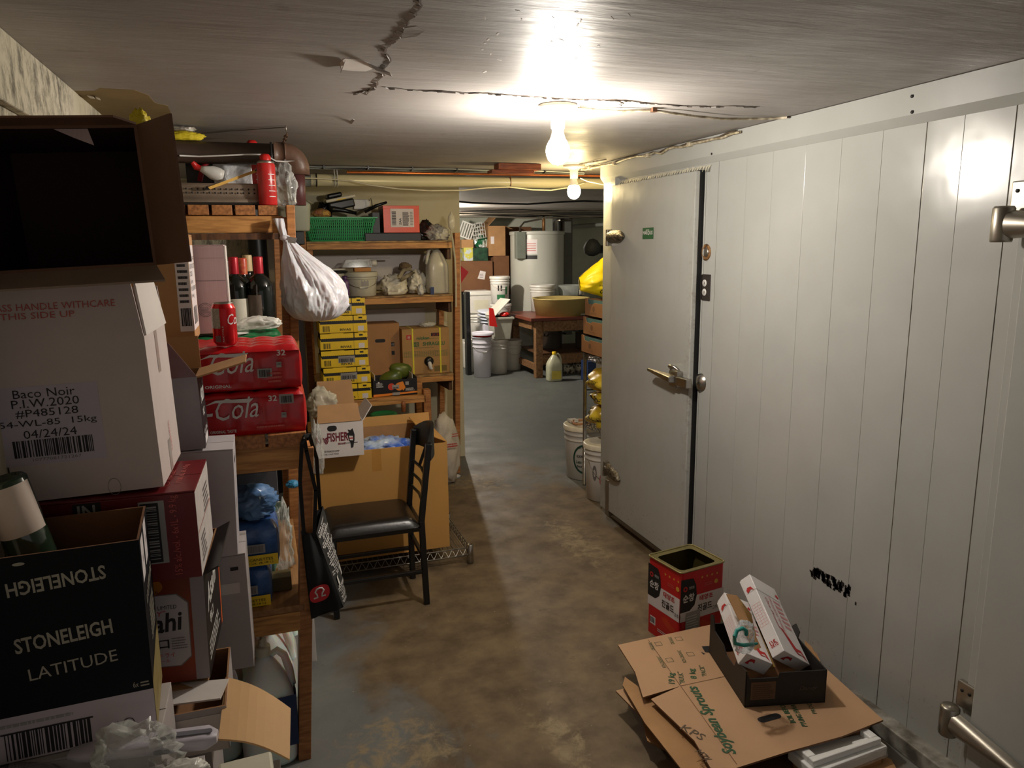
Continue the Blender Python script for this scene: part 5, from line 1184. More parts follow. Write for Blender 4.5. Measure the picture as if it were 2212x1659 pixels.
b2_ = bucket('bucket', 0.103, 0.095, 0.152, (p.x, 5.08, z2), m=CP, lid=True, lidm=CP, rings=1, drop=0.07); T(b2_, 'white lidded pail with lowered handle on the second shelf', 'bucket')
M().lathe([(0.0995, 0.07), (0.1005, 0.12)], 8, a0=-1.7, a1=-1.2).build('label', PAPERG, b2_)
lidz = z2 + 0.164
T(M().box(-0.055, -0.03, 0, 0.055, 0.03, 0.026).build('sponge', mat('sponge', (196, 140, 84), 0.9, bump=0.5), None, (AY(783, 580, 5.0).x, 5.02, lidz), bevel=0.004), 'tan sponge block lying on the lidded pail', 'sponge')
o = M().lathe([(0.11, 0), (0.115, 0.004), (0.115, 0.01), (0.10, 0.014), (0.0001, 0.016)], 30).build('round_cover', BLK, None, (AY(712, 580, 5.0).x + 0.01, 5.08, z2 + 0.157)); T(o, 'round black lid lying on the pail behind the bag', 'lid')
T(M().lathe([(0.105, 0), (0.11, 0.004), (0.11, 0.009), (0.0001, 0.011)], 30).build('round_cover', WP, None, (AY(712, 580, 5.0).x, 5.08, z2 + 0.175)), 'round white lid on top of the black lid', 'lid')
p = AY(780, 568, 5.1)
cl = E_('herb_clamshell', (p.x - 0.01, 5.12, lidz + 0.027)); T(cl, 'clear box of green herbs lying over the lidded pail', 'container')
g = M(); V = [(-0.12, -0.05, 0), (0.08, -0.05, 0), (0.08, 0.06, 0), (-0.12, 0.06, 0), (-0.09, -0.045, 0.05), (0.07, -0.045, 0.05), (0.07, 0.05, 0.05), (-0.09, 0.05, 0.05)]
g.hexa(V); g.build('clear_box', CLEAR, cl); crumple(0.15, 0.08, 0.04, 5, 0.4).build('herbs', mat('herb_green', (110, 124, 70), 0.7, col2=(50, 70, 30), scale=50), cl, (-0.01, 0, 0.004))
M().lathe([(0.0001, 0), (0.02, 0), (0.02, 0.045), (0.0001, 0.045)], 16, mtx=fr((0.07, 0, 0.025), (0, 1, 0), (0, 0, 1), (1, 0, 0))).build('white_cap', WP, cl)
M().box(0.0, 0.04, 0.055, 0.22, 0.10, 0.058).build('clear_lid', PAPERG, cl)
p = AY(868, 637, 5.05)
T(crumple(0.21, 0.17, 0.15, 91, 0.42, 3).build('white_plastic_bag', mat('cream_white_bag', (226, 220, 202), 0.3, var=0.06, bump=0.3, bscale=20), None, (AY(853, 637, 5.05).x, 5.08, z2)), 'big crumpled white bag in the middle of the second shelf', 'bag')
T(crumple(0.15, 0.15, 0.17, 93, 0.45, 3).build('white_plastic_bag', bpy.data.materials['cream_white_bag'], None, (AY(906, 637, 5.08).x, 5.15, z2)), 'knotted cream bag leaning beside the clear jug', 'bag')
g = M(); P = [AY(862, 600, 4.98), AY(872, 583, 4.98), AY(885, 580, 4.99), AY(893, 588, 4.99), AY(878, 597, 4.98), AY(866, 606, 4.97)]
g.tube(P, [0.012, 0.014, 0.016, 0.012, 0.014, 0.01], 10); T(g.build('work_glove', mat('glove_grey', (168, 158, 134), 0.85, col2=(90, 78, 60))), 'folded grey work glove lying over the white bags', 'glove')
p = AY(882, 590, 5.12); T(crumple(0.09, 0.07, 0.06, 95, 0.4).build('brown_cloth', mat('brown_cloth', (110, 92, 68), 0.9), None, (p.x - 0.02, 5.12, z2 + 0.16)), 'dark brown cloth poking up behind the white bags', 'cloth')
p = AY(947, 637, 5.05)
T(jug('jug', 0.15, 0.12, 0.325, (p.x + 0.002, 5.08, z2), (0, 0, 0.05), m=mat('milky_jug', (196, 192, 176), 0.3, sub=0.2), capm=CP, hside=-1), 'half full milky jug at the right end of the second shelf', 'jug')
T(M().box(-0.012, -0.004, 0, 0.012, 0.004, 0.05).build('blue_marker', mat('blue_tag', (40, 60, 110), 0.5), None, (AY(934, 636, 4.985).x, 4.985, z2)), 'small blue packet edge beside the jug on the second shelf', 'packet')
p = AY(906, 634, 4.99); g = M(); 
T(crumple(0.05, 0.05, 0.075, 97, 0.3).build('white_cup', WP, None, (p.x + 0.01, 5.0, z2)), 'small rolled white cloth in front of the cream bag', 'cloth')

# lowest shelf
z3 = 0.7285
a, b_ = AY(795, 700, 5.12), AY(862, 800, 5.12)
w_ = 0.24
k1 = carton('wine_carton', w_, 0.2, a.z + 0.0 - z3, (a.x + w_ / 2 - 0.03, 5.20, z3), m=mat('clean_kraft', (178, 130, 84), 0.75, var=0.08)); T(k1, 'brown carton with a black hand hole on the lowest shelf', 'box')
hh = a.z - z3
d = D(frame(w_, 0.2, hh, 'front')); d.poly('hand_hole', INK, [(x + 0.105, y + hh * 0.67) for x, y in rr_(-0.036, 0.036, -0.012, 0.012)], 0.001).rect('seam', KI, 0.165, 0, 0.001, hh).rect('mark', INK, 0.18, hh * 0.55, 0.022, 0.028).rect('mark', INK, 0.18, hh * 0.38, 0.022, 0.028).text(INKW, '↑↑', 0.182, hh * 0.56, 0.017, 0.018, bold=True, lift=0.002).done(k1)
a, b_ = AY(868, 712, 5.02), AY(976, 804, 5.02)
b_.x = min(b_.x, 1.228); VW, VH = b_.x - a.x, a.z - z3
vb_ = carton('vinegar_carton', VW, 0.23, VH, ((a.x + b_.x) / 2, 5.14, z3), m=mat('vinegar_kraft', (178, 138, 86), 0.75, var=0.08)); T(vb_, 'strapped carton with green and red print at the right of the lowest shelf', 'box')
d = D(frame(VW, 0.23, VH, 'front'))
d.text(INKGR, 'mizkan', VW * 0.30, VH * 0.76, 0.09, 0.022, bold=True).text(INKGR, 'SHIRAGIKU', VW * 0.43, VH * 0.62, 0.155, 0.026, bold=True).rect('mark', INKR, VW * 0.09, VH * 0.77, 0.034, 0.032).text(INKW, '*', VW * 0.11, VH * 0.78, 0.02, 0.024, lift=0.002).rect('mark', INKGR, VW * 0.20, VH * 0.61, 0.05, 0.030).text(K, '白菊', VW * 0.21, VH * 0.62, 0.042, 0.024, lift=0.002)
d.text(INKR, '21124', VW * 0.64, VH * 0.84, 0.05, 0.014, lift=0.002).rect('mark', INK, VW * 0.61, VH * 0.825, 0.064, 0.022).text(INKGR, 'Rice Flavored Distilled Vinegar', VW * 0.28, VH * 0.565, 0.13, 0.009).text(INKGR, 'Naturally Hand Crafted', VW * 0.58, VH * 0.76, 0.09, 0.007)
for i in range(20): d.rect('print', INKGR, 0.01 + i * (VW - 0.02) / 20, VH * 0.38, 0.0016, VH * 0.12)
for i in range(5): d.rect('print', INKGR, 0.01, VH * (0.38 + 0.03 * i), VW - 0.02, 0.0015)
d.rect('mark', mat('tan_frame', (120, 100, 50), 0.6), VW * 0.66, VH * 0.04, 0.09, 0.04).done(vb_)
for x in (0.22, 0.80): M().box(-VW / 2 + VW * x - 0.005, -0.1175, 0, -VW / 2 + VW * x + 0.005, -0.1162, VH + 0.001).build('strap', mat('strap_yellow', (234, 222, 60), 0.4), vb_)
for x in (0.22, 0.80): M().box(-VW / 2 + VW * x - 0.005, -0.1162, VH + 0.0005, -VW / 2 + VW * x + 0.005, 0.115, VH + 0.0016).build('strap', bpy.data.materials['strap_yellow'], vb_)
sp3 = M().lathe([(0.034, 0), (0.03, 0.010), (0.015, 0.018), (0.0001, 0.018)], 20, mtx=fr((VW * 0.05, -0.116, VH * 0.27), (1, 0, 0), (0, 0, 1), (0, -1, 0))); sp3.build('tap_flange', BLK, vb_)
M().tube([(VW * .05, -0.13, VH * 0.24), (VW * .05, -0.15, VH * 0.2), (VW * .055, -0.15, VH * 0.14), (VW * .09, -0.15, VH * 0.11)], [0.014, 0.015, 0.013, 0.01], 12).build('tap', WP, vb_)
T(crumple(0.13, 0.10, 0.035, 99, 0.4).build('clear_film', WFILM, None, (AY(925, 700, 5.1).x, 5.12, z3 + VH + 0.002)), 'piece of clear film lying on the strapped carton', 'plastic film')

# mango tray
a, b_ = AY(806, 800, 4.62), AY(900, 845, 4.62)
MW, MH = b_.x - a.x + 0.01, 0.105
mt = E_('mango_tray', ((a.x + b_.x) / 2, 4.72, zb2 + 0.001)); T(mt, 'black printed fruit tray holding two mangoes on the bench', 'tray')
g = M(); g.box(-MW / 2, -0.1, 0, MW / 2, 0.1, 0.004); g.box(-MW / 2, -0.1, 0, MW / 2, -0.096, MH); g.box(-MW / 2, 0.096, 0, MW / 2, 0.1, MH); g.box(-MW / 2, -0.096, 0, -MW / 2 + 0.004, 0.096, MH + 0.01); g.box(MW / 2 - 0.004, -0.096, 0, MW / 2, 0.096, MH + 0.01)
g.build('tray_body', mat('black_tray_print', (24, 22, 26), 0.45), mt)
M().box(-MW / 2 + 0.012, -0.09, 0.01, -MW / 2 + 0.016, 0.09, MH + 0.035).build('inner_flap', WC, mt); M().box(MW / 2 - 0.03, -0.09, 0.01, MW / 2 - 0.026, 0.09, MH + 0.03).build('inner_flap', WC, mt)
d = D(frame(MW, 0.2, MH, 'front'))
d.poly('print', INKO, [(0, 0), (MW, 0.012), (MW, 0.022), (0, 0.016)]).disc('print', mat('melon_red', (214, 70, 50), 0.4), 0.115, 0.06, 0.022, lift=0.0012).disc('print', INKO, 0.165, 0.058, 0.026, lift=0.0010).poly('print', INKO, [(0.16, 0.084), (0.19, 0.09), (0.205, 0.05), (0.19, 0.03)], 0.0009)
d.rect('label', PAPERG, 0.12, 0.045, 0.045, 0.026, 0.0018).bars(INK, 0.125, 0.048, 0.035, 0.008, 14, lift=0.0024).rect('label', PAPERG, 0.205, 0.065, 0.022, 0.022).lines(INKW, 0.02, 0.06, 0.045, 0.03, 5).rect('label', PAPERG, 0.12, 0.004, 0.048, 0.018, 0.0018).lines(INKW, 0.205, 0.028, 0.06, 0.02, 4).disc('mark', INKW, 0.036, 0.09, 0.006).done(mt)
def mango(loc, rot, lab):
    g = M(); g.grid(lambda u, v: (math.sin(PI * u) ** 0.9 * math.cos(2 * PI * v) * 0.052 + 0.014 * math.sin(PI * u), math.sin(PI * u) * math.sin(2 * PI * v) * 0.044, -0.075 * math.cos(PI * u)), 18, 24)
    o = g.build('mango', mat('mango_skin', (92, 104, 36), 0.35, col2=(40, 70, 26), scale=7, contrast=(0.3, 0.6)), None, loc, rot); T(o, lab, 'mango')
    M().tube([(0.0, 0, -0.072), (0.002, 0, -0.08)], [0.005, 0.004], 8).build('stem', DWOOD, o)
mango((AY(843, 795, 4.66).x, 4.665, zb2 + 0.118), (0.2, PI / 2 - 0.35, 0), 'green mango at the front left of the black tray')
mango((AY(866, 783, 4.75).x, 4.765, zb2 + 0.15), (0, PI / 2 + 0.15, 0.1), 'yellow-tinged green mango lying over the other one')
for x, s_ in ((-0.07, 3), (0.07, 4), (0.0, 9)): T(crumple(0.11, 0.16, 0.06, 100 + s_, 0.35).build('tissue_liner', mat('tissue', (214, 196, 190), 0.7), None, ((a.x + b_.x) / 2 + x, 4.735, zb2 + 0.007)), 'pale crumpled tissue paper in the mango tray, %s' % {3: 'left end', 4: 'right end', 9: 'middle'}[s_], 'paper')

# ------------------------------------------------------------------ floor level by the rack: big carton, wire shelf, sack
rk = E_('wire_shelf', (0.59, 3.71, 0)); T(rk, 'chrome wire shelf lying flat on the floor under the big carton', 'wire shelf')
g = M(); X0, X1, Y0, Y1 = -0.345, 0.335, -0.25, 0.22
for z in (0.085, 0.045):
    g.tube([(X0, Y0, z), (X1, Y0, z), (X1, Y1, z), (X0, Y1, z)], 0.0035, 8, closed=True)
g.build('rim_wires', WIRE, rk)
g = M(); n = 18
for i in range(n):
    x = X0 + (X1 - X0) * i / n; w2 = (X1 - X0) / n
    for yy in (Y0, Y1): g.tube([(x, yy, 0.045), (x + w2 / 2, yy, 0.085), (x + w2, yy, 0.045)], 0.0022, 6)
for i in range(12):
    y = Y0 + (Y1 - Y0) * i / 12; w2 = (Y1 - Y0) / 12
    g.tube([(X1, y, 0.045), (X1, y + w2 / 2, 0.085), (X1, y + w2, 0.045)], 0.0022, 6)
g.build('truss_wires', WIRE, rk)['kind'] = 'stuff'
for i in range(27):
    x = X0 + (X1 - X0) * (i + 0.5) / 27; M().tube([(x, Y0, 0.089), (x, Y1, 0.089)], 0.0018, 6).build('shelf_wire', WIRE, rk)
for x in (X0, X1):
    for y in (Y0, Y1): M().lathe([(0.013, 0.0), (0.017, 0.002), (0.017, 0.1), (0.013, 0.102), (0.013, 0.0)], 18, o=(x, y, 0)).build('corner_collar', CHROME, rk)
YF = 3.49
a, b_ = AY(676, 960, YF), AY(972, 1188, YF)
bc = E_('big_carton', ((a.x + b_.x) / 2, YF + 0.2, 0.0925)); T(bc, 'large tan carton with blue wrapped bottles inside, standing on the wire shelf', 'box')
BWd, BHt, BDp = b_.x - a.x, AY(900, 962, YF).z - 0.0925, 0.40
KT = mat('tan_carton', (196, 146, 76), 0.7, var=0.08, scale=3, bump=0.05, bscale=12)
g = M(); t = 0.006
g.box(-BWd / 2, -BDp / 2, 0, BWd / 2, BDp / 2, t); g.box(-BWd / 2, -BDp / 2, t, BWd / 2, -BDp / 2 + t, BHt, 0, kf={4: 1}); g.box(-BWd / 2, BDp / 2 - t, t, BWd / 2, BDp / 2, BHt + 0.02, 0, kf={2: 1}); g.box(-BWd / 2, -BDp / 2 + t, t, -BWd / 2 + t, BDp / 2 - t, BHt); g.box(BWd / 2 - t, -BDp / 2 + t, t, BWd / 2, BDp / 2 - t, BHt)
g.build('box_body', [KT, K], bc)
flap(bc, (BWd / 2, -BDp / 2 + 0.01, BHt), (BWd / 2, BDp / 2, BHt), (-0.75, 0, 0.35), 0.13, m=KT, taper=0.02); flap(bc, (BWd / 2, BDp / 2, BHt + 0.02), (-BWd / 2, BDp / 2, BHt + 0.02), (0, 0.3, 1), 0.05, m=KT)
d = D(frame(BWd, BDp, BHt, 'front')); d.rect('tape', mat('parcel_tape', (186, 134, 66), 0.25), BWd * 0.42, BHt * 0.80, 0.045, BHt * 0.2).done(bc)
T(crumple(0.30, 0.25, 0.10, 103, 0.4, 3).build('blue_wrapped_bottles', mat('blue_wrap', (58, 100, 196), 0.15, col2=(190, 206, 224), scale=9, contrast=(0.4, 0.6), bump=0.2), None, (bc.location.x + 0.03, YF + 0.17, 0.0925 + BHt - 0.08)), 'blue and clear wrapped bottles at the top of the large tan carton', 'bottle wrap')
T(M().box(-0.28, -0.17, 0, 0.28, 0.17, BHt - 0.10).build('inner_box', K, None, (bc.location.x, YF + 0.2, 0.1), (0, 0, 0)), 'brown packing block hidden inside the large tan carton', 'packing')

# bird-print produce box on the big carton
YK = 3.40
a, b_ = AY(676, 875, YK), AY(785, 958, YK)
KW, KH = b_.x - a.x, 0.165
kb = E_('produce_box', ((a.x + b_.x) / 2, YK + 0.13, 0.0925 + BHt + 0.003), (0, math.radians(0.5), math.radians(1))); T(kb, 'white produce box with a perched bird printed on it, lid raised', 'box')
g = M(); t = 0.004
g.box(-KW / 2, -0.125, 0, KW / 2, 0.125, t); g.box(-KW / 2, -0.125, t, KW / 2, -0.125 + t, KH, 0, kf={4: 1}); g.box(-KW / 2, 0.125 - t, t, KW / 2, 0.125, KH, 0, kf={2: 1}); g.box(-KW / 2, -0.12, t, -KW / 2 + t, 0.12, KH, 0); g.box(KW / 2 - t, -0.12, t, KW / 2, 0.12, KH, 0, kf={5: 1})
g.build('box_body', [WC, K], kb)
flap(kb, (-KW / 2 + 0.03, 0.125, KH), (KW / 2, 0.125, KH), (0, 0.25, 1), 0.15, m=K, name='lid_flap', taper=0.01)
flap(kb, (-KW / 2 + 0.01, -0.125, KH), (KW / 2 - 0.01, -0.125, KH), (0, 0.45, 1), 0.085, m=K, name='lid_flap', taper=0.008)
flap(kb, (KW / 2, -0.115, KH), (KW / 2, 0.10, KH), (0.55, 0, 0.8), 0.08, m=WC, name='side_flap', taper=0.01)
d = D(frame(KW, 0.25, KH, 'front')); BURG = mat('burgundy_ink', (110, 20, 40), 0.6)
d.poly('hand_hole', INK, [(x + 0.075, y + KH * 0.84) for x, y in rr_(-0.022, 0.022, -0.013, 0.013)], 0.001)
d.text(BURG, 'King', 0.004, KH * 0.36, 0.055, 0.042, shear=0.2, rot=0.15, bold=True).text(BURG, 'FISHER', 0.052, KH * 0.46, 0.095, 0.042, bold=True).text(BURG, 'BRAND', 0.10, KH * 0.36, 0.036, 0.009, bold=True).text(INK, 'FISHER RANCH CORP.', 0.02, KH * 0.16, 0.085, 0.009).text(INK, 'BLYTHE, CALIF. 92225', 0.02, KH * 0.08, 0.08, 0.007)
bx_, by_ = KW - 0.055, KH * 0.28
d.poly('bird_print', INK, [(bx_ - 0.012, by_ + 0.028), (bx_ - 0.018, by_ + 0.055), (bx_ - 0.03, by_ + 0.062), (bx_ - 0.012, by_ + 0.067), (bx_ - 0.016, by_ + 0.082), (bx_ - 0.004, by_ + 0.078), (bx_ + 0.006, by_ + 0.086), (bx_ + 0.01, by_ + 0.072), (bx_ + 0.014, by_ + 0.055), (bx_ + 0.013, by_ + 0.03), (bx_ + 0.006, by_ - 0.005), (bx_ - 0.004, by_ - 0.008), (bx_ - 0.006, by_ + 0.02)])
d.poly('bird_print', WC, [(bx_ - 0.008, by_ + 0.03), (bx_ - 0.012, by_ + 0.052), (bx_ + 0.006, by_ + 0.05), (bx_ + 0.006, by_ + 0.028)], 0.0014).rect('bird_print', INKR, bx_ - 0.010, by_ + 0.037, 0.018, 0.005, 0.0018).rect('bird_print', INK, bx_ - 0.028, by_ + 0.016, 0.055, 0.003)
d.done(kb)
T(crumple(0.15, 0.12, 0.15, 107, 0.5, 3).build('frosted_bag', film('frosted_film', (206, 198, 176), 0.55, 0.25), None, (AY(692, 830, 3.5).x, 3.52, 0.0925 + BHt + 0.175)), 'frosted plastic bag sticking out of the bird-print box', 'plastic bag')
T(crumple(0.06, 0.07, 0.26, 109, 0.5, 3).build('clear_film', CLEAR, None, (AY(680, 880, 3.30).x, 3.30, 0.0925 + BHt - 0.04)), 'clear film hanging down beside the red soda packs', 'plastic film')
# tub and sack behind
p = AY(832, 908, 4.45)
tb = bucket('tub', 0.075, 0.068, 0.11, (p.x, 4.5, 0.47), m=mat('green_white_tub', (196, 206, 190), 0.4), lid=True, lidm=mat('green_lid', (30, 116, 64), 0.4), handle=False, rings=1); T(tb, 'round tub with a green lid behind the large tan carton', 'tub')
T(carton('carton', 0.5, 0.3, 0.469, (p.x + 0.05, 4.42, 0), m=KD), 'brown carton standing behind the large tan carton under the bench', 'box')
T(M().box(-0.09, -0.02, 0, 0.09, 0.02, 0.035).build('red_packet', REDP, None, (AY(880, 895, 4.5).x, 4.45, 0.47), (0, 0.05, 0.2), bevel=0.01), 'red packets lying right of the green-lidded tub', 'packet')
T(M().lathe([(0.0001, 0), (0.014, 0.006), (0.015, 0.05), (0.010, 0.07), (0.0001, 0.075)], 14).build('wooden_tool', mat('brown_handle', (150, 90, 50), 0.4), None, (AY(868, 880, 4.62).x, 4.56, 0.57)), 'brown wooden tool handle hanging under the bench', 'tool handle')
p = AY(945, 975, 4.75)
sk_ = crumple(0.24, 0.22, 0.50, 111, 0.22, 2.2, 4).build('paper_sack', mat('white_sack', (206, 196, 180), 0.6, bump=0.5, bscale=12), None, (p.x, 4.72 + 0.1, 0)); T(sk_, 'tall white woven sack with red print beside the rack post', 'sack')
sk_.location = (1.122, 4.80, 0)
d = D(fr((-0.02, -0.125, 0.28), (1, 0.15, 0), (0, 0, 1), (0.15, -1, 0))); d.lines(INKR, 0, 0, 0.09, 0.03, 2, lift=0.004, frac=0.6, name='red_print').lines(INKR, 0.04, 0.07, 0.05, 0.03, 2, lift=0.01, name='red_print').done(sk_)
T(crumple(0.10, 0.06, 0.03, 113, 0.5).build('white_rag', WP, None, (AY(985, 1027, 4.8).x, 4.86, 0)), 'small white rag on the floor at the foot of the rack post', 'rag')

# ------------------------------------------------------------------ chair
ch = E_('dining_chair', (0.43, 3.26, 0)); T(ch, 'black metal dining chair with a padded black vinyl seat', 'chair')
def cpt(g, n, mm=BLKM, **k): return g.build(n, mm, ch, loc=(-0.43, -3.26, 0), **k)
NF, FF = AZ(920, 1300, 0.0), AZ(893, 1240, 0.0)     # rear legs on the floor, near and far
ny, fy = 3.10, 3.385
sz = AY(905, 1125, ny).z
nx = AY(910, 1115, ny).x; nt_ = AY(926, 958, ny); ft_ = AY(893, 905, fy)
def leg3(y, xf, xs, xt, zt): 
    g = M(); g.beam((xf, y, 0), (xs, y, sz), 0.026, 0.026, up=(0, 1, 0)); g.beam((xs, y, sz - 0.004), (xt, y, zt), 0.026, 0.026, up=(0, 1, 0)); return g
cpt(leg3(ny, nx + 0.012, nx, nt_.x, nt_.z), 'leg', bevel=0.004); cpt(leg3(fy, nx + 0.004, nx, nt_.x - 0.01, nt_.z), 'leg', bevel=0.004)
fx = nx - 0.385
for y in (ny, fy): cpt(M().beam((fx - 0.005, y, 0), (fx, y, sz - 0.03), 0.026, 0.026, up=(0, 1, 0)), 'leg', bevel=0.004)
g = M(); 
for y in (ny, fy): g.beam((fx, y, sz - 0.035), (nx, y, sz - 0.035), 0.024, 0.024); 
for x in (fx, nx): g.beam((x, ny, sz - 0.035), (x, fy, sz - 0.035), 0.024, 0.024)
cpt(g, 'seat_frame', bevel=0.003)
for y in (ny, fy): cpt(M().beam((fx, y, 0.16), (nx + 0.01, y, 0.16), 0.018, 0.018), 'stretcher', bevel=0.003)
cpt(M().beam((fx, ny, 0.22), (fx, fy, 0.22), 0.018, 0.018), 'stretcher', bevel=0.003)
for z in (0.22, ): cpt(M().beam((nx + 0.008, ny, z), (nx + 0.008, fy, z), 0.018, 0.018), 'stretcher', bevel=0.003)
def seat(u, v, top):
    x = fx - 0.035 + (nx - fx + 0.025) * u; y = ny - 0.035 + (fy - ny + 0.05) * v
    e = min(1, (min(u, 1 - u) / 0.10)) ** 0.5 * min(1, (min(v, 1 - v) / 0.10)) ** 0.5
    return (x, y, sz - 0.018 + (0.04 * e + 0.006 * math.sin(PI * u) * math.sin(PI * v) if top else 0))
g = M(); g.grid(lambda u, v: seat(u, v, 1), 24, 24); g.grid(lambda u, v: seat(v, u, 0), 8, 8); cpt(g, 'seat_pad', VINYL)
g = M(); zr = nt_.z
def rail(u, v, q):
    y = ny - 0.012 + (fy - ny + 0.024) * u; x = nt_.x + 0.012 + 0.045 * math.sin(PI * u) + 0.014 * q
    h = 0.085 + 0.055 * math.sin(PI * u); return (x - 0.02 - 0.0 * v, y, zr - 0.075 + h * v)
for q in (0, 1): g.grid(lambda u, v: rail(u, v, q), 16, 2)
for v in (0, 1): g.grid(lambda u, q: rail(u, v, q), 16, 1)
for u in (0, 1): g.grid(lambda v, q: rail(u, v, q), 1, 1)
cpt(g, 'top_rail')
for k, z in enumerate((0.60, 0.54, 0.48)):
    f_ = (z - sz) / (nt_.z - sz); x = nx + (nt_.x - nx) * f_
    cpt(M().tube([(x, ny, z), (x + 0.012, (ny + fy) / 2, z), (x, fy, z)], 0.007, 8), 'back_rung')
for yy in (0.36, 0.64):
    y = ny + (fy - ny) * yy; f1 = (0.60 - sz) / (nt_.z - sz)
    cpt(M().beam((nx + (nt_.x - nx) * f1 + 0.01, y, 0.60), (nt_.x + 0.03, y, zr - 0.05), 0.014, 0.006, up=(0, 1, 0)), 'back_splat')

# ------------------------------------------------------------------ tote bag hanging on the near post
tg = E_('tote_bag', (0.13, 2.2, 0.36)); T(tg, 'black tote bag with a red logo and white lettered side hanging from the post', 'bag')
def tp_(px, py, y): q = AY(px, py, y); return Vector(q)
yF, yB = 2.17, 2.30
A_ = [tp_(650, 1148, yF), tp_(683, 1152, yF), tp_(742, 1312, yF), tp_(672, 1336, yF)]    # front face corners TL TR BR BL
Bk = [tp_(664, 1120, yB), tp_(698, 1092, yB + 0.05), tp_(750, 1290, yB + 0.05), tp_(690, 1300, yB)]
g = M()
def lerp4(P, u, v, bow=0.0, ax=1):
    q = P[0].lerp(P[1], u).lerp(P[3].lerp(P[2], u), v); q.y -= bow * math.sin(PI * u) * math.sin(PI * min(1, v * 1.1)); return q
g.grid(lambda u, v: lerp4(A_, u, v, 0.02) + Vector((0, 0.006 * math.sin(u * 9 + v * 4), 0)), 14, 20)
g.grid(lambda u, v: lerp4(Bk, u, v, -0.01), 14, 20); g.grid(lambda u, v: A_[0].lerp(Bk[0], u).lerp(A_[3].lerp(Bk[3], u), v), 4, 20); g.grid(lambda u, v: A_[3].lerp(Bk[3], u).lerp(A_[2].lerp(Bk[2], u), v), 4, 6)
g.build('bag_body', BLKF, tg, loc=tuple(-x for x in tg.location))
SFM = mat('white_lettered_fabric', (34, 34, 34), 0.8)
g = M(); sf = lambda u, v: (A_[1].lerp(Bk[1], u).lerp(A_[2].lerp(Bk[2], u), v)) + Vector((0.012 * math.sin(PI * u) * math.sin(PI * v), 0, 0)); g.grid(sf, 8, 20); sfo = g.build('side_gusset', SFM, tg, loc=tuple(-x for x in tg.location))
g = M(); r = random.Random(4)
words = ['do one thing', 'friends are', 'breathe', 'TIS', 'the pursuit', 'sweat', 'dance sing', 'live near', 'that which', 'jel', 'love', 'listen', 'world', 'life', 'goal', 'nature', 'water', 'this is', 'stress', 'happy', 'creative', 'Be', 'ocean']
for i in range(34):
    vs, fs = text_mesh(r.choice(words), True); v0 = 0.02 + i * 0.028; u0 = r.uniform(0.02, 0.25); L = r.uniform(0.4, 0.72); hh = r.uniform(0.016, 0.03)
    if 0.60 < v0 < 0.72: continue
    g.add([sf(min(1, u0 + a_ * L), min(1, v0 + (1 - b2) * hh)) + Vector((0.0022, -0.0022, 0)) for a_, b2 in vs], fs)
g.add([sf(0.15, 0.62) + Vector((.003, -.003, 0)), sf(0.9, 0.60) + Vector((.003, -.003, 0)), sf(0.9, 0.71) + Vector((.003, -.003, 0)), sf(0.15, 0.73) + Vector((.003, -.003, 0))], [(0, 1, 2, 3)])
g.build('side_lettering', INKW, sfo)
c_ = lerp4(A_, 0.40, 0.70, 0.02); u_ = (A_[2] - A_[3]).normalized(); v_ = Vector((0, 0, 1)); LG = fr(c_ + Vector((0, -0.008, 0)) - Vector(tg.location), u_, v_, (0, -1, 0))
d = D(LG); RL = mat('logo_red', (206, 34, 44), 0.5)
d.poly('logo_disc', RL, [(0.030 * math.copysign(abs(math.cos(a)) ** .75, math.cos(a)), 0.026 * math.copysign(abs(math.sin(a)) ** .75, math.sin(a)) - 0.002) for a in [2 * PI * i / 28 for i in range(28)]], 0.0)
d.done(tg)
g = M(); P = [(-0.018, -0.012), (-0.006, -0.012), (-0.008, -0.002), (-0.013, 0.006), (-0.008, 0.014), (0.0, 0.016), (0.008, 0.014), (0.013, 0.006), (0.008, -0.002), (0.006, -0.012), (0.018, -0.012)]
g.tube([LG @ Vector((x, y, 0.001)) for x, y in P], 0.0026, 6); g.build('logo_sign', INKW, tg)
def strap(pts, wd=0.011):
    g = M(); P = [Vector(p) for p in pts]
    for i in range(len(P) - 1): g.beam(P[i], P[i + 1] + (P[i + 1] - P[i]).normalized() * 0.003, wd, 0.003, up=(0, 1, 0))
    g.build('strap', BLKF, tg, loc=tuple(-x for x in tg.location))
hk = AY(657, 945, 2.17)
strap([A_[0] + Vector((0.008, 0, -0.01)), AY(648, 1040, 2.165), AY(652, 960, 2.165), hk]); strap([A_[1] + Vector((-0.006, 0, -0.01)), AY(682, 1060, 2.17), AY(662, 975, 2.17), hk])
strap([Bk[1] + Vector((-0.01, 0, -0.02)), AY(684, 990, 2.25), AY(668, 940, 2.2), hk + Vector((0, 0, 0.004))]); strap([Bk[0] + Vector((0.01, 0, -0.02)), AY(664, 1020, 2.22), AY(657, 950, 2.2), hk])
M().tube([hk + Vector((0, -0.006, 0)), hk + Vector((0, 0.02, 0.0))], 0.003, 8).build('hook', STEEL, tg, loc=tuple(-x for x in tg.location))
T(crumple(0.06, 0.05, 0.03, 117, 0.3).build('plastic_scoop', mat('sky_blue_plastic', (70, 150, 196), 0.4), None, (AY(636, 1052, 2.9).x - 0.005, 2.90, AY(636, 1052, 2.9).z)), 'light blue plastic piece peeking out behind the shelving', 'plastic piece')  # plain crumpled lump for a light blue plastic piece of unknown use
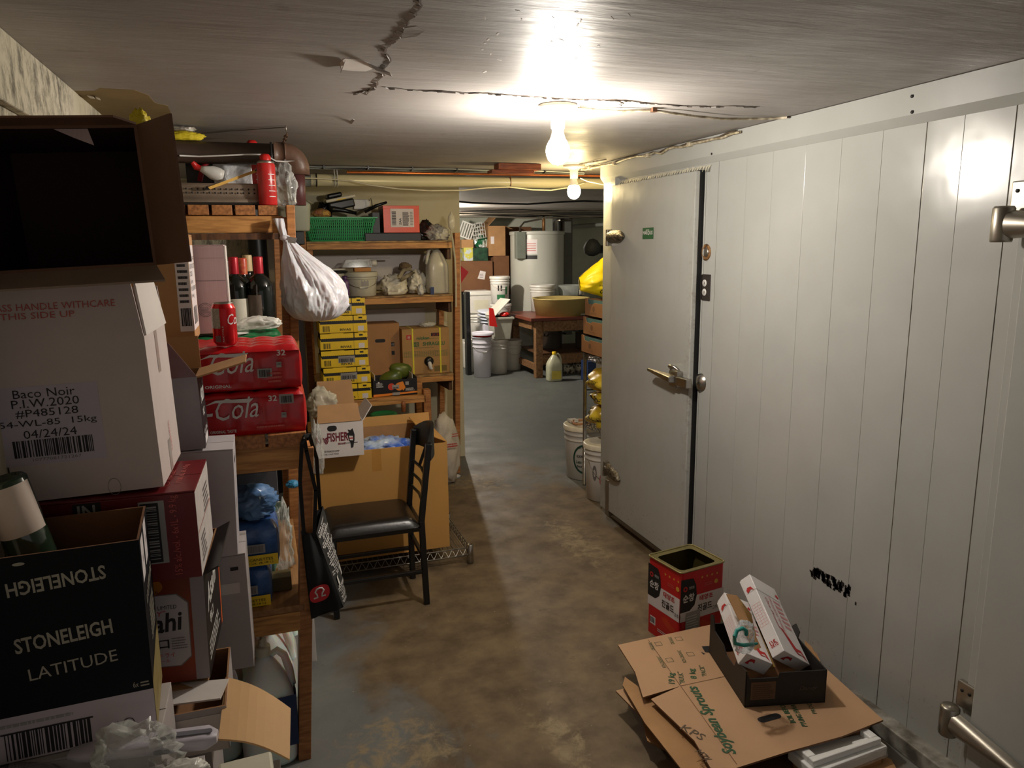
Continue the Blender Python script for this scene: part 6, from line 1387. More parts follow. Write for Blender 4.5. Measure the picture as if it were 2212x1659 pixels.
# ------------------------------------------------------------------ far room: tank, table, pails, boxes
TX, TY, TR, TH = 3.66, 9.75, 0.37, 1.79
tk = E_('water_heater', (TX, TY, 0)); T(tk, 'tall white cylindrical water heater against the far wall', 'water heater')
TANKM = mat('tank_enamel', (184, 185, 176), 0.35, var=0.06, scale=3)
g = M(); g.lathe([(0.0001, 0.0), (TR, 0.0), (TR, 0.03), (TR, TH - 0.02)], 48); g.build('tank_body', TANKM, tk)
M().lathe([(TR + 0.004, TH - 0.05), (TR + 0.012, TH - 0.045), (TR + 0.012, TH - 0.004), (TR, TH), (0.0001, TH + 0.005)], 48).build('tank_top', TANKM, tk)
M().box(-TR - 0.03, -0.30, TH - 0.36, -TR + 0.10, -0.20, TH - 0.01).build('control_box', mat('grey_green_metal', (120, 126, 116), 0.5), tk, bevel=0.006)
def tankwrap(a0, a1, z0, z1, m, nm, rr=0.002): return M().lathe([(TR + rr, z0), (TR + rr, z1)], 12, a0=a0, a1=a1).build(nm, m, tk)
tankwrap(-2.35, -1.92, TH - 0.30, TH - 0.11, PAPER, 'label'); tankwrap(-2.35, -1.92, TH - 0.37, TH - 0.32, INK, 'label')
for k in range(4): tankwrap(-2.30, -1.97, TH - 0.17 - 0.03 * k, TH - 0.162 - 0.03 * k, INKP, 'small_print', 0.0035)
for pts, r_, nm, mm in (([(-TR + 0.04, -0.24, TH - 0.02), (-TR + 0.05, -0.2, TH + 0.05), (-TR + 0.15, -0.1, TH + 0.12), (0.02, 0.0, TH + 0.16), (0.1, 0, TH + 0.17)], 0.012, 'armoured_cable', STEEL),
    ([(0.10, 0.0, TH), (0.10, 0, TH + 0.2)], 0.022, 'water_pipe', mat('brass_pipe', (150, 110, 70), 0.5, metal=0.6)), ([(0.28, 0.0, TH), (0.28, 0, TH + 0.14), (0.34, 0, TH + 0.15)], 0.02, 'water_pipe', STEEL)):
    g = M(); g.tube(pts, r_, 10); g.build(nm, mm, tk)
pp = M(); pp.tube([(TX + 0.10, TY, TH + 0.20), (TX + 0.10, TY, H - 0.04), (TX - 0.10, TY + 0.1, H - 0.04)], 0.018, 10); pp.tube([(TX + 0.1, TY, TH + 0.22), (TX + 0.40, TY - 0.02, TH + 0.22), (TX + 0.40, TY - 0.02, H - 0.02)], 0.018, 10); pp.tube([(TX + 0.42, TY + 0.1, 0.4), (TX + 0.42, TY + 0.1, H)], 0.03, 10); pp.tube([(TX + 0.34, TY, TH + 0.15), (TX + 0.50, TY, TH + 0.15), (TX + 0.50, TY, H)], 0.02, 10)
T(pp.build('pipework', mat('dark_pipe', (74, 64, 56), 0.5, metal=0.4)), 'dark pipes rising from the top of the white water heater', 'pipes', kind='stuff')
T(M().box(TX + 0.45, TY + 0.30, 0.3, TX + 0.66, TY + 0.55, H).build('service_duct', mat('grey_duct', (106, 108, 102), 0.6)), 'grey vertical duct right behind the water heater', 'duct')
g = M(); g.tube([(TX + 0.6, 10.55, H - 0.19), (5.3, 10.2, H - 0.13)], 0.03, 12); T(g.build('wall_pipe', GP), 'pale pipe along the far wall right of the water heater', 'pipe')
T(M().box(TX + 0.75, 10.66, 0.75, TX + 0.79, 10.74, H - 0.2).build('conduit', GP), 'thin vertical conduit on the far wall beside the duct', 'conduit')
r = random.Random(12); 
for i in range(9):
    g = M(); y = 7.9 + i * 0.22; z = H - 0.03 - r.random() * 0.02
    g.tube([(1.6 + j * 0.42, y + 0.10 * math.sin(j * 0.9 + i) , z - 0.035 * abs(math.sin(j * 0.7 + i * 1.3)) - (0.03 if i % 3 == 0 else 0)) for j in range(9)], 0.008 if i % 2 else 0.012, 6)
    T(g.build('ceiling_cable', mat('dark_cable', (44, 42, 40), 0.5) if i % 3 else STEEL), 'cable sagging under the far room ceiling, %s counted from the doorway' % ('first', 'second', 'third', 'fourth', 'fifth', 'sixth', 'seventh', 'eighth', 'ninth')[i], 'cable', 'cables bunched under the far room ceiling')
g = M(); g.tube([AY(960 + 60 * i, 433 + (0, 5, 7, 8, 4, 1, 3)[i], 6.5) for i in range(7)], 0.009, 6); T(g.build('black_cable', BLK), 'single black cable crossing under the ceiling between the bulb and the tank', 'cable')

# worktable
tx0, tx1, ty0, ty1, tz = 3.10, 4.75, 8.36, 9.30, AY(1175, 686, 8.36).z
wt = E_('work_table', ((tx0 + tx1) / 2, (ty0 + ty1) / 2, 0)); T(wt, 'heavy wooden table with a reddish top beside the water heater', 'table'); WO = (-wt.location.x, -wt.location.y, 0)
TOPM = mat('reddish_top', (120, 60, 44), 0.4, var=0.3, scale=3)
OLDP = mat('old_pine', (146, 108, 72), 0.6, col2=(104, 74, 46), scale=5, stretch=(8, 8, 8))
def wp_(g, n, mm=None, **k):
    if mm in (None, PINE, PINEX, PINEY): mm = OLDP
    return g.build(n, mm, wt, loc=WO, **k)
wp_(M().box(tx0 - 0.06, ty0 - 0.05, tz - 0.04, tx1, ty1 + 0.02, tz), 'table_top', TOPM, bevel=0.004)
for x in (tx0 + 0.02, tx1 - 0.1):
    for y in (ty0, ty1 - 0.08): wp_(M().box(x, y, 0.0, x + 0.09, y + 0.09, tz - 0.041), 'leg', PINE, bevel=0.004)
wp_(M().box(tx0 + 0.11, ty0 - 0.02, tz - 0.17, tx1 - 0.1, ty0 + 0.02, tz - 0.045), 'front_rail', PINEX, bevel=0.003)
wp_(M().box(tx0, ty0 + 0.1, tz - 0.15, tx0 + 0.04, ty1 - 0.1, tz - 0.045), 'side_rail', PINEY)
wp_(M().box(tx0 + 0.03, ty0 + 0.05, 0.09, tx0 + 0.08, ty1 - 0.05, 0.16), 'lower_rail', PINEY); wp_(M().box(tx0 + 0.11, ty0 + 0.02, 0.16, tx1 - 0.1, ty0 + 0.06, 0.28), 'lower_rail', PINEX)
wp_(M().box(tx0 + 0.11, ty0 + 0.08, 0.27, tx1 - 0.1, ty1 - 0.05, 0.285), 'lower_shelf', DWOOD)
# on the table
p = AY(1175, 640, 9.1); bkt = bucket('bucket', 0.165, 0.15, 0.34, (p.x + 0.02, 9.205, tz), m=WP, lid=True, lidm=WP, handle=False, rings=2); T(bkt, 'large white lidded pail on the table in front of the water heater', 'bucket')
p = AY(1226, 640, 9.1); T(M().lathe([(0.0001, 0.004), (0.13, 0.0), (0.16, 0.33), (0.165, 0.335)], 30).build('clear_tub', film('cloudy_tub', (200, 206, 200), 0.4), None, (p.x + 0.08, 9.2, tz)), 'cloudy clear tub right of the white pail on the table', 'container')
a, b_ = AY(1143, 655, 8.62), AY(1262, 655, 8.62); ct = (a.x + b_.x) / 2 + 0.06; R0 = 0.35
g = M(); g.lathe([(0.0001, 0.012), (R0 * 0.86, 0.012), (R0 * 0.87, 0.0), (R0 * 0.9, 0.0), (R0, 0.20), (R0 + 0.012, 0.205), (R0 + 0.012, 0.215), (R0 - 0.012, 0.21), (R0 * 0.88, 0.02)], 48)
T(g.build('wide_tub', mat('mustard_plastic', (176, 156, 96), 0.45, var=0.05), None, (ct, 8.64, tz)), 'wide mustard coloured tub on the front of the table', 'tub')
p = AY(1186, 638, 9.0); T(M().lathe([(0.015, 0), (0.042, 0), (0.042, 0.17), (0.015, 0.17), (0.015, 0)], 24).build('paper_roll', WP, None, (AY(1188, 638, 8.99).x - 0.06, 8.985, tz + 0.10)), 'white paper roll standing behind the mustard tub', 'paper roll').location.z = tz
p = AY(1247, 676, 8.42); T(crumple(0.14, 0.08, 0.05, 121, 0.35).build('white_cloth', WP, None, (p.x, 8.40, tz)), 'folded white cloth on the front edge of the table', 'cloth')
p = AY(1237, 632, 8.95); T(crumple(0.22, 0.16, 0.22, 123, 0.4).build('black_machine', mat('black_machine', (26, 27, 30), 0.4), None, (p.x + 0.13, 8.97, tz)), 'black lumpy kitchen machine behind the mustard tub', 'machine')
T(M().lathe([(0.045, 0), (0.045, 0.25), (0.03, 0.30), (0.0001, 0.3)], 20).build('steel_flask', STEEL, None, (AY(1250, 640, 8.8).x + 0.22, 9.22, tz)), 'steel flask at the right of the black machine on the table', 'flask')
p = AY(1247, 663, 7.9); pan = T(M().box(-0.02, -0.05, 0, 0.34, 0.05, 0.03).build('steel_pan', STEEL, None, (p.x - 0.03, 8.41, tz + 0.10), bevel=0.006), 'flat steel tray jutting over the table edge by the tan crates', 'tray'); pan.location.z = tz + 0.002
# pots, bowl under
def pot(x, y, z, r_, h_, lab, lid=True):
    o = M().lathe([(0.0001, 0.0), (r_ - 0.01, 0), (r_, 0.01), (r_, h_ - 0.01), (r_ + 0.006, h_ - 0.006), (r_ + 0.006, h_), (r_ - 0.004, h_), (r_ - 0.004, 0.01), (0.0001, 0.008)], 36).build('stock_pot', ALU, None, (x, y, z)); T(o, lab, 'pot')
    for s_ in (-1, 1):
        g = M(); g.tube([(s_ * r_ * 0.99, -0.05 * 1, h_ * 0.8), (s_ * (r_ + 0.045), -0.045, h_ * 0.8), (s_ * (r_ + 0.045), 0.045, h_ * 0.8), (s_ * r_ * 0.99, 0.05, h_ * 0.8)], 0.008, 8); g.build('handle', ALU, o)
    g = M(); a_ = -2.2; g.tube([(r_ * math.cos(a_ - .15), r_ * math.sin(a_ - .15), h_ * .85), ((r_ + .04) * math.cos(a_ - .1), (r_ + .04) * math.sin(a_ - .1), h_ * .78), ((r_ + .04) * math.cos(a_ + .1), (r_ + .04) * math.sin(a_ + .1), h_ * .78), (r_ * math.cos(a_ + .15), r_ * math.sin(a_ + .15), h_ * .85)], 0.008, 8); g.build('handle', BLKM, o)
    if lid: M().lathe([(r_ + 0.012, h_ + 0.001), (r_ * 0.9, h_ + 0.014), (r_ * 0.4, h_ + 0.035), (0.0001, h_ + 0.04)], 36).build('lid', ALU, o); 
    return o
T(M().box(-0.05, -0.05, 0, 0.0, 0.0, 0.01).build('floor_shim', DWOOD, None, (3.6, 9.0, 0)), 'small wood offcut on the floor under the table', 'wood offcut')
pot(3.53, 8.95, 0.286, 0.16, 0.225, 'tall dented stock pot under the table beside the front leg'); 
pot(4.10, 8.80, 0.286, 0.25, 0.28, 'wide steel stock pot with a black lid knob under the table')
g = M(); g.tube([(4.02, 8.8, 0.62), (4.05, 8.8, 0.645), (4.15, 8.8, 0.645), (4.18, 8.8, 0.62)], 0.01, 8); T(g.build('pot_cover_knob', BLK), 'black loop lying on the lid of the wide stock pot', 'knob')
g = M(); g.lathe([(0.0001, 0.0), (0.13, 0.0), (0.19, 0.10), (0.20, 0.105)], 32); T(g.build('red_basin', mat('brown_red_plastic', (132, 44, 34), 0.4), None, (3.53, 8.95, 0.554)), 'brown-red plastic basin stacked on the tall stock pot', 'basin')
yj = jug('oil_jug', 0.185, 0.15, 0.34, (AY(1193, 822, 8.2).x, 8.14, 0), m=mat('oil_jug_clear', (196, 196, 170), 0.25), capm=YELP); T(yj, 'jug of yellow oil with yellow cap on the floor by the table leg', 'jug')
M().lathe([(0.001, 0.001), (0.088, 0.001), (0.094, 0.02), (0.094, 0.17)], 4, a0=PI / 4, a1=PI / 4 + 2 * PI).build('oil', mat('yellow_oil', (206, 178, 60), 0.2), yj)
M().box(-0.06, -0.078, 0.03, 0.06, -0.077, 0.13).build('label', mat('yellow_label', (226, 206, 90), 0.5), yj)
for i, px in enumerate((1224, 1248)):
    p = AY(px, 806, 8.7); T(M().lathe([(0.0001, 0), (0.075, 0), (0.075, 0.13), (0.0001, 0.13)], 24).build('printed_tin', mat('printed_tin', (186, 180, 164), 0.5, col2=(74, 66, 56), scale=24, contrast=(0.45, 0.5)), None, (p.x, 8.62, 0)), 'printed tin on the floor behind the table rail, %s one' % ('nearer the oil jug' if i == 0 else 'farther from the oil jug'), 'tin')

# boxes left of the tank
def fb(px0, py0, px1, py1, y, dd, lab, m=KD, name='carton', zb_=None, top='closed'):
    a, b_ = AY(px0, py0, y), AY(px1, py1, y); z = b_.z if zb_ is None else zb_
    o = carton(name, b_.x - a.x, dd, a.z - z, ((a.x + b_.x) / 2, y + dd / 2, z), m=m, top=top); T(o, lab, 'box'); return o, b_.x - a.x, a.z - z
b0, w0, h0 = fb(960, 565, 1065, 628, 9.9, 0.5, 'large brown carton with a white tag left of the water heater')
D(frame(w0, 0.5, h0, 'front')).poly('tag', PAPER, [(w0 - 0.22, h0 * 0.42), (w0 - 0.12, h0 * 0.38), (w0 - 0.10, h0 * 0.64), (w0 - 0.18, h0 * 0.68)]).lines(INKG, w0 - 0.19, h0 * 0.45, 0.06, 0.06, 3).done(b0)
zt0 = b0.location.z + h0
sup = M().box(AY(962, 628, 9.9).x, 9.92, 0, AY(1063, 628, 9.9).x, 10.4, b0.location.z - 0.002).build('black_shelf_unit', BLK); T(sup, 'plain black unit carrying the large brown carton', 'cabinet')  # solid black block that carries the carton
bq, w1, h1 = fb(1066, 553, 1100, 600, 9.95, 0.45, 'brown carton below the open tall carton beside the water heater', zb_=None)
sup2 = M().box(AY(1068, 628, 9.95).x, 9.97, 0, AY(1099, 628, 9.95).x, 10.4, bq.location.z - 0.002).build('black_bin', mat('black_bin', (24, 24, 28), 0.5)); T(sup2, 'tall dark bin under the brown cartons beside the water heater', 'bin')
bt, w2, h2 = fb(1055, 488, 1092, 553, 9.95, 0.40, 'tall tan carton with its flaps open above the other cartons', m=K, zb_=bq.location.z + h1 + 0.002, top='open')
flap(bt, (-w2 / 2, 0.2, h2), (-w2 / 2, -0.2, h2), (0.6, 0, 0.6), 0.2, m=K); flap(bt, (w2 / 2, -0.2, h2), (w2 / 2, 0.2, h2), (0.8, 0, -0.3), 0.12, m=K)
D(frame(w2, 0.4, h2, 'front')).rect('label', PAPER, 0.03, h2 * 0.4, 0.05, 0.10).done(bt)
o, _, _ = fb(1092, 490, 1148, 508, 10.35, 0.3, 'brown carton partly hidden behind the top of the water heater', zb_=AY(1092, 508, 10.36).z + 0.002)
o, _, _ = fb(1092, 508, 1148, 560, 10.36, 0.3, 'lower brown carton hidden behind the water heater', zb_=0.9)
o.scale = (1, 1, 1)
g1 = []
for (px0, py0, px1, py1), lab, mm in (((1002, 535, 1022, 563), 'small white and yellow box on the large brown carton', mat('yellow_white_box', (200, 196, 80), 0.5, col2=(190, 200, 210), scale=12, contrast=(0.45, 0.5))), ((1022, 536, 1054, 563), 'dark green box with leaf print on the large brown carton', mat('dark_green_box', (40, 84, 56), 0.5, col2=(20, 44, 34), scale=14))):
    a, b_ = AY(px0, py0, 9.95), AY(px1, py1, 9.95); o = M().box(-(b_.x - a.x) / 2, 0, 0, (b_.x - a.x) / 2, 0.2, a.z - zt0).build('small_box', mm, None, ((a.x + b_.x) / 2, 9.95, zt0 + 0.001), bevel=0.003); T(o, lab, 'box')
zc_ = AY(1030, 536, 9.95).z + 0.003
a, b_ = AY(996, 517, 10.0), AY(1022, 535, 10.0); T(M().box(-(b_.x - a.x) / 2, 0, 0, (b_.x - a.x) / 2, 0.2, a.z - b_.z).build('brown_box', K, None, ((a.x + b_.x) / 2, 9.98, zc_)), 'small brown box under the slotted white tray', 'box')
T(crumple(0.20, 0.16, 0.20, 131, 0.5, 3, 3).build('green_white_bags', mat('green_white_film', (206, 212, 206), 0.3, col2=(30, 96, 60), scale=10, contrast=(0.46, 0.52)), None, (AY(1042, 520, 10.0).x, 10.06, zc_)), 'green and white plastic packaging piled left of the tall tan carton', 'packaging')
p = AY(1008, 498, 10.0)
tr = E_('slotted_tray', (p.x, 10.0, p.z), (0, 0.35, 0)); T(tr, 'white slotted plastic tray standing on edge in the far boxes', 'tray')
for i in range(6): M().box(-0.10 + i * 0.036, -0.012, -0.11, -0.084 + i * 0.036, 0.012, 0.11).build('slat', WP, tr)
M().box(-0.10, -0.01, 0.09, 0.10, 0.01, 0.11).build('crossbar', WP, tr); M().box(-0.10, -0.01, -0.11, 0.10, 0.01, -0.09).build('crossbar', WP, tr)
p = AY(1034, 498, 9.98); wb_ = E_('wire_basket', (p.x, 9.98, p.z - 0.10), (0.1, -0.15, 0)); T(wb_, 'white wire basket tipped up among the far boxes', 'basket')
g = M()
for i in range(6):
    x = -0.085 + i * 0.034; g.tube([(x, -0.06, 0), (x, -0.06, 0.2)], 0.004, 6); g.tube([(x, 0.06, 0), (x, 0.06, 0.2)], 0.004, 6)
for k in range(5):
    z = 0.0 + k * 0.05; g.tube([(-0.085, -0.06, z), (0.085, -0.06, z), (0.085, 0.06, z), (-0.085, 0.06, z)], 0.004, 6, closed=True)
g.build('wires', WP, wb_)['kind'] = 'stuff'

# white pails and tubs heap
def at_(px, py, y): return AY(px, py, y)
def pail(px, pyb, pyt, wpx, y, lab, zb_=0.0, m=WP, **k):
    a, b_ = AY(px, pyb, y), AY(px, pyt, y); r_ = wpx / 2 * y / 1600 * 1.04
    z = zb_; return T(bucket('bucket', r_, r_ * 0.88, (b_.z - z), (a.x, y, z), m=m, **k), lab, 'bucket')
pail(1042, 785, 727, 42, 8.75, 'squarish lilac-white pail in the front of the heap with a red lidded tub on it', m=LP, drop=0.10)
z1_ = AY(1042, 727, 8.75).z
rt = bucket('tub', 0.13, 0.11, 0.045, (AY(1043, 720, 8.75).x, 8.75, z1_ + 0.002), m=REDP, lid=True, lidm=LP, handle=False, rings=0); T(rt, 'flat red tub with a white lid on the lilac-white pail', 'tub')
pail(1026, 770, 735, 34, 9.2, 'white pail at the far left floor level of the heap', lid=True)
pail(1107, 780, 735, 41, 9.12, 'white lidded pail on the floor left of the table leg', lid=True)
za = AY(1034, 733, 9.25).z
st1 = M().box(-0.22, -0.18, 0, 0.2, 0.18, AY(1030, 737, 9.45).z).build('storage_bin', WP, None, (AY(1034, 737, 9.45).x, 9.60, 0), bevel=0.02); T(st1, 'white storage bin carrying the stacked pails', 'bin')
zq = AY(1030, 737, 9.45).z + 0.002
o = pail(1031, 733, 680, 38, 9.5, 'white pail with lowered handle, left in the middle of the heap', zb_=zq, lid=True, drop=0.03, rings=3)
zr_ = AY(1031, 680, 9.5).z + 0.012
for k in range(4):
    g = M().lathe([(0.125, 0), (0.13, 0.004), (0.13, 0.014), (0.11, 0.02), (0.0001, 0.02)], 28); T(g.build('pail_lid', mat('bluish_white_lid', (206, 212, 228), 0.35), None, (AY(1054, 700, 9.2).x, 9.22, 0.62 + 0.045 * k), (0.05 * k, 0.06, 0)), 'bluish white pail lid in a loose stack, %s from the bottom' % ('lowest', 'second', 'third', 'fourth')[k], 'lid', 'loose stack of pail lids').name = 'stacked_disc'
st2 = M().box(-0.085, -0.1, 0, 0.085, 0.1, 0.617).build('white_tub', LP, None, (AY(1054, 700, 9.2).x, 9.22, 0), bevel=0.02); T(st2, 'tall narrow white tub under the loose lid stack', 'tub')
cb_ = M().box(-0.16, -0.15, 0, 0.16, 0.15, 0.30).build('storage_container', WP, None, (AY(1037, 668, 9.6).x, 9.68, zr_), bevel=0.02); T(cb_, 'white lidded storage container at the top left of the heap', 'container')
cb_.dimensions
M().box(-0.10, -0.153, 0.05, 0.10, -0.1505, 0.18).build('recessed_panel', CP, cb_, bevel=0.001); M().box(-0.17, -0.16, 0.24, 0.17, 0.15, 0.27).build('lid_edge', WP, cb_, bevel=0.008)
zt2 = AY(1080, 655, 9.35).z
o = pail(1080, 655, 598, 42, 9.35, 'green printed white pail on top of the heap beside the water heater', zb_=zt2, lid=True, rings=2, drop=0.10)
rr0 = 21 * 9.35 / 1600
for a0, a1, z0, z1, mm in ((-2.1, -1.95, 0.17, 0.24, INK), (-1.8, -1.65, 0.17, 0.24, INK), (-2.2, -1.3, 0.06, 0.12, INKGR), (-1.25, -1.0, 0.12, 0.22, INKGR)):
    M().lathe([(rr0 * (0.9 + 0.12 * z0 / .3) + 0.004, z0), (rr0 * (0.9 + 0.12 * z1 / .3) + 0.004, z1)], 6, a0=a0, a1=a1).build('print', mm, o)
o = pail(1082, 686, 657, 44, 9.36, 'upper white pail squeezed under the green printed one', zb_=AY(1082, 690, 9.36).z, lid=True, handle=False, rings=1)
zz = o.location.z - 0.002
o2 = M().box(-0.11, -0.13, 0, 0.06, 0.13, zz).build('stacked_tub', WP, None, (AY(1082, 700, 9.36).x, 9.36, 0), bevel=0.03); T(o2, 'white tub column behind the grey tote in the pail heap', 'tub')
a, b_ = AY(1062, 685, 8.85), AY(1105, 732, 8.85)
tt = E_('grey_tote', ((a.x + b_.x) / 2, 8.92, b_.z)); T(tt, 'grey-white plastic tote with a tilted lid and red cloth in the heap', 'tote')
TG = mat('tote_grey', (176, 176, 164), 0.4); ww = (b_.x - a.x) / 2; hh = a.z - b_.z
g = M(); g.hexa([(-ww * .8, -0.12, 0), (ww * .8, -0.12, 0), (ww * .8, 0.12, 0), (-ww * .8, 0.12, 0), (-ww, -0.15, hh), (ww, -0.15, hh), (ww, 0.15, hh), (-ww, 0.15, hh)]); g.build('tote_body', TG, tt, bevel=0.012)
M().box(-ww - 0.012, -0.162, hh - 0.03, ww + 0.012, 0.162, hh).build('tote_rim', TG, tt, bevel=0.006)
q = M().box(-0.14, -0.15, 0, 0.16, 0.15, 0.015).build('tote_lid', mat('tote_lid', (214, 212, 200), 0.35), tt, loc=(-0.02, 0.03, hh + 0.10), rot=(0, -0.75, 0.1), bevel=0.005)
sup3 = T(bucket('bucket', 0.115, 0.105, b_.z - 0.012, (tt.location.x - 0.02, 8.92, 0), m=WP, lid=True, handle=False), 'white lidded pail on the floor under the grey-white tote', 'bucket')
T(crumple(0.14, 0.10, 0.06, 133, 0.4).build('red_cloth', REDP, None, (tt.location.x + 0.04, 8.85, tt.location.z + hh + 0.002)), 'red cloth lying on the grey-white tote', 'cloth')
p = AY(1060, 676, 8.8); T(M().prism([(0, -0.12), (0.10, -0.14), (0.05, 0.09), (0.0, 0.10)], 0.02, fr((p.x - 0.04, 8.74, p.z - 0.03), (1, 0, 0), (0, 0, 1), (0, -1, 0))).build('red_scoop', REDP), 'red dustpan piece standing left of the grey-white tote', 'dustpan')
T(M().box(AY(1003, 700, 9.0).x, 8.9, 0.0, AY(1012, 700, 9.0).x, 9.0, AY(1008, 630, 9.0).z).build('dark_plank', BLK), 'narrow black plank at the left of the pail heap by the wall edge', 'panel')

# ------------------------------------------------------------------ behind the cooler corner: wire rack with crates, sacks, pails
wr = E_('wire_rack', (2.25, 4.20, 0)); T(wr, 'chrome wire rack half hidden behind the cooler corner', 'rack'); RO = (-2.25, -4.20, 0)
g = M(); g.tube([(1.985, 4.40, 0.01), (1.985, 4.40, 0.93)], 0.0125, 12); g.build('post', CHROME, wr, loc=RO)
g = M(); g.tube([(1.985, 3.975, 0.01), (1.985, 3.975, 0.93)], 0.0125, 12); g.build('post', CHROME, wr, loc=RO)
g = M(); g.tube([(2.62, 4.40, 0.01), (2.62, 4.40, 0.93)], 0.0125, 12); g.build('post', CHROME, wr, loc=RO)
g = M(); g.tube([(2.62, 3.975, 0.01), (2.62, 3.975, 0.93)], 0.0125, 12); g.build('post', CHROME, wr, loc=RO)
for z in (0.90, 0.45):
    g = M(); 
    for dz_ in (0, 0.035): g.tube([(1.985, 4.40, z - dz_), (2.62, 4.40, z - dz_), (2.62, 3.975, z - dz_), (1.985, 3.975, z - dz_)], 0.0035, 6, closed=True)
    for i in range(10):
        x = 1.985 + 0.0635 * i; g.tube([(x, 4.40, z - 0.035), (x + 0.032, 4.40, z), (x + 0.0635, 4.40, z - 0.035)], 0.0025, 6)
    for i in range(7):
        y = 3.985 + 0.059 * i; g.tube([(1.985, y, z - 0.035), (1.985, y + 0.029, z), (1.985, y + 0.059, z - 0.035)], 0.0025, 6)
    g.build('shelf_frame', WIRE, wr, loc=RO)
    for i in range(10): M().tube([(2.0 + 0.06 * i, 3.975, z + 0.003), (2.0 + 0.06 * i, 4.40, z + 0.003)], 0.0022, 6).build('shelf_wire', WIRE, wr, loc=RO)
CR = mat('crate_tan', (176, 128, 88), 0.75, var=0.08); TEAL = mat('crate_teal', (96, 140, 144), 0.6)
for i in range(3):
    L_ = AY((1256, 1260, 1264)[i], (748, 708, 664)[i], 4.40).x; z = 0.914 + i * 0.1175; W_ = 0.42; H_ = 0.116
    o = E_('produce_crate', (L_ + 0.15, 4.19, z), (0, 0, -PI / 2)); T(o, 'tan cardboard produce crate with teal notched top, %s of three on the wire rack' % ('lowest', 'middle', 'topmost')[i], 'crate', 'tan produce crates on the wire rack')
    g = M(); t = 0.005
    g.box(-W_ / 2, -0.15, 0, W_ / 2, 0.15, t); g.prism([(0.0, 0), (W_, 0), (W_, H_ * 0.78), (W_ * 0.33, H_ * 0.78), (W_ * 0.25, H_ * 0.66), (W_ * 0.1, H_ * 0.70), (W_ * 0.07, H_ * 0.98), (0, H_ * 0.98)], t, fr((-W_ / 2, -0.145, 0), (1, 0, 0), (0, 0, 1), (0, -1, 0)))
    g.box(-W_ / 2, 0.145, 0, W_ / 2, 0.15, H_ * 0.7); g.box(-W_ / 2, -0.145, 0, -W_ / 2 + t, 0.145, H_ * 0.95); g.build('crate_body', CR, o)
    M().box(-W_ / 2 + 0.002, -0.142, 0.01, W_ / 2 - 0.02, -0.139, H_ * 0.93).build('teal_lining', TEAL, o)
    M().box(-W_ / 2 + 0.01, -0.13, 0.01, W_ / 2 - 0.02, 0.13, H_ * 0.8).build('dark_contents', INK, o)
    D(frame(W_, 0.30, H_, 'front')).disc('mark', mat('crate_print', (140, 102, 72), 0.7), 0.13, H_ * 0.45, 0.018).text(bpy.data.materials['crate_print'], 'ORGANIC PRODUCE', 0.09, H_ * 0.16, 0.09, 0.01).done(o)
zc_top = 0.906 + 3 * 0.117
# yellow bag
def yb(u, v):
    a, b_, c_, d_ = AY(1250, 600, 4.34), AY(1312, 548, 4.34), AY(1320, 646, 4.30), AY(1253, 628, 4.30)
    q = a.lerp(b_, u).lerp(d_.lerp(c_, u), v); return q
g = M()
def yf(u, v): q = yb(u, v); e = (math.sin(PI * min(1, u * 1.0 + 0.02)) ** 0.5) * (math.sin(PI * v) ** 0.5); return Vector((q.x, q.y - 0.07 * e + 0.012 * noise.noise(Vector((u * 4, v * 5, 1))), q.z + 0.006 * noise.noise(Vector((u * 5, v * 3, 7)))))
def yb2(u, v): q = yb(u, v); e = (math.sin(PI * u) ** 0.5) * (math.sin(PI * v) ** 0.5); return Vector((q.x, q.y + 0.09 * e, q.z))
g.grid(yf, 24, 24); g.grid(yb2, 24, 24); o = g.build('yellow_sack', YELB); T(o, 'bright yellow plastic sack slumped on top of the tan crates', 'sack')
g = M(); vs, fs = text_mesh('Onions', True, 0.3); g.add([yf(0.55 + a_ * 0.42, 0.93 - b2 * 0.13) + Vector((0, -0.003, 0)) for a_, b2 in vs], fs); vs, fs = text_mesh('Fresh Farms', False, 0.3); g.add([yf(0.5 + a_ * 0.45, 0.70 - b2 * 0.06) + Vector((0, -0.003, 0)) for a_, b2 in vs], fs); g.build('lettering', INK, o)
# black lamp head on an arm behind
p = AY(1276, 532, 4.9)
lh = E_('work_lamp', (2.6, 4.9, 1.60)); T(lh, 'black rounded lamp head on an arm above the yellow sack', 'lamp')
g = M(); a, b_ = AY(1258, 523, 4.9), AY(1288, 540, 4.9); dr_ = (b_ - a).normalized()
mt_ = fr(b_ - Vector(lh.location), (dr_.z, 0, -dr_.x), (0, 1, 0), -dr_) 
g.lathe([(0.0001, 0.09), (0.04, 0.085), (0.06, 0.06), (0.062, 0.03), (0.05, 0.0), (0.03, -0.02), (0.0001, -0.03)], 24, mtx=mt_); g.build('lamp_head', mat('black_cloth_lamp', (16, 20, 20), 0.8, bump=0.3), lh)
g = M(); q = b_ - Vector(lh.location); g.tube([q, (0, 0, 0.0), (0.3, 0, 0.01)], [0.03, 0.022, 0.02], 12); g.build('arm', BLKM, lh)
M().box(0.28, -0.05, -0.06, 0.34, 0.05, 0.06).build('bracket', BLKM, lh)
T(M().box(2.942, 4.83, 0.0, 3.03, 4.97, 2.04).build('dark_post', BLK), 'dark post behind the cooler carrying the lamp arm', 'post')
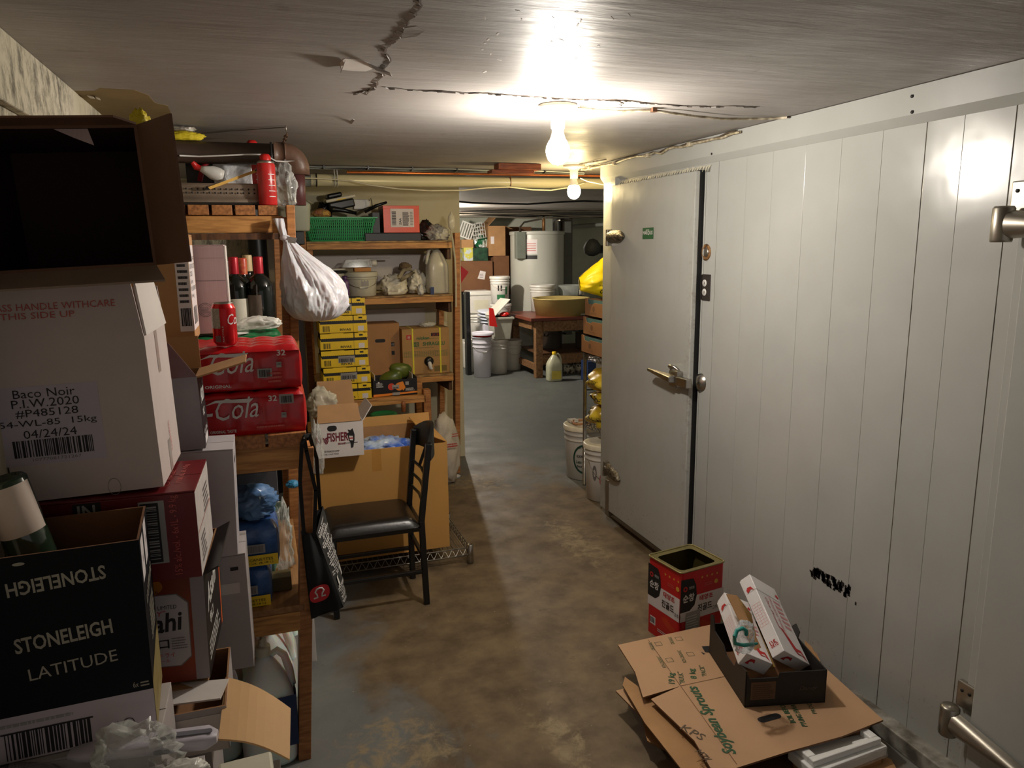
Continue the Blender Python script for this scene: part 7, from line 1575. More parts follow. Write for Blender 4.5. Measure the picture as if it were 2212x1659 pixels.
# things on lower rack shelf and mid shelf
z = 0.456
def sack(x, y, z, sx, sy, sz_, seed, lab, txt, ty):
    o = crumple(sx, sy, sz_, seed, 0.22, 2.2, 4, ridge=False).build('rice_sack', mat('yellow_sack_print', (214, 190, 60), 0.4, col2=(190, 150, 30), scale=8, bump=0.4, bscale=18), None, (2.06 + (x - 2.2) * 0.3, 4.165, z), (0, 0, -PI / 2)); T(o, lab, 'sack', 'yellow rice sacks on the wire rack')
    from mathutils.bvhtree import BVHTree
    bvh = BVHTree.FromPolygons([v.co for v in o.data.vertices], [tuple(p.vertices) for p in o.data.polygons])
    for s_, x0_, w_, h_ in (('玉錦', -sx * 0.36, 0.07, 0.055), (txt, -sx * 0.18, 0.16, 0.035)):
        vs, fs = text_mesh(s_, True); P = []
        for a_, b2 in vs:
            q = Vector((x0_ + a_ * w_, -sy, sz_ * 0.30 + b2 * h_)); hit = bvh.ray_cast(q, Vector((0, 1, 0)))
            P.append(hit[0] + Vector((0, -0.002, 0.0005)) if hit[0] else Vector((q.x, -sy * 0.3, q.z)))
        M().add(P, fs).build('lettering', INK, o)
    return o
sack(2.20, 4.56, z, 0.52, 0.38, 0.15, 141, 'yellow rice sack lying lowest on the lower wire shelf', 'TAMANISHIKI', 0)
sack(2.26, 4.60, z + 0.135, 0.48, 0.36, 0.11, 143, 'yellow rice sack in the middle of the pile on the wire rack', 'RICE', 0)
sack(2.21, 4.58, z + 0.23, 0.52, 0.38, 0.15, 145, 'topmost yellow rice sack of the pile on the wire rack', 'TAMANISHIKI', 0)
for (px, py0, py1), lab, mm in (((1279, 782, 818), 'dark blue carton on the far floor seen through the wire rack', mat('blue_box', (34, 54, 100), 0.5)), ((1296, 775, 815), 'white box with small print beside the blue carton', WC)):
    a, b_ = AY(px - 9, py0, 7.9), AY(px + 9, py1, 7.9); T(M().box(a.x, 7.9, 0.0, b_.x, 8.1, a.z).build('carton', mm, bevel=0.003), lab, 'box')
T(M().box(-0.07, -0.05, 0, 0.07, 0.05, 0.018).build('papers', WC, None, (2.10, 4.25, 0.845), (0, 0.0, 0.3)), 'sheets of paper stuck under the top wire shelf', 'paper').location.z = 0.845
# soy pails
def soy(px, py, y, r_, h_, lab, rz):
    p = AY(px, py, y); o = bucket('bucket', r_, r_ * 0.88, h_, (p.x, y, 0), m=mat('soy_white', (214, 210, 202), 0.35, var=0.04), lid=True, lidm=mat('soy_lid', (236, 228, 208), 0.35), rings=3, handle=False); T(o, lab, 'bucket'); return o
s1 = soy(1247, 1000, 4.62, 0.140, 0.37, 'white soy sauce pail with a round green label by the rack post', 0)
s1.location = (2.075, 4.60, 0)
def wrapd(o, r0, h_, items, a_c):
    """items in metres on the cylinder front, centred at angle a_c"""
    def W(vs, dz=0.0015): return [((r0 * (0.88 + 0.12 * y / h_) + dz) * math.cos(a_c + x / r0), (r0 * (0.88 + 0.12 * y / h_) + dz) * math.sin(a_c + x / r0), y) for x, y in vs]
    for it in items:
        g = M()
        if it[0] == 't':
            vs, fs = text_mesh(it[1], True); _, _, x, y, w_, h2_, m_ = it; g.add(W([(x + a_ * w_, y + b2 * h2_) for a_, b2 in vs], 0.003), fs); g.build('lettering', m_, o)
        else:
            _, x, y, rx, ry, ri, m_ = it; n = 36
            V = [(x + rx * q * math.cos(2 * PI * i / n), y + ry * q * math.sin(2 * PI * i / n)) for q in (1, ri) for i in range(n)]
            g.add(W(V, 0.002), [(i, (i + 1) % n, n + (i + 1) % n, n + i) for i in range(n)]); g.build('ring_print', m_, o)
DG = mat('deep_green_ink', (24, 70, 56), 0.5)
wrapd(s1, 0.140, 0.37, [('r', 0, 0.155, 0.085, 0.105, 0.86, DG), ('t', 'KIKKOMAN', -0.055, 0.165, 0.11, 0.02, INK), ('t', 'Less Sodium', -0.06, 0.125, 0.12, 0.022, DG), ('t', 'Soy Sauce', -0.055, 0.092, 0.11, 0.02, INK), ('t', 'ALL PURPOSE', -0.05, 0.232, 0.10, 0.014, DG), ('r', 0, 0.207, 0.012, 0.012, 0.6, INK)], -2.0)
g = M(); g.tube([(0.13 * math.cos(a) * 0.5 - 0.02, 0.13 * math.sin(a) * 0.5, 0.39 + 0.004 * math.sin(3 * a)) for a in [i * 0.45 for i in range(13)]], 0.008, 8); T(g.build('brown_strap', mat('brown_strap', (176, 126, 90), 0.6), None, (s1.location.x, s1.location.y, 0.0)), 'looped brown strap lying on the lid of the green-labelled pail', 'strap')
T(M().box(-0.03, -0.03, 0.382, 0.03, 0.03, 0.398).build('white_packet', WP, None, (s1.location.x - 0.06, s1.location.y + 0.07, 0)), 'small white packet at the back of the green-labelled pail lid', 'packet')
s2 = soy(1290, 1040, 4.12, 0.125, 0.36, 'white pail with a round red label nearest the cooler corner', 0); s2.location = (2.005, 4.14, 0)
wrapd(s2, 0.125, 0.36, [('r', 0.045, 0.15, 0.07, 0.09, 0.8, INKR), ('r', -0.06, 0.19, 0.016, 0.05, 0.5, INKG), ('t', '#1', -0.01, 0.235, 0.03, 0.02, INKR)], -2.05)
g = M(); g.tube([(0.12 * math.cos(a) * 1.05, 0.12 * math.sin(a) * 1.05, 0.26 - 0.11 * math.sin((a + 2.9) / 1.9 * PI)) for a in [-2.9 + i * 0.15 for i in range(13)]], 0.002, 6); g.build('handle', WIRE, s2)
g = M(); g.tube([(-0.075, -0.11, 0.155), (-0.02, -0.135, 0.15)], 0.006, 8); g.build('grip', WP, s2)
T(M().prism([(0, 0.06), (0.04, 0.06), (0.115, 0.0), (0.055, -0.08), (0.0, -0.07)], 0.004, fr((1.395, 5.506, AY(995, 588, 5.5).z), (1, 0, 0), (0, 0, 1), (0, -1, 0))).build('red_cloth', mat('pinkish_red', (206, 40, 60), 0.6)), 'pinkish red cloth corner sticking out past the partition edge', 'cloth')
# ------------------------------------------------------------------ right foreground: red tin, flattened cartons, black tray, shrimp boxes, foam
tw = 0.225; a, b_, c_ = AZ(1408, 1220, 0.30), AZ(1475, 1262, 0.30), AZ(1570, 1235, 0.30)
u_ = (c_ - b_); ang = math.atan2(u_.y, u_.x); cen = (a + c_) / 2; TH_ = 0.335
TW, TD = (c_ - b_).length, (a - b_).length
TF = mat('tin_red', (188, 26, 30), 0.35, var=0.06); TRIM = mat('gold_tin_rim', (150, 140, 96), 0.35, metal=0.7)
cenx, ceny = 1.575, 2.475
def rr2(w_, d_, r_, n=5):
    P = []
    for cx_, cy_, a0 in ((w_ / 2 - r_, d_ / 2 - r_, 0), (-w_ / 2 + r_, d_ / 2 - r_, PI / 2), (-w_ / 2 + r_, -d_ / 2 + r_, PI), (w_ / 2 - r_, -d_ / 2 + r_, 3 * PI / 2)):
        for i in range(n + 1): P.append((cx_ + r_ * math.cos(a0 + PI / 2 * i / n), cy_ + r_ * math.sin(a0 + PI / 2 * i / n)))
    return P
tin = E_('square_tin', (cenx, ceny, 0), (0, 0, ang)); T(tin, 'open square red and white tin with Korean lettering by the cooler door', 'tin')
def ringwalls(w_, d_, r_, z0, z1, t):
    A_ = rr2(w_, d_, r_); B_ = rr2(w_ - 2 * t, d_ - 2 * t, max(0.002, r_ - t)); n = len(A_); g = M()
    V = [(x, y, z0) for x, y in A_] + [(x, y, z1) for x, y in A_] + [(x, y, z1) for x, y in B_] + [(x, y, z0 + 0.003) for x, y in B_]
    F = []; K_ = []
    for i in range(n):
        j = (i + 1) % n; F += [(i, j, n + j, n + i), (n + i, n + j, 2 * n + j, 2 * n + i), (2 * n + i, 2 * n + j, 3 * n + j, 3 * n + i)]; K_ += [0, 0, 1]
    b0_ = len(g.f); g.add(V, F); g.k = K_; g.add(V, [tuple(range(3 * n, 4 * n)), tuple(range(n - 1, -1, -1))], 1); return g
ringwalls(TW, TD, 0.014, 0, TH_, 0.0015).build('tin_body', [TF, mat('tin_inside', (112, 100, 56), 0.3, metal=0.6)], tin)
g = M(); A_ = [(x, y, TH_) for x, y in rr2(TW + 0.004, TD + 0.004, 0.016)]; g.tube(A_, 0.0035, 8, closed=True); g.build('rolled_rim', TRIM, tin)
g = M(); A1, A2 = rr2(TW, TD, 0.014), rr2(TW - 0.045, TD - 0.045, 0.02); n = len(A1); g.add([(x, y, TH_ - 0.001) for x, y in A1] + [(x, y, TH_ - 0.004) for x, y in A2], [(i, (i + 1) % n, n + (i + 1) % n, n + i) for i in range(n)]); g.build('cut_rim', TRIM, tin)
for side in ('front', 'left'):
    W_ = TW if side == 'front' else TD; d = D(frame(TW, TD, TH_, side)); e0, e1 = 0.012, W_ - 0.012
    d.rect('white_band', mat('tin_white', (216, 210, 210), 0.35, var=0.03), e0 - 0.01, 0.125, e1 - e0 + 0.02, 0.10, 0.0005)
    d.poly('black_emblem', INK, [(e0 - 0.01, 0.165), (0.05, 0.165), (0.075, 0.185), (0.085, 0.225), (0.08, 0.27), (0.065, 0.30), (e0 - 0.01, 0.305)], 0.0009)
    d.disc('mark', INKR, 0.025, 0.262, 0.011, lift=0.0013, r_in=0.5).text(INKW, '청정원', 0.044, 0.257, 0.026, 0.012, lift=0.0014).text(INKW, '순창', 0.014, 0.205, 0.058, 0.034, bold=True, lift=0.0014)
    d.text(INKR, '태양초', 0.10, 0.195, 0.07, 0.024, bold=True).text(INK, '진골드', 0.092, 0.150, 0.075, 0.032, bold=True).text(INK, '고추장', 0.17, 0.14, 0.038, 0.018)
    for k in range(4):
        sx = 0.11 + k * 0.026; d.poly('star', mat('gold_star', (206, 160, 60), 0.4), [(sx + (0.007 if i % 2 == 0 else 0.003) * math.sin(2 * PI * i / 10), 0.295 + (0.007 if i % 2 == 0 else 0.003) * math.cos(2 * PI * i / 10)) for i in range(10)])
    d.disc('seal', mat('gold_star', (206, 160, 60)), 0.185, 0.262, 0.010, lift=0.001).lines(INKP, 0.125, 0.255, 0.045, 0.016, 2)
    d.poly('chili_print', mat('chili_orange', (196, 60, 30), 0.35), [(0.09, 0.10), (0.12, 0.11), (0.17, 0.085), (0.20, 0.05), (0.16, 0.06), (0.12, 0.075)]).rect('label', PAPER, 0.02, 0.045, 0.035, 0.035).bars(INK, 0.022, 0.052, 0.031, 0.024, 12).lines(INKW, 0.07, 0.03, 0.06, 0.015, 2)
    if side == 'front': d.rect('grey_sticker', PAPERG, 0.03, 0.0, 0.075, 0.16, 0.0016).lines(INKW, 0.035, 0.02, 0.062, 0.13, 12, lift=0.0022, frac=0.3)
    d.done(tin)

# cardboard sheets, flattened
CB = mat('flat_kraft', (186, 148, 112), 0.8, var=0.08, scale=5); CBE = mat('flat_kraft_edge', (120, 84, 54), 0.85)
def sheet(name, pts, zs, t, lab, m=CB, crease=None):
    P = [AZ(px, py, z) for (px, py), z in zip(pts, zs)]; n = len(P)
    g = M(); V = [tuple(p) for p in P] + [(p.x, p.y, p.z - t) for p in P]
    g.add(V, [tuple(range(n))], 0); g.add(V, [tuple(range(2 * n - 1, n - 1, -1))] , 1); g.add(V, [(i, n + i, n + (i + 1) % n, (i + 1) % n) for i in range(n)], 1)
    o = g.build(name, [m, CBE]); T(o, lab, 'cardboard'); return o
TZ = 0.128
top = sheet('cardboard_sheet', [(1545, 1347), (1335, 1393), (1372, 1452), (1389, 1506), (1470, 1482), (1406, 1510), (1500, 1600), (1535, 1659), (1590, 1659), (1700, 1624), (1820, 1590), (1908, 1555), (1780, 1440), (1600, 1440)],
    [TZ] * 14, 0.006, 'top flattened carton with green sprout lettering lying against the cooler wall', crease=None)
sheet('cardboard_sheet', [(1400, 1498), (1350, 1462), (1345, 1480), (1392, 1560), (1470, 1659), (1560, 1659), (1560, 1560)], [0.104] * 7, 0.005, 'second cardboard sheet sticking out under the green-lettered one', m=K)
sheet('cardboard_sheet', [(1372, 1480), (1330, 1492), (1385, 1548), (1420, 1580), (1500, 1530)], [0.085] * 5, 0.005, 'small pale cardboard corner lowest at the left of the pile', m=CB)
sheet('cardboard_sheet', [(1420, 1530), (1385, 1545), (1398, 1600), (1440, 1620), (1500, 1680), (1600, 1600)], [0.06] * 6, 0.005, 'tan cardboard sheet third from the top of the flattened pile', m=K)
sheet('cardboard_sheet', [(1500, 1480), (1420, 1560), (1560, 1700), (1640, 1700), (1800, 1640), (1880, 1560), (1760, 1450)], [0.03] * 7, 0.02, 'thick dark folded carton at the bottom of the flattened pile', m=KD)
blk = M().box(1.33, 1.83, 0.0, 1.74, 2.10, 0.112).build('folded_carton', KD); T(blk, 'folded brown carton hidden inside the flattened pile, holding it up', 'cardboard')
sheet('cardboard_sheet', [(1835, 1600), (1780, 1640), (1810, 1700), (1960, 1700), (1925, 1640)], [0.05] * 5, 0.006, 'tan cardboard sheet with green letter under the foam lid', m=K)
# ridge cracks and printing on the top sheet
A0 = AZ(1470, 1482, TZ); A1 = AZ(1600, 1655, TZ); 
eu = (AZ(1592, 1659, TZ) - AZ(1475, 1482, TZ)).normalized(); ev = Vector((-eu.y, eu.x, 0)); org = AZ(1475, 1482, TZ)
SF = fr(org, eu, ev, (0, 0, 1))
def loc2(px, py): q = AZ(px, py, TZ) - org; return q.dot(eu), q.dot(ev)
d = D(SF); GI = mat('sprout_green', (36, 84, 52), 0.6)
def dtext(s_, p0, p1, h_, m_, bold=False, shear=0, up=1, name='lettering'):
    """text whose baseline runs from pixel p0 to pixel p1"""
    x0, y0 = loc2(*p0); x1, y1 = loc2(*p1); L = math.hypot(x1 - x0, y1 - y0); d.text(m_, s_, x0, y0, L, h_, rot=math.atan2(y1 - y0, x1 - x0), bold=bold, shear=shear, name=name)
dtext('Soybean Sprouts', (1600, 1628), (1512, 1482), 0.050, GI, True, 0.2)
dtext('19 kg', (1462, 1478), (1460, 1455), 0.028, GI, True); dtext('8 kg', (1510, 1467), (1503, 1445), 0.028, GI, True)
dtext('"BULK"', (1480, 1478), (1474, 1452), 0.018, GI); dtext('"PACK"', (1528, 1462), (1520, 1438), 0.018, GI)
dtext('NON-ORGANIC', (1440, 1443), (1426, 1418), 0.014, GI); dtext('NON-ORGANIC', (1484, 1432), (1470, 1405), 0.014, GI); dtext('ORGANIC', (1416, 1405), (1408, 1388), 0.014, GI); dtext('ORGANIC', (1458, 1392), (1450, 1376), 0.014, GI)
dtext('BOIL BEFORE USE', (1720, 1562), (1680, 1500), 0.018, GI, True); dtext('PYUNG HWA FOOD', (1745, 1570), (1705, 1500), 0.018, GI, True); dtext('PRODUCT', (1765, 1542), (1740, 1500), 0.014, GI)
dtext('KPS', (1468, 1575), (1515, 1600), 0.03, mat('pen', (90, 74, 56), 0.7)); dtext('MZK', (1500, 1625), (1525, 1648), 0.025, _mc['pen'])
for px, py in ((1422, 1391), (1466, 1380), (1446, 1426), (1491, 1413)):
    x, y = loc2(px, py); g = d._g(('tick_box', GI.name)); s_ = 0.012
    for dx, dy, w_, h_ in ((-s_, -s_, 2 * s_, 0.0014), (-s_, s_, 2 * s_, 0.0014), (-s_, -s_, 0.0014, 2 * s_), (s_, -s_, 0.0014, 2 * s_)): d.rect('tick_box', GI, x + dx, y + dy, w_, h_, 0.001)
d.done(top); top_inv = None
x, y = loc2(1662, 1551); xx, yy = loc2(1695, 1542)
an = math.atan2(yy - y, xx - x)
D(SF @ Matrix.Translation((x, y, 0)) @ Matrix.Rotation(an, 4, 'Z')).poly('hand_hole', INK, rr_(-0.042, 0.042, -0.013, 0.013), 0.001).done(top)
x, y = loc2(1527, 1402); D(SF @ Matrix.Translation((x, y, 0))).poly('hand_hole', INK, [(-0.02, -0.012), (0.02, -0.016), (0.03, 0.005), (0.012, 0.018), (-0.018, 0.016)], 0.001).poly('hand_hole', INK, [(0.016, -0.03), (0.035, -0.028), (0.03, -0.02)], 0.001).done(top)
g = M()
for p0, p1 in (((1400, 1382), (1470, 1482)), ((1470, 1482), (1592, 1652)), ((1470, 1482), (1610, 1452))):
    a, b_ = AZ(*p0, TZ), AZ(*p1, TZ); n_ = (b_ - a).normalized(); s_ = Vector((-n_.y, n_.x, 0)) * 0.0012; g.add([a - s_ + Vector((0, 0, .0009)), b_ - s_ + Vector((0, 0, .0009)), b_ + s_ + Vector((0, 0, .0009)), a + s_ + Vector((0, 0, .0009))], [(0, 1, 2, 3)])
g.build('crease', mat('crease_brown', (128, 92, 62), 0.8), top)

# black tray box
BZ = TZ + 0.001
p0, p1, p2 = AZ(1608, 1528, BZ), AZ(1782, 1517, BZ), AZ(1545, 1400, BZ)
an = math.atan2(p1.y - p0.y, p1.x - p0.x); BW_ = (p1 - p0).length; BD_ = 0.33; BHb = 0.115
e = Vector((math.cos(an), math.sin(an), 0)); f_ = Vector((-e.y, e.x, 0)); cc = p0 + e * BW_ / 2 + f_ * BD_ / 2
BKC = mat('black_tray_card', (34, 32, 31), 0.55, var=0.15); BKI = mat('brown_tray_inside', (128, 88, 58), 0.8)
bt_ = E_('black_tray', (cc.x, cc.y, BZ), (0, 0, an)); T(bt_, 'shallow black cardboard tray holding two shrimp boxes', 'tray')
g = M(); t = 0.004; x0, y0 = BW_ / 2, BD_ / 2
g.box(-x0, -y0, 0, x0, y0, t, 0, kf={1: 1}); 
g.prism([(0, 0), (BW_, 0), (BW_, BHb), (BW_ * 0.42, BHb), (BW_ * 0.40, BHb * 0.86), (BW_ * 0.05, BHb * 0.86), (0, BHb * 1.08)], t, fr((-x0, -y0 + t, 0), (1, 0, 0), (0, 0, 1), (0, -1, 0)))
g.prism([(0, 0), (BW_, 0), (BW_, BHb), (0, BHb)], t, fr((-x0, y0, 0), (1, 0, 0), (0, 0, 1), (0, -1, 0)))
prof = [(0, 0), (BD_, 0), (BD_, BHb * 1.3), (BD_ * 0.92, BHb * 1.4), (BD_ * 0.86, BHb * 0.95), (BD_ * 0.60, BHb * 0.9), (BD_ * 0.52, BHb * 0.72), (BD_ * 0.30, BHb * 0.72), (BD_ * 0.25, BHb), (0, BHb * 1.1)]
g.prism(prof, t, fr((-x0, -y0, 0), (0, 1, 0), (0, 0, 1), (1, 0, 0))); g.prism([(0, 0), (BD_, 0), (BD_, BHb), (0, BHb)], t, fr((x0 - t, -y0, 0), (0, 1, 0), (0, 0, 1), (1, 0, 0)))
g.build('tray_body', [BKC, BKI], bt_)
d = D(frame(BW_, BD_, BHb, 'front')); d.rect('label', mat('brown_label', (110, 82, 58), 0.7), 0.018, 0.025, 0.082, 0.062, 0.001).lines(mat('brown_label_print', (84, 62, 44), 0.7), 0.024, 0.03, 0.07, 0.052, 7, lift=0.0018).text(mat('dim_print', (84, 74, 66), 0.6), 'Dandy', 0.18, 0.045, 0.06, 0.018, shear=0.3).done(bt_)
M().prism([(0, 0), (0.09, 0), (0.06, 0.05), (0.02, 0.04)], 0.004, fr((x0 - 0.02, y0 - 0.15, BHb - 0.01), (0, 1, 0), (0.5, 0, 0.8))).build('side_flap', BKC, bt_)

# shrimp boxes: thin white boxes standing on end, leaning
def shrimp(pxs, y_front, w_, lab, depth, name='shrimp_box'):
    """pxs: pixel corners of the narrow side face: top-left, top-right, bottom-right, bottom-left at given y"""
    return None
SWT = mat('shrimp_white', (226, 222, 222), 0.4, var=0.04, bump=0.1, bscale=10)
def leanbox(name, base, right, up, thick, W_, L_, lab):
    """base corner (near, lower), 'right' runs along the broad face, 'up' along its length, thickness along their normal to the left"""
    R_, U_ = Vector(right).normalized(), Vector(up); U_ = (U_ - R_ * U_.dot(R_)).normalized(); N_ = R_.cross(U_)
    o = E_(name, base); T(o, lab, 'box'); g = M(); MT = Matrix(((R_.x, N_.x, U_.x, 0), (R_.y, N_.y, U_.y, 0), (R_.z, N_.z, U_.z, 0), (0, 0, 0, 1)))
    return o, MT
# nearest box, broad printed face toward +x / camera right
def shrimp_box(c0, ctop, cright, W_, L_, th, lab, lid=True):
    """c0 near lower corner of the narrow side; ctop its upper end; cright: the broad face runs from c0 toward this"""
    U_ = (ctop - c0).normalized(); R_ = (cright - c0); R_ = (R_ - U_ * R_.dot(U_)).normalized(); N_ = R_.cross(U_)
    if N_.x < 0: N_ = -N_
    o = E_('shrimp_box', c0); T(o, lab, 'box')
    MT = Matrix(((R_.x, N_.x, U_.x, 0), (R_.y, N_.y, U_.y, 0), (R_.z, N_.z, U_.z, 0), (0, 0, 0, 1)))
    return o, MT, R_, U_, N_
# side face corners on the photo: big box side: (1598,1258)-(1632,1245) top, (1630?,) bottom (1668,1420)-(1695,1407)
zb0 = BZ + 0.02
def build_shrimp(base, yaw, leanx, W_, D_, L_, lab, withlid):
    """box of width D_ (thin) and depth W_ standing on end; yaw turns it, leanx tips it to the left"""
    o = E_('shrimp_box', base, Euler((0, 0, yaw))); o.rotation_mode = 'QUATERNION'; o.rotation_quaternion = (Matrix.Rotation(yaw, 3, 'Z') @ Matrix.Rotation(leanx, 3, 'Y') ).to_quaternion(); T(o, lab, 'box')
    M().box(-D_ / 2, -W_ / 2, 0, D_ / 2, W_ / 2, L_).build('box_body', SWT, o, bevel=0.002)
    return o
PK_ = mat('shrimp_pink', (216, 140, 140), 0.6)
def shrimp_print(d, W_, L_, small=True):
    n = 8
    for i in range(n + 1): d.rect('table_print', PK_, W_ * 0.16, L_ * (0.38 + 0.035 * i), W_ * 0.66, 0.0008)
    for i in range(4): d.rect('table_print', PK_, W_ * (0.16 + 0.22 * i), L_ * 0.38, 0.0008, L_ * 0.28)
    d.poly('shrimp_mark', INKR, [(W_ * .3, L_ * .86), (W_ * .5, L_ * .90), (W_ * .72, L_ * .87), (W_ * .75, L_ * .82), (W_ * .6, L_ * .81), (W_ * .62, L_ * .85), (W_ * .45, L_ * .87)])
    d.text(INKR, '3/1', W_ * .3, L_ * .14, W_ * .4, L_ * .04, bold=True).text(INKR, '0130', W_ * .25, L_ * .08, W_ * .5, L_ * .035, bold=True)
def solve_box(A, A2, B, C, zA, L):
    """near lower-left corner A at height zA, far end of the same edge A2 (length L), B above A, C right of B on the near end"""
    a = AZ(*A, zA); eye = Vector((0, 0, EYE)); r1 = _ray(*A2).normalized(); oc = eye - a
    bq = oc.dot(r1); cq = oc.dot(oc) - L * L; disc = max(0.0, bq * bq - cq); a2 = eye + r1 * (-bq + math.sqrt(disc)); U_ = (a2 - a).normalized()
    def pl(px): r_ = _ray(*px); t = (a - eye).dot(U_) / r_.dot(U_); return eye + r_ * t
    b_, c_ = pl(B), pl(C); N_ = (b_ - a); th = N_.length; N_.normalize(); R_ = c_ - b_; R_ -= N_ * R_.dot(N_); w_ = R_.length; R_.normalize()
    return a, U_, N_, R_, th, w_
def shrimp_box(A, A2, B, C, zA, L, lab, wmin=None):
    a, U_, N_, R_, th, w_ = solve_box(A, A2, B, C, zA, L)
    if wmin: w_ = max(w_, wmin)
    o = E_('shrimp_box', a); T(o, lab, 'box', None)
    MT = Matrix(((R_.x, U_.x, N_.x, 0), (R_.y, U_.y, N_.y, 0), (R_.z, U_.z, N_.z, 0), (0, 0, 0, 1)))
    M().box(0, 0, 0, w_, L, th, mtx=MT).build('box_body', SWT, o, bevel=0.002)
    M().box(-0.001, L * 0.80, th * 0.12, w_ + 0.001, L + 0.002, th + 0.0015, mtx=MT).build('tuck_lid', SWT, o, bevel=0.002)
    z3 = Vector((0, 0, 0))
    d = D(MT @ fr((0, 0, 0), (0, 1, 0), (0, 0, 1), (-1, 0, 0)))   # narrow left side: u along length
    g = d._g(('table_print', PK_.name))
    for i in range(9): d.rect('table_print', PK_, L * (0.36 + 0.035 * i), th * 0.12, 0.0008, th * 0.7)
    for i in range(4): d.rect('table_print', PK_, L * 0.36, th * (0.12 + 0.233 * i), L * 0.28, 0.0008)
    d.poly('shrimp_mark', INKR, [(L * .80, th * .3), (L * .83, th * .65), (L * .80, th * .85), (L * .86, th * .7), (L * .87, th * .4), (L * .84, th * .25)], 0.0025)
    d.text(INKR, '3/1', L * .13, th * .75, th * .5, 0.012, rot=-PI / 2, bold=True).text(INKR, '0130', L * .09, th * .85, th * .6, 0.012, rot=-PI / 2, bold=True); d.done(o)
    d = D(MT @ fr((0, 0, 0), (1, 0, 0), (0, 0, 1), (0, -1, 0)))   # near end
    d.poly('shrimp_mark', INKR, [(w_ * .15, th * .3), (w_ * .25, th * .75), (w_ * .40, th * .8), (w_ * .45, th * .5), (w_ * .34, th * .6), (w_ * .26, th * .5), (w_ * .28, th * .3)]).done(o)
    d = D(MT @ fr((0, 0, th), (1, 0, 0), (0, 1, 0), (0, 0, 1)))   # broad face
    d.text(PK_, 'FROZEN SHRIMP', w_ * .42, L * .78, L * .52, w_ * .10, rot=-PI / 2).text(INKR, 'Oya Prawn', w_ * .22, L * .74, L * .40, w_ * .12, rot=-PI / 2, shear=0.3).text(PK_, 'QUANTITY', w_ * .60, L * .78, L * .3, w_ * .06, rot=-PI / 2).text(INKR, 'SHRIMP', w_ * .1, L * .95, w_ * .75, L * .03)
    d.poly('shrimp_print', INKR, [(w_ * .30, L * .36), (w_ * .40, L * .28), (w_ * .52, L * .12), (w_ * .62, L * .06), (w_ * .80, L * .07), (w_ * .92, L * .02), (w_ * .84, L * .14), (w_ * .66, L * .14), (w_ * .56, L * .24), (w_ * .42, L * .34)], 0.001)
    d.poly('shrimp_print', WC, [(w_ * .62, L * .09), (w_ * .78, L * .10), (w_ * .82, L * .07), (w_ * .66, L * .075)], 0.0016)
    d.poly('shrimp_mark', INKR, [(w_ * .82, L * .86), (w_ * .9, L * .9), (w_ * .96, L * .86), (w_ * .9, L * .83)], 0.0025).lines(PK_, w_ * .62, L * .4, w_ * .3, L * .4, 6); d.done(o)
    return o
shrimp_box((1668.5, 1421.6), (1597, 1257), (1693.8, 1405.8), (1749, 1436.6), 0.27, 0.307, 'larger leaning white shrimp box, the right one in the black tray', wmin=0.15)
shrimp_box((1593.9, 1435), (1548.2, 1303), (1612.7, 1411.2), (1647.6, 1433.6), 0.25, 0.30, 'smaller white shrimp box with a teal band, the left one in the black tray', wmin=0.10)
def thin(name, px, ys, t, m, lab, cat='cardboard', m2=None):
    P = [AY(a, b_, y) for (a, b_), y in zip(px, ys)]; n = len(P); nn = (P[1] - P[0]).cross(P[-1] - P[0]).normalized() * t
    g = M(); V = P + [p + nn for p in P]; g.add(V, [tuple(range(n - 1, -1, -1))], 0); g.add(V, [tuple(range(n, 2 * n))], 1 if m2 else 0); g.add(V, [(i, (i + 1) % n, n + (i + 1) % n, n + i) for i in range(n)], 0)
    return T(g.build(name, [m] + ([m2] if m2 else []), None), lab, cat)
thin('cardboard_insert', [(1570, 1283), (1592, 1286), (1662, 1437), (1640, 1425)], [2.02, 2.02, 1.84, 1.84], 0.004, K, 'brown cardboard insert standing between the shrimp boxes')
thin('cardboard_insert', [(1592, 1286), (1626, 1330), (1675, 1440), (1664, 1442)], [2.04, 2.04, 1.85, 1.85], 0.006, mat('yellow_kraft', (186, 146, 76), 0.75, var=0.3, scale=30), 'yellowish corrugated flap leaning against the larger shrimp box')
thin('cardboard_insert', [(1735, 1358), (1745, 1372), (1772, 1428), (1750, 1436)], [2.17, 2.17, 2.0, 2.0], 0.004, K, 'small brown flap right of the larger shrimp box')
bg = crumple(0.075, 0.07, 0.10, 151, 0.45, 3).build('clear_plastic_bag', CLEARB, None, tuple(AY(1606, 1405, 1.80) - Vector((0, 0, 0.0)))); T(bg, 'clear bag tied with a teal ribbon in front of the smaller shrimp box', 'plastic bag')
TL = mat('teal_ribbon', (36, 150, 140), 0.4); g = M(); bl = Vector(bg.location); P = [AY(*p, 1.775) - bl for p in ((1585, 1372), (1588, 1390), (1606, 1394), (1622, 1392), (1636, 1390))]
g.tube(P, [0.004, 0.006, 0.006, 0.006, 0.004], 8); P = [AY(*p, 1.78) - bl for p in ((1586, 1380), (1592, 1362), (1604, 1357), (1612, 1362), (1612, 1372))]; g.tube(P, 0.006, 8); g.build('ribbon', TL, bg)

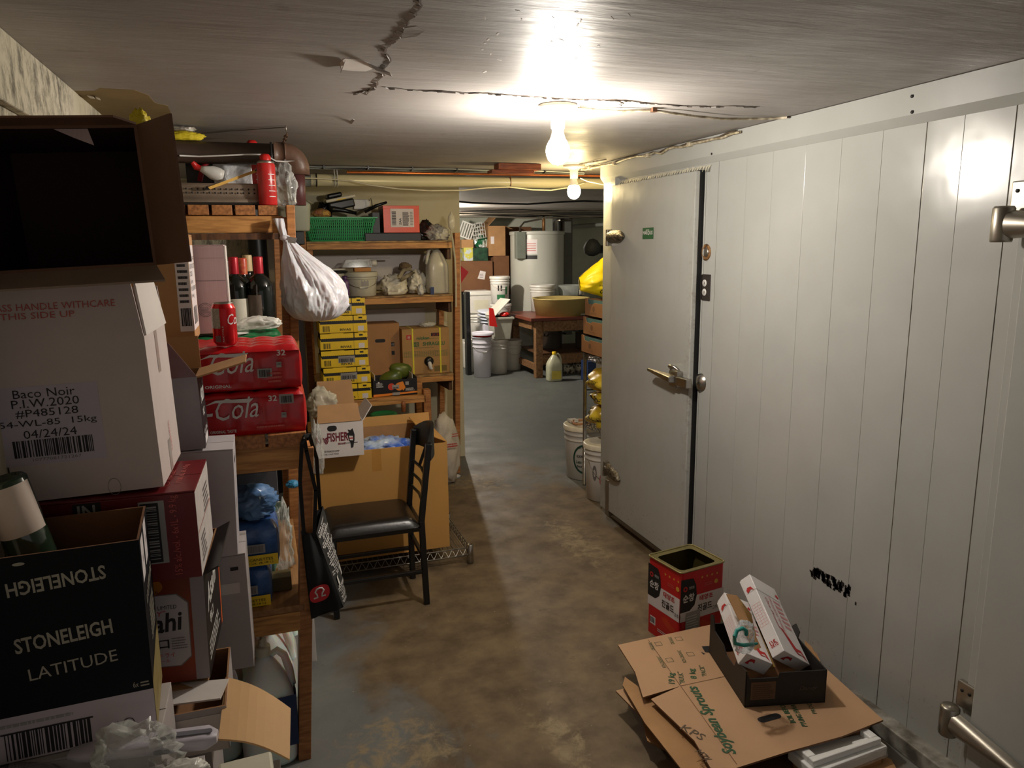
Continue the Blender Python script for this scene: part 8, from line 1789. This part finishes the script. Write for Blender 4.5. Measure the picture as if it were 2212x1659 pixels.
# foam lid
FOAM = mat('foam_white', (240, 240, 238), 0.6, var=0.02); FZ = 0.116
Q = [AZ(px, py, FZ) for px, py in ((1703, 1607), (1762, 1659), (1918, 1600), (1878, 1570))]
cen = sum(Q, Vector()) / 4; fo = E_("foam_lid", (cen.x, cen.y, FZ - 0.05)); T(fo, 'white foam box lid with stepped rims sticking out under the cardboard', 'foam lid')
Ql = [Vector((q.x - cen.x, q.y - cen.y, 0)) for q in Q]
def bl_(u, v, z): q = Ql[0].lerp(Ql[1], v).lerp(Ql[3].lerp(Ql[2], v), u); return (q.x, q.y, z)
def fslab(u0, u1, v0, v1, z0, z1, nm): M().hexa([bl_(u0, v1, z0), bl_(u1, v1, z0), bl_(u1, v0, z0), bl_(u0, v0, z0), bl_(u0, v1, z1), bl_(u1, v1, z1), bl_(u1, v0, z1), bl_(u0, v0, z1)]).build(nm, FOAM, fo, bevel=0.003)
fslab(0, 1, 0, 1, 0.0, 0.032, 'lid_plate'); fslab(0.04, 0.96, 0.62, 0.82, 0.032, 0.052, 'rim_step'); fslab(0.86, 0.96, 0.08, 0.62, 0.032, 0.052, 'rim_step'); fslab(0.04, 0.14, 0.08, 0.62, 0.032, 0.052, 'rim_step'); fslab(0.66, 0.86, 0.44, 0.62, 0.032, 0.045, 'rim_step')
g = M(); g.grid(lambda u, v: Vector(bl_(0.05 + u * 0.95, 0.98 + v * 0.10, 0.03 - v * 0.03)) + Vector((0, 0, 0.006 * noise.noise(Vector((u * 14, v * 4, 0))))), 30, 5); g.build('wrap_film', CLEAR, fo)
fb2 = T(M().box(-0.12, -0.05, 0, 0.12, 0.05, FZ - 0.0505).build('cardboard_scrap', K, None, (cen.x, cen.y + 0.01, 0)), 'cardboard scrap under the foam lid', 'cardboard')
# ------------------------------------------------------------------ pipes and cables at the ceiling
PI1 = [AY(652, 391, 4.55), AY(1000, 389, 4.55)]; e_ = PI1[1] - PI1[0]
L0 = PI1[0]; L1 = L0 + e_ * (1.9 / e_.length)
L0.z = L1.z = 1.985
dp = E_('drain_pipe', L0); T(dp, 'long pale drain pipe running under the ceiling in front of the partition', 'pipe')
g = M(); g.tube([(0, 0, 0), (L1.x - L0.x, 0, 0.006)], 0.033, 24); g.build('pipe_body', mat('pale_pipe', (196, 188, 152), 0.3, var=0.08, scale=2), dp)
g = M(); g.tube([(-0.03, 0, -0.001), (0.05, 0, 0)], 0.038, 24); g.build('coupling', GP, dp); g = M(); g.tube([(0.078, 0, 0), (0.084, 0, 0)], 0.0385, 24); g.build('clamp_band', BLK, dp)
g = M(); g.tube([(-0.32, 0.0, -0.004), (-0.03, 0, -0.001)], 0.03, 20); g.build('grey_section', GP, dp)
for px in (722, 728, 1100):
    x = AY(px, 390, 4.55).x - L0.x; g = M(); g.tube([(x, 0.036 * math.cos(a), 0.036 * math.sin(a) + 0.001) for a in [i * 2 * PI / 16 for i in range(17)]], 0.0025, 6); g.tube([(x, -0.03, 0.02), (x, -0.02, H - L0.z)], 0.003, 6); g.build('pipe_strap', mat('strap_copper', (150, 104, 62), 0.4, metal=0.6) if px == 1100 else WP, dp)
g = M(); g.tube([(L0.x + 0.25, 4.50, 2.028), (L1.x, 4.50, 2.036)], 0.007, 10); T(g.build('copper_pipe', mat('copper', (196, 112, 62), 0.35, metal=0.8, var=0.3)), 'thin copper pipe running just above the pale drain pipe', 'pipe')
for i in range(5):
    r = random.Random(i + 40); g = M(); y = 4.36 + i * 0.014; pts = [(AY(590 + 96 * j, 380, y).x, y + 0.006 * math.sin(j * 1.3 + i), H - 0.006 - 0.004 * ((j + i) % 2) - (0.005 if i > 2 else 0)) for j in range(8)]
    g.tube(pts, 0.0035, 6); T(g.build('ceiling_cable', mat('cable_black', (48, 44, 42), 0.5) if i % 2 else GP), 'thin cable stapled along the ceiling above the drain pipe, %s counting away from the camera' % ('first', 'second', 'third', 'fourth', 'fifth')[i], 'cable', 'cables along the ceiling above the drain pipe')
stp = bpy.data.objects['ceiling_cable.009']
for k in range(6): M().box(AY(700 + 95 * k, 380, 4.38).x - 0.004, 4.352, H - 0.018, AY(700 + 95 * k, 380, 4.38).x + 0.004, 4.43, H - 0.0005).build('cable_staple', BLK, stp)
g = M(); P = [AY(*p, 4.44) for p in ((640, 384), (700, 386), (760, 391), (800, 400), (860, 408), (930, 412), (1000, 411), (1050, 406), (1100, 404), (1150, 410), (1190, 411), (1230, 405), (1262, 396))]
g.tube(P, 0.004, 8); T(g.build('cream_cable', mat('cream_cable', (214, 204, 170), 0.5)), 'cream cable drooping in front of the pale drain pipe to the yellow bulb', 'cable')
g = M(); P = [AY(1254, 385, 4.09), AY(1270, 392, 4.05), AY(1290, 396, 4.0), Vector((1.892, 3.934, 1.93)), Vector((1.90, 3.932, 1.99))]; g.tube(P, 0.003, 6); T(g.build('cream_cable', mat('cream_cable', (214, 204, 170), 0.5)), 'short cream cable from the yellow bulb to the cooler corner', 'cable')
def board_px(px0, px1, y0, z0, z1, d_): a, b_ = AY(px0, 370, y0), AY(px1, 370, y0); return a.x, b_.x
a, b_ = AZ(1062, 370, 2.03), AZ(1140, 366, 2.03)
wbk = E_('wood_block', ((a.x + b_.x) / 2, 4.02, H - 0.052)); T(wbk, 'two offcuts of reddish wood fixed to the ceiling over the drain pipe', 'wood block')
RW_ = mat('red_wood', (156, 84, 48), 0.6, col2=(110, 56, 32), scale=6, stretch=(2, 12, 12))
M().box(-0.13, 0.0, 0.018, 0.12, 0.09, 0.05).build('block', RW_, wbk, bevel=0.002); M().box(-0.16, 0.03, 0.0, 0.09, 0.12, 0.0175).build('block', RW_, wbk, bevel=0.002)
# cable from the near bulb to the cooler wall and along its top edge
CC = mat('painted_cable', (206, 196, 172), 0.5, col2=(130, 116, 92), scale=40)
def zp(px, py, dz_=0.006): return AZ(px, py, H - dz_)
g = M(); P = [zp(1250, 231), zp(1280, 237), (zp(1340, 240, 0.012)), zp(1410, 238), zp(1450, 244, 0.012), zp(1500, 251, 0.014), zp(1560, 257, 0.014), zp(1620, 257, 0.012), zp(1670, 256), zp(1700, 254)]
g.tube(P, 0.0045, 8); cbl = T(g.build('lamp_cable', CC), 'painted cable from the nearer bulb across the ceiling to the cooler wall', 'cable')
q = zp(1412, 238, 0.008); M().box(q.x - 0.008, q.y - 0.01, q.z - 0.006, q.x + 0.008, q.y + 0.01, H - 0.0005).build('cable_clip', DWOOD, cbl)
g = M(); r = random.Random(3); P = []; 
for i in range(26):
    y = 2.62 + i * 0.062; P.append((XR - 0.032 + r.uniform(-.004, .004), y, H - 0.016 + r.uniform(-.006, .005) - (0.006 if i % 7 == 3 else 0)))
g.tube(P, 0.0055, 8); c2 = T(g.build('lamp_cable', CC), 'twisted painted cables along the top edge of the cooler wall', 'cable')
g = M(); g.tube([(x + 0.004, y + .03, z + 0.006 + r.uniform(-.004, .003)) for x, y, z in P], 0.004, 6); g.build('second_strand', mat('dark_strand', (92, 80, 64), 0.6), c2)
for i in (6, 12, 18, 23): M().box(P[i][0] - 0.012, P[i][1] - 0.012, P[i][2] - 0.010, XR - 0.018, P[i][1] + 0.012, P[i][2] + 0.010).build('cable_clip', CC, c2, bevel=0.003)
g = M(); g.tube([zp(1310, 345), zp(1290, 348, 0.01), zp(1270, 352), zp(1252, 355)], 0.0045, 8); T(g.build('lamp_cable', CC), 'short painted cable linking the cooler edge to the farther bulb holder', 'cable')

# big brown pipe with elbow at the left, its chain and wires
YE = 3.10; ep = AY(606, 330, YE); x0 = AY(392, 325, YE).x
ev_ = E_('brown_drain_pipe', (ep.x, YE, 1.955)); T(ev_, 'brown drain pipe with elbow hung below the ceiling on the left', 'pipe')
BP = mat('brown_pipe', (96, 70, 54), 0.45, var=0.3, scale=10, bump=0.15)
g = M(); g.tube([(-0.60, 0, 0.0), (-0.02, 0, 0)], 0.040, 20); g.build('pipe_body', mat('dark_brown_pipe', (70, 54, 44), 0.5, var=0.3), ev_)
g = M(); g.tube([(-0.025, 0, 0), (0.015, 0, 0)], 0.046, 20); g.build('hub', BP, ev_)
g = M(); g.tube([(0.01 + 0.05 * math.sin(t), 0, -0.05 + 0.05 * math.cos(t)) for t in [i * PI / 2 / 8 for i in range(9)]] + [(0.06, 0.0, -0.075)], 0.045, 20); g.build('elbow', BP, ev_)
g = M(); g.tube([(0.06, 0, -0.07), (0.058, 0.0, -0.19)], 0.026, 16); g.build('down_pipe', REDP if False else mat('dark_red_pipe', (74, 34, 32), 0.5), ev_)
g = M(); g.tube([(-0.035, -0.043, 0.04), (-0.035, -0.048, -0.02), (-0.03, -0.045, -0.035)], 0.004, 6); g.build('clamp', BLK, ev_)
g = M(); P = [AY(*p, YE - 0.05) for p in ((388, 336), (430, 338), (480, 336), (530, 334), (572, 334), (585, 342), (596, 348), (615, 349), (636, 347))]
g.tube(P, 0.003, 8); T(g.build('white_cable', WP), 'white cable running along the front of the brown drain pipe', 'cable')
hk_ = AZ(617, 271, H); ch_ = E_('chain', (hk_.x, hk_.y, H)); T(ch_, 'short rusty chain hanging from the ceiling to the brown pipe elbow', 'chain')
tgt = Vector((ep.x + 0.01, YE, 1.99)) - Vector(ch_.location); r = random.Random(2)
g = M(); g.tube([(0, 0, 0), (0.002, 0, -0.03)], 0.0025, 6); g.build('screw_hook', STEEL, ch_)
s0 = Vector((0.002, 0, -0.03)); n = 7
for i in range(n):
    c_ = s0.lerp(tgt, (i + 0.5) / n); L_ = (tgt - s0).length / n * 0.75; dd_ = (tgt - s0).normalized(); sd = Vector((1, 0, 0)) if i % 2 else Vector((0, 1, 0)); sd = (sd - dd_ * sd.dot(dd_)).normalized()
    g = M(); g.tube([c_ + dd_ * L_ * math.cos(a) + sd * 0.006 * math.sin(a) for a in [k * 2 * PI / 10 for k in range(10)]], 0.0022, 6, closed=True); g.build('link', mat('rusty_iron', (96, 70, 52), 0.6, metal=0.5), ch_)
g = M(); g.tube([hk_ - Vector((0, 0, 0.006)), AZ(500, 283, H - 0.01), AZ(385, 296, H - 0.012)], 0.0018, 6); T(g.build('ceiling_wire', mat('grey_wire', (110, 104, 96), 0.5)), 'thin wire stretched across the ceiling from the chain hook to the left', 'wire')
p = AY(415, 320, YE - 0.06)
T(crumple(0.16, 0.05, 0.035, 161, 0.4).build('yellow_rag', mat('yellow_foam', (222, 200, 36), 0.6, bump=0.4), None, (p.x - 0.03, YE - 0.005, 1.996)), 'yellow foam strip lying on top of the brown drain pipe', 'foam')
T(crumple(0.12, 0.05, 0.02, 163, 0.4).build('foil_scrap', mat('foil_scrap', (190, 186, 178), 0.3, metal=0.7, bump=0.6), None, (p.x - 0.04, YE + 0.0, 2.029)), 'crumpled foil scrap on the yellow foam strip', 'foil')
p = AY(303, 248, 1.76); T(crumple(0.05, 0.05, 0.07, 165, 0.3).build('yellow_packet', mat('yellow_foam', (222, 200, 36)), None, (p.x, 1.74, 1.815)), 'yellow packet edge showing on top of the dark box', 'packet')
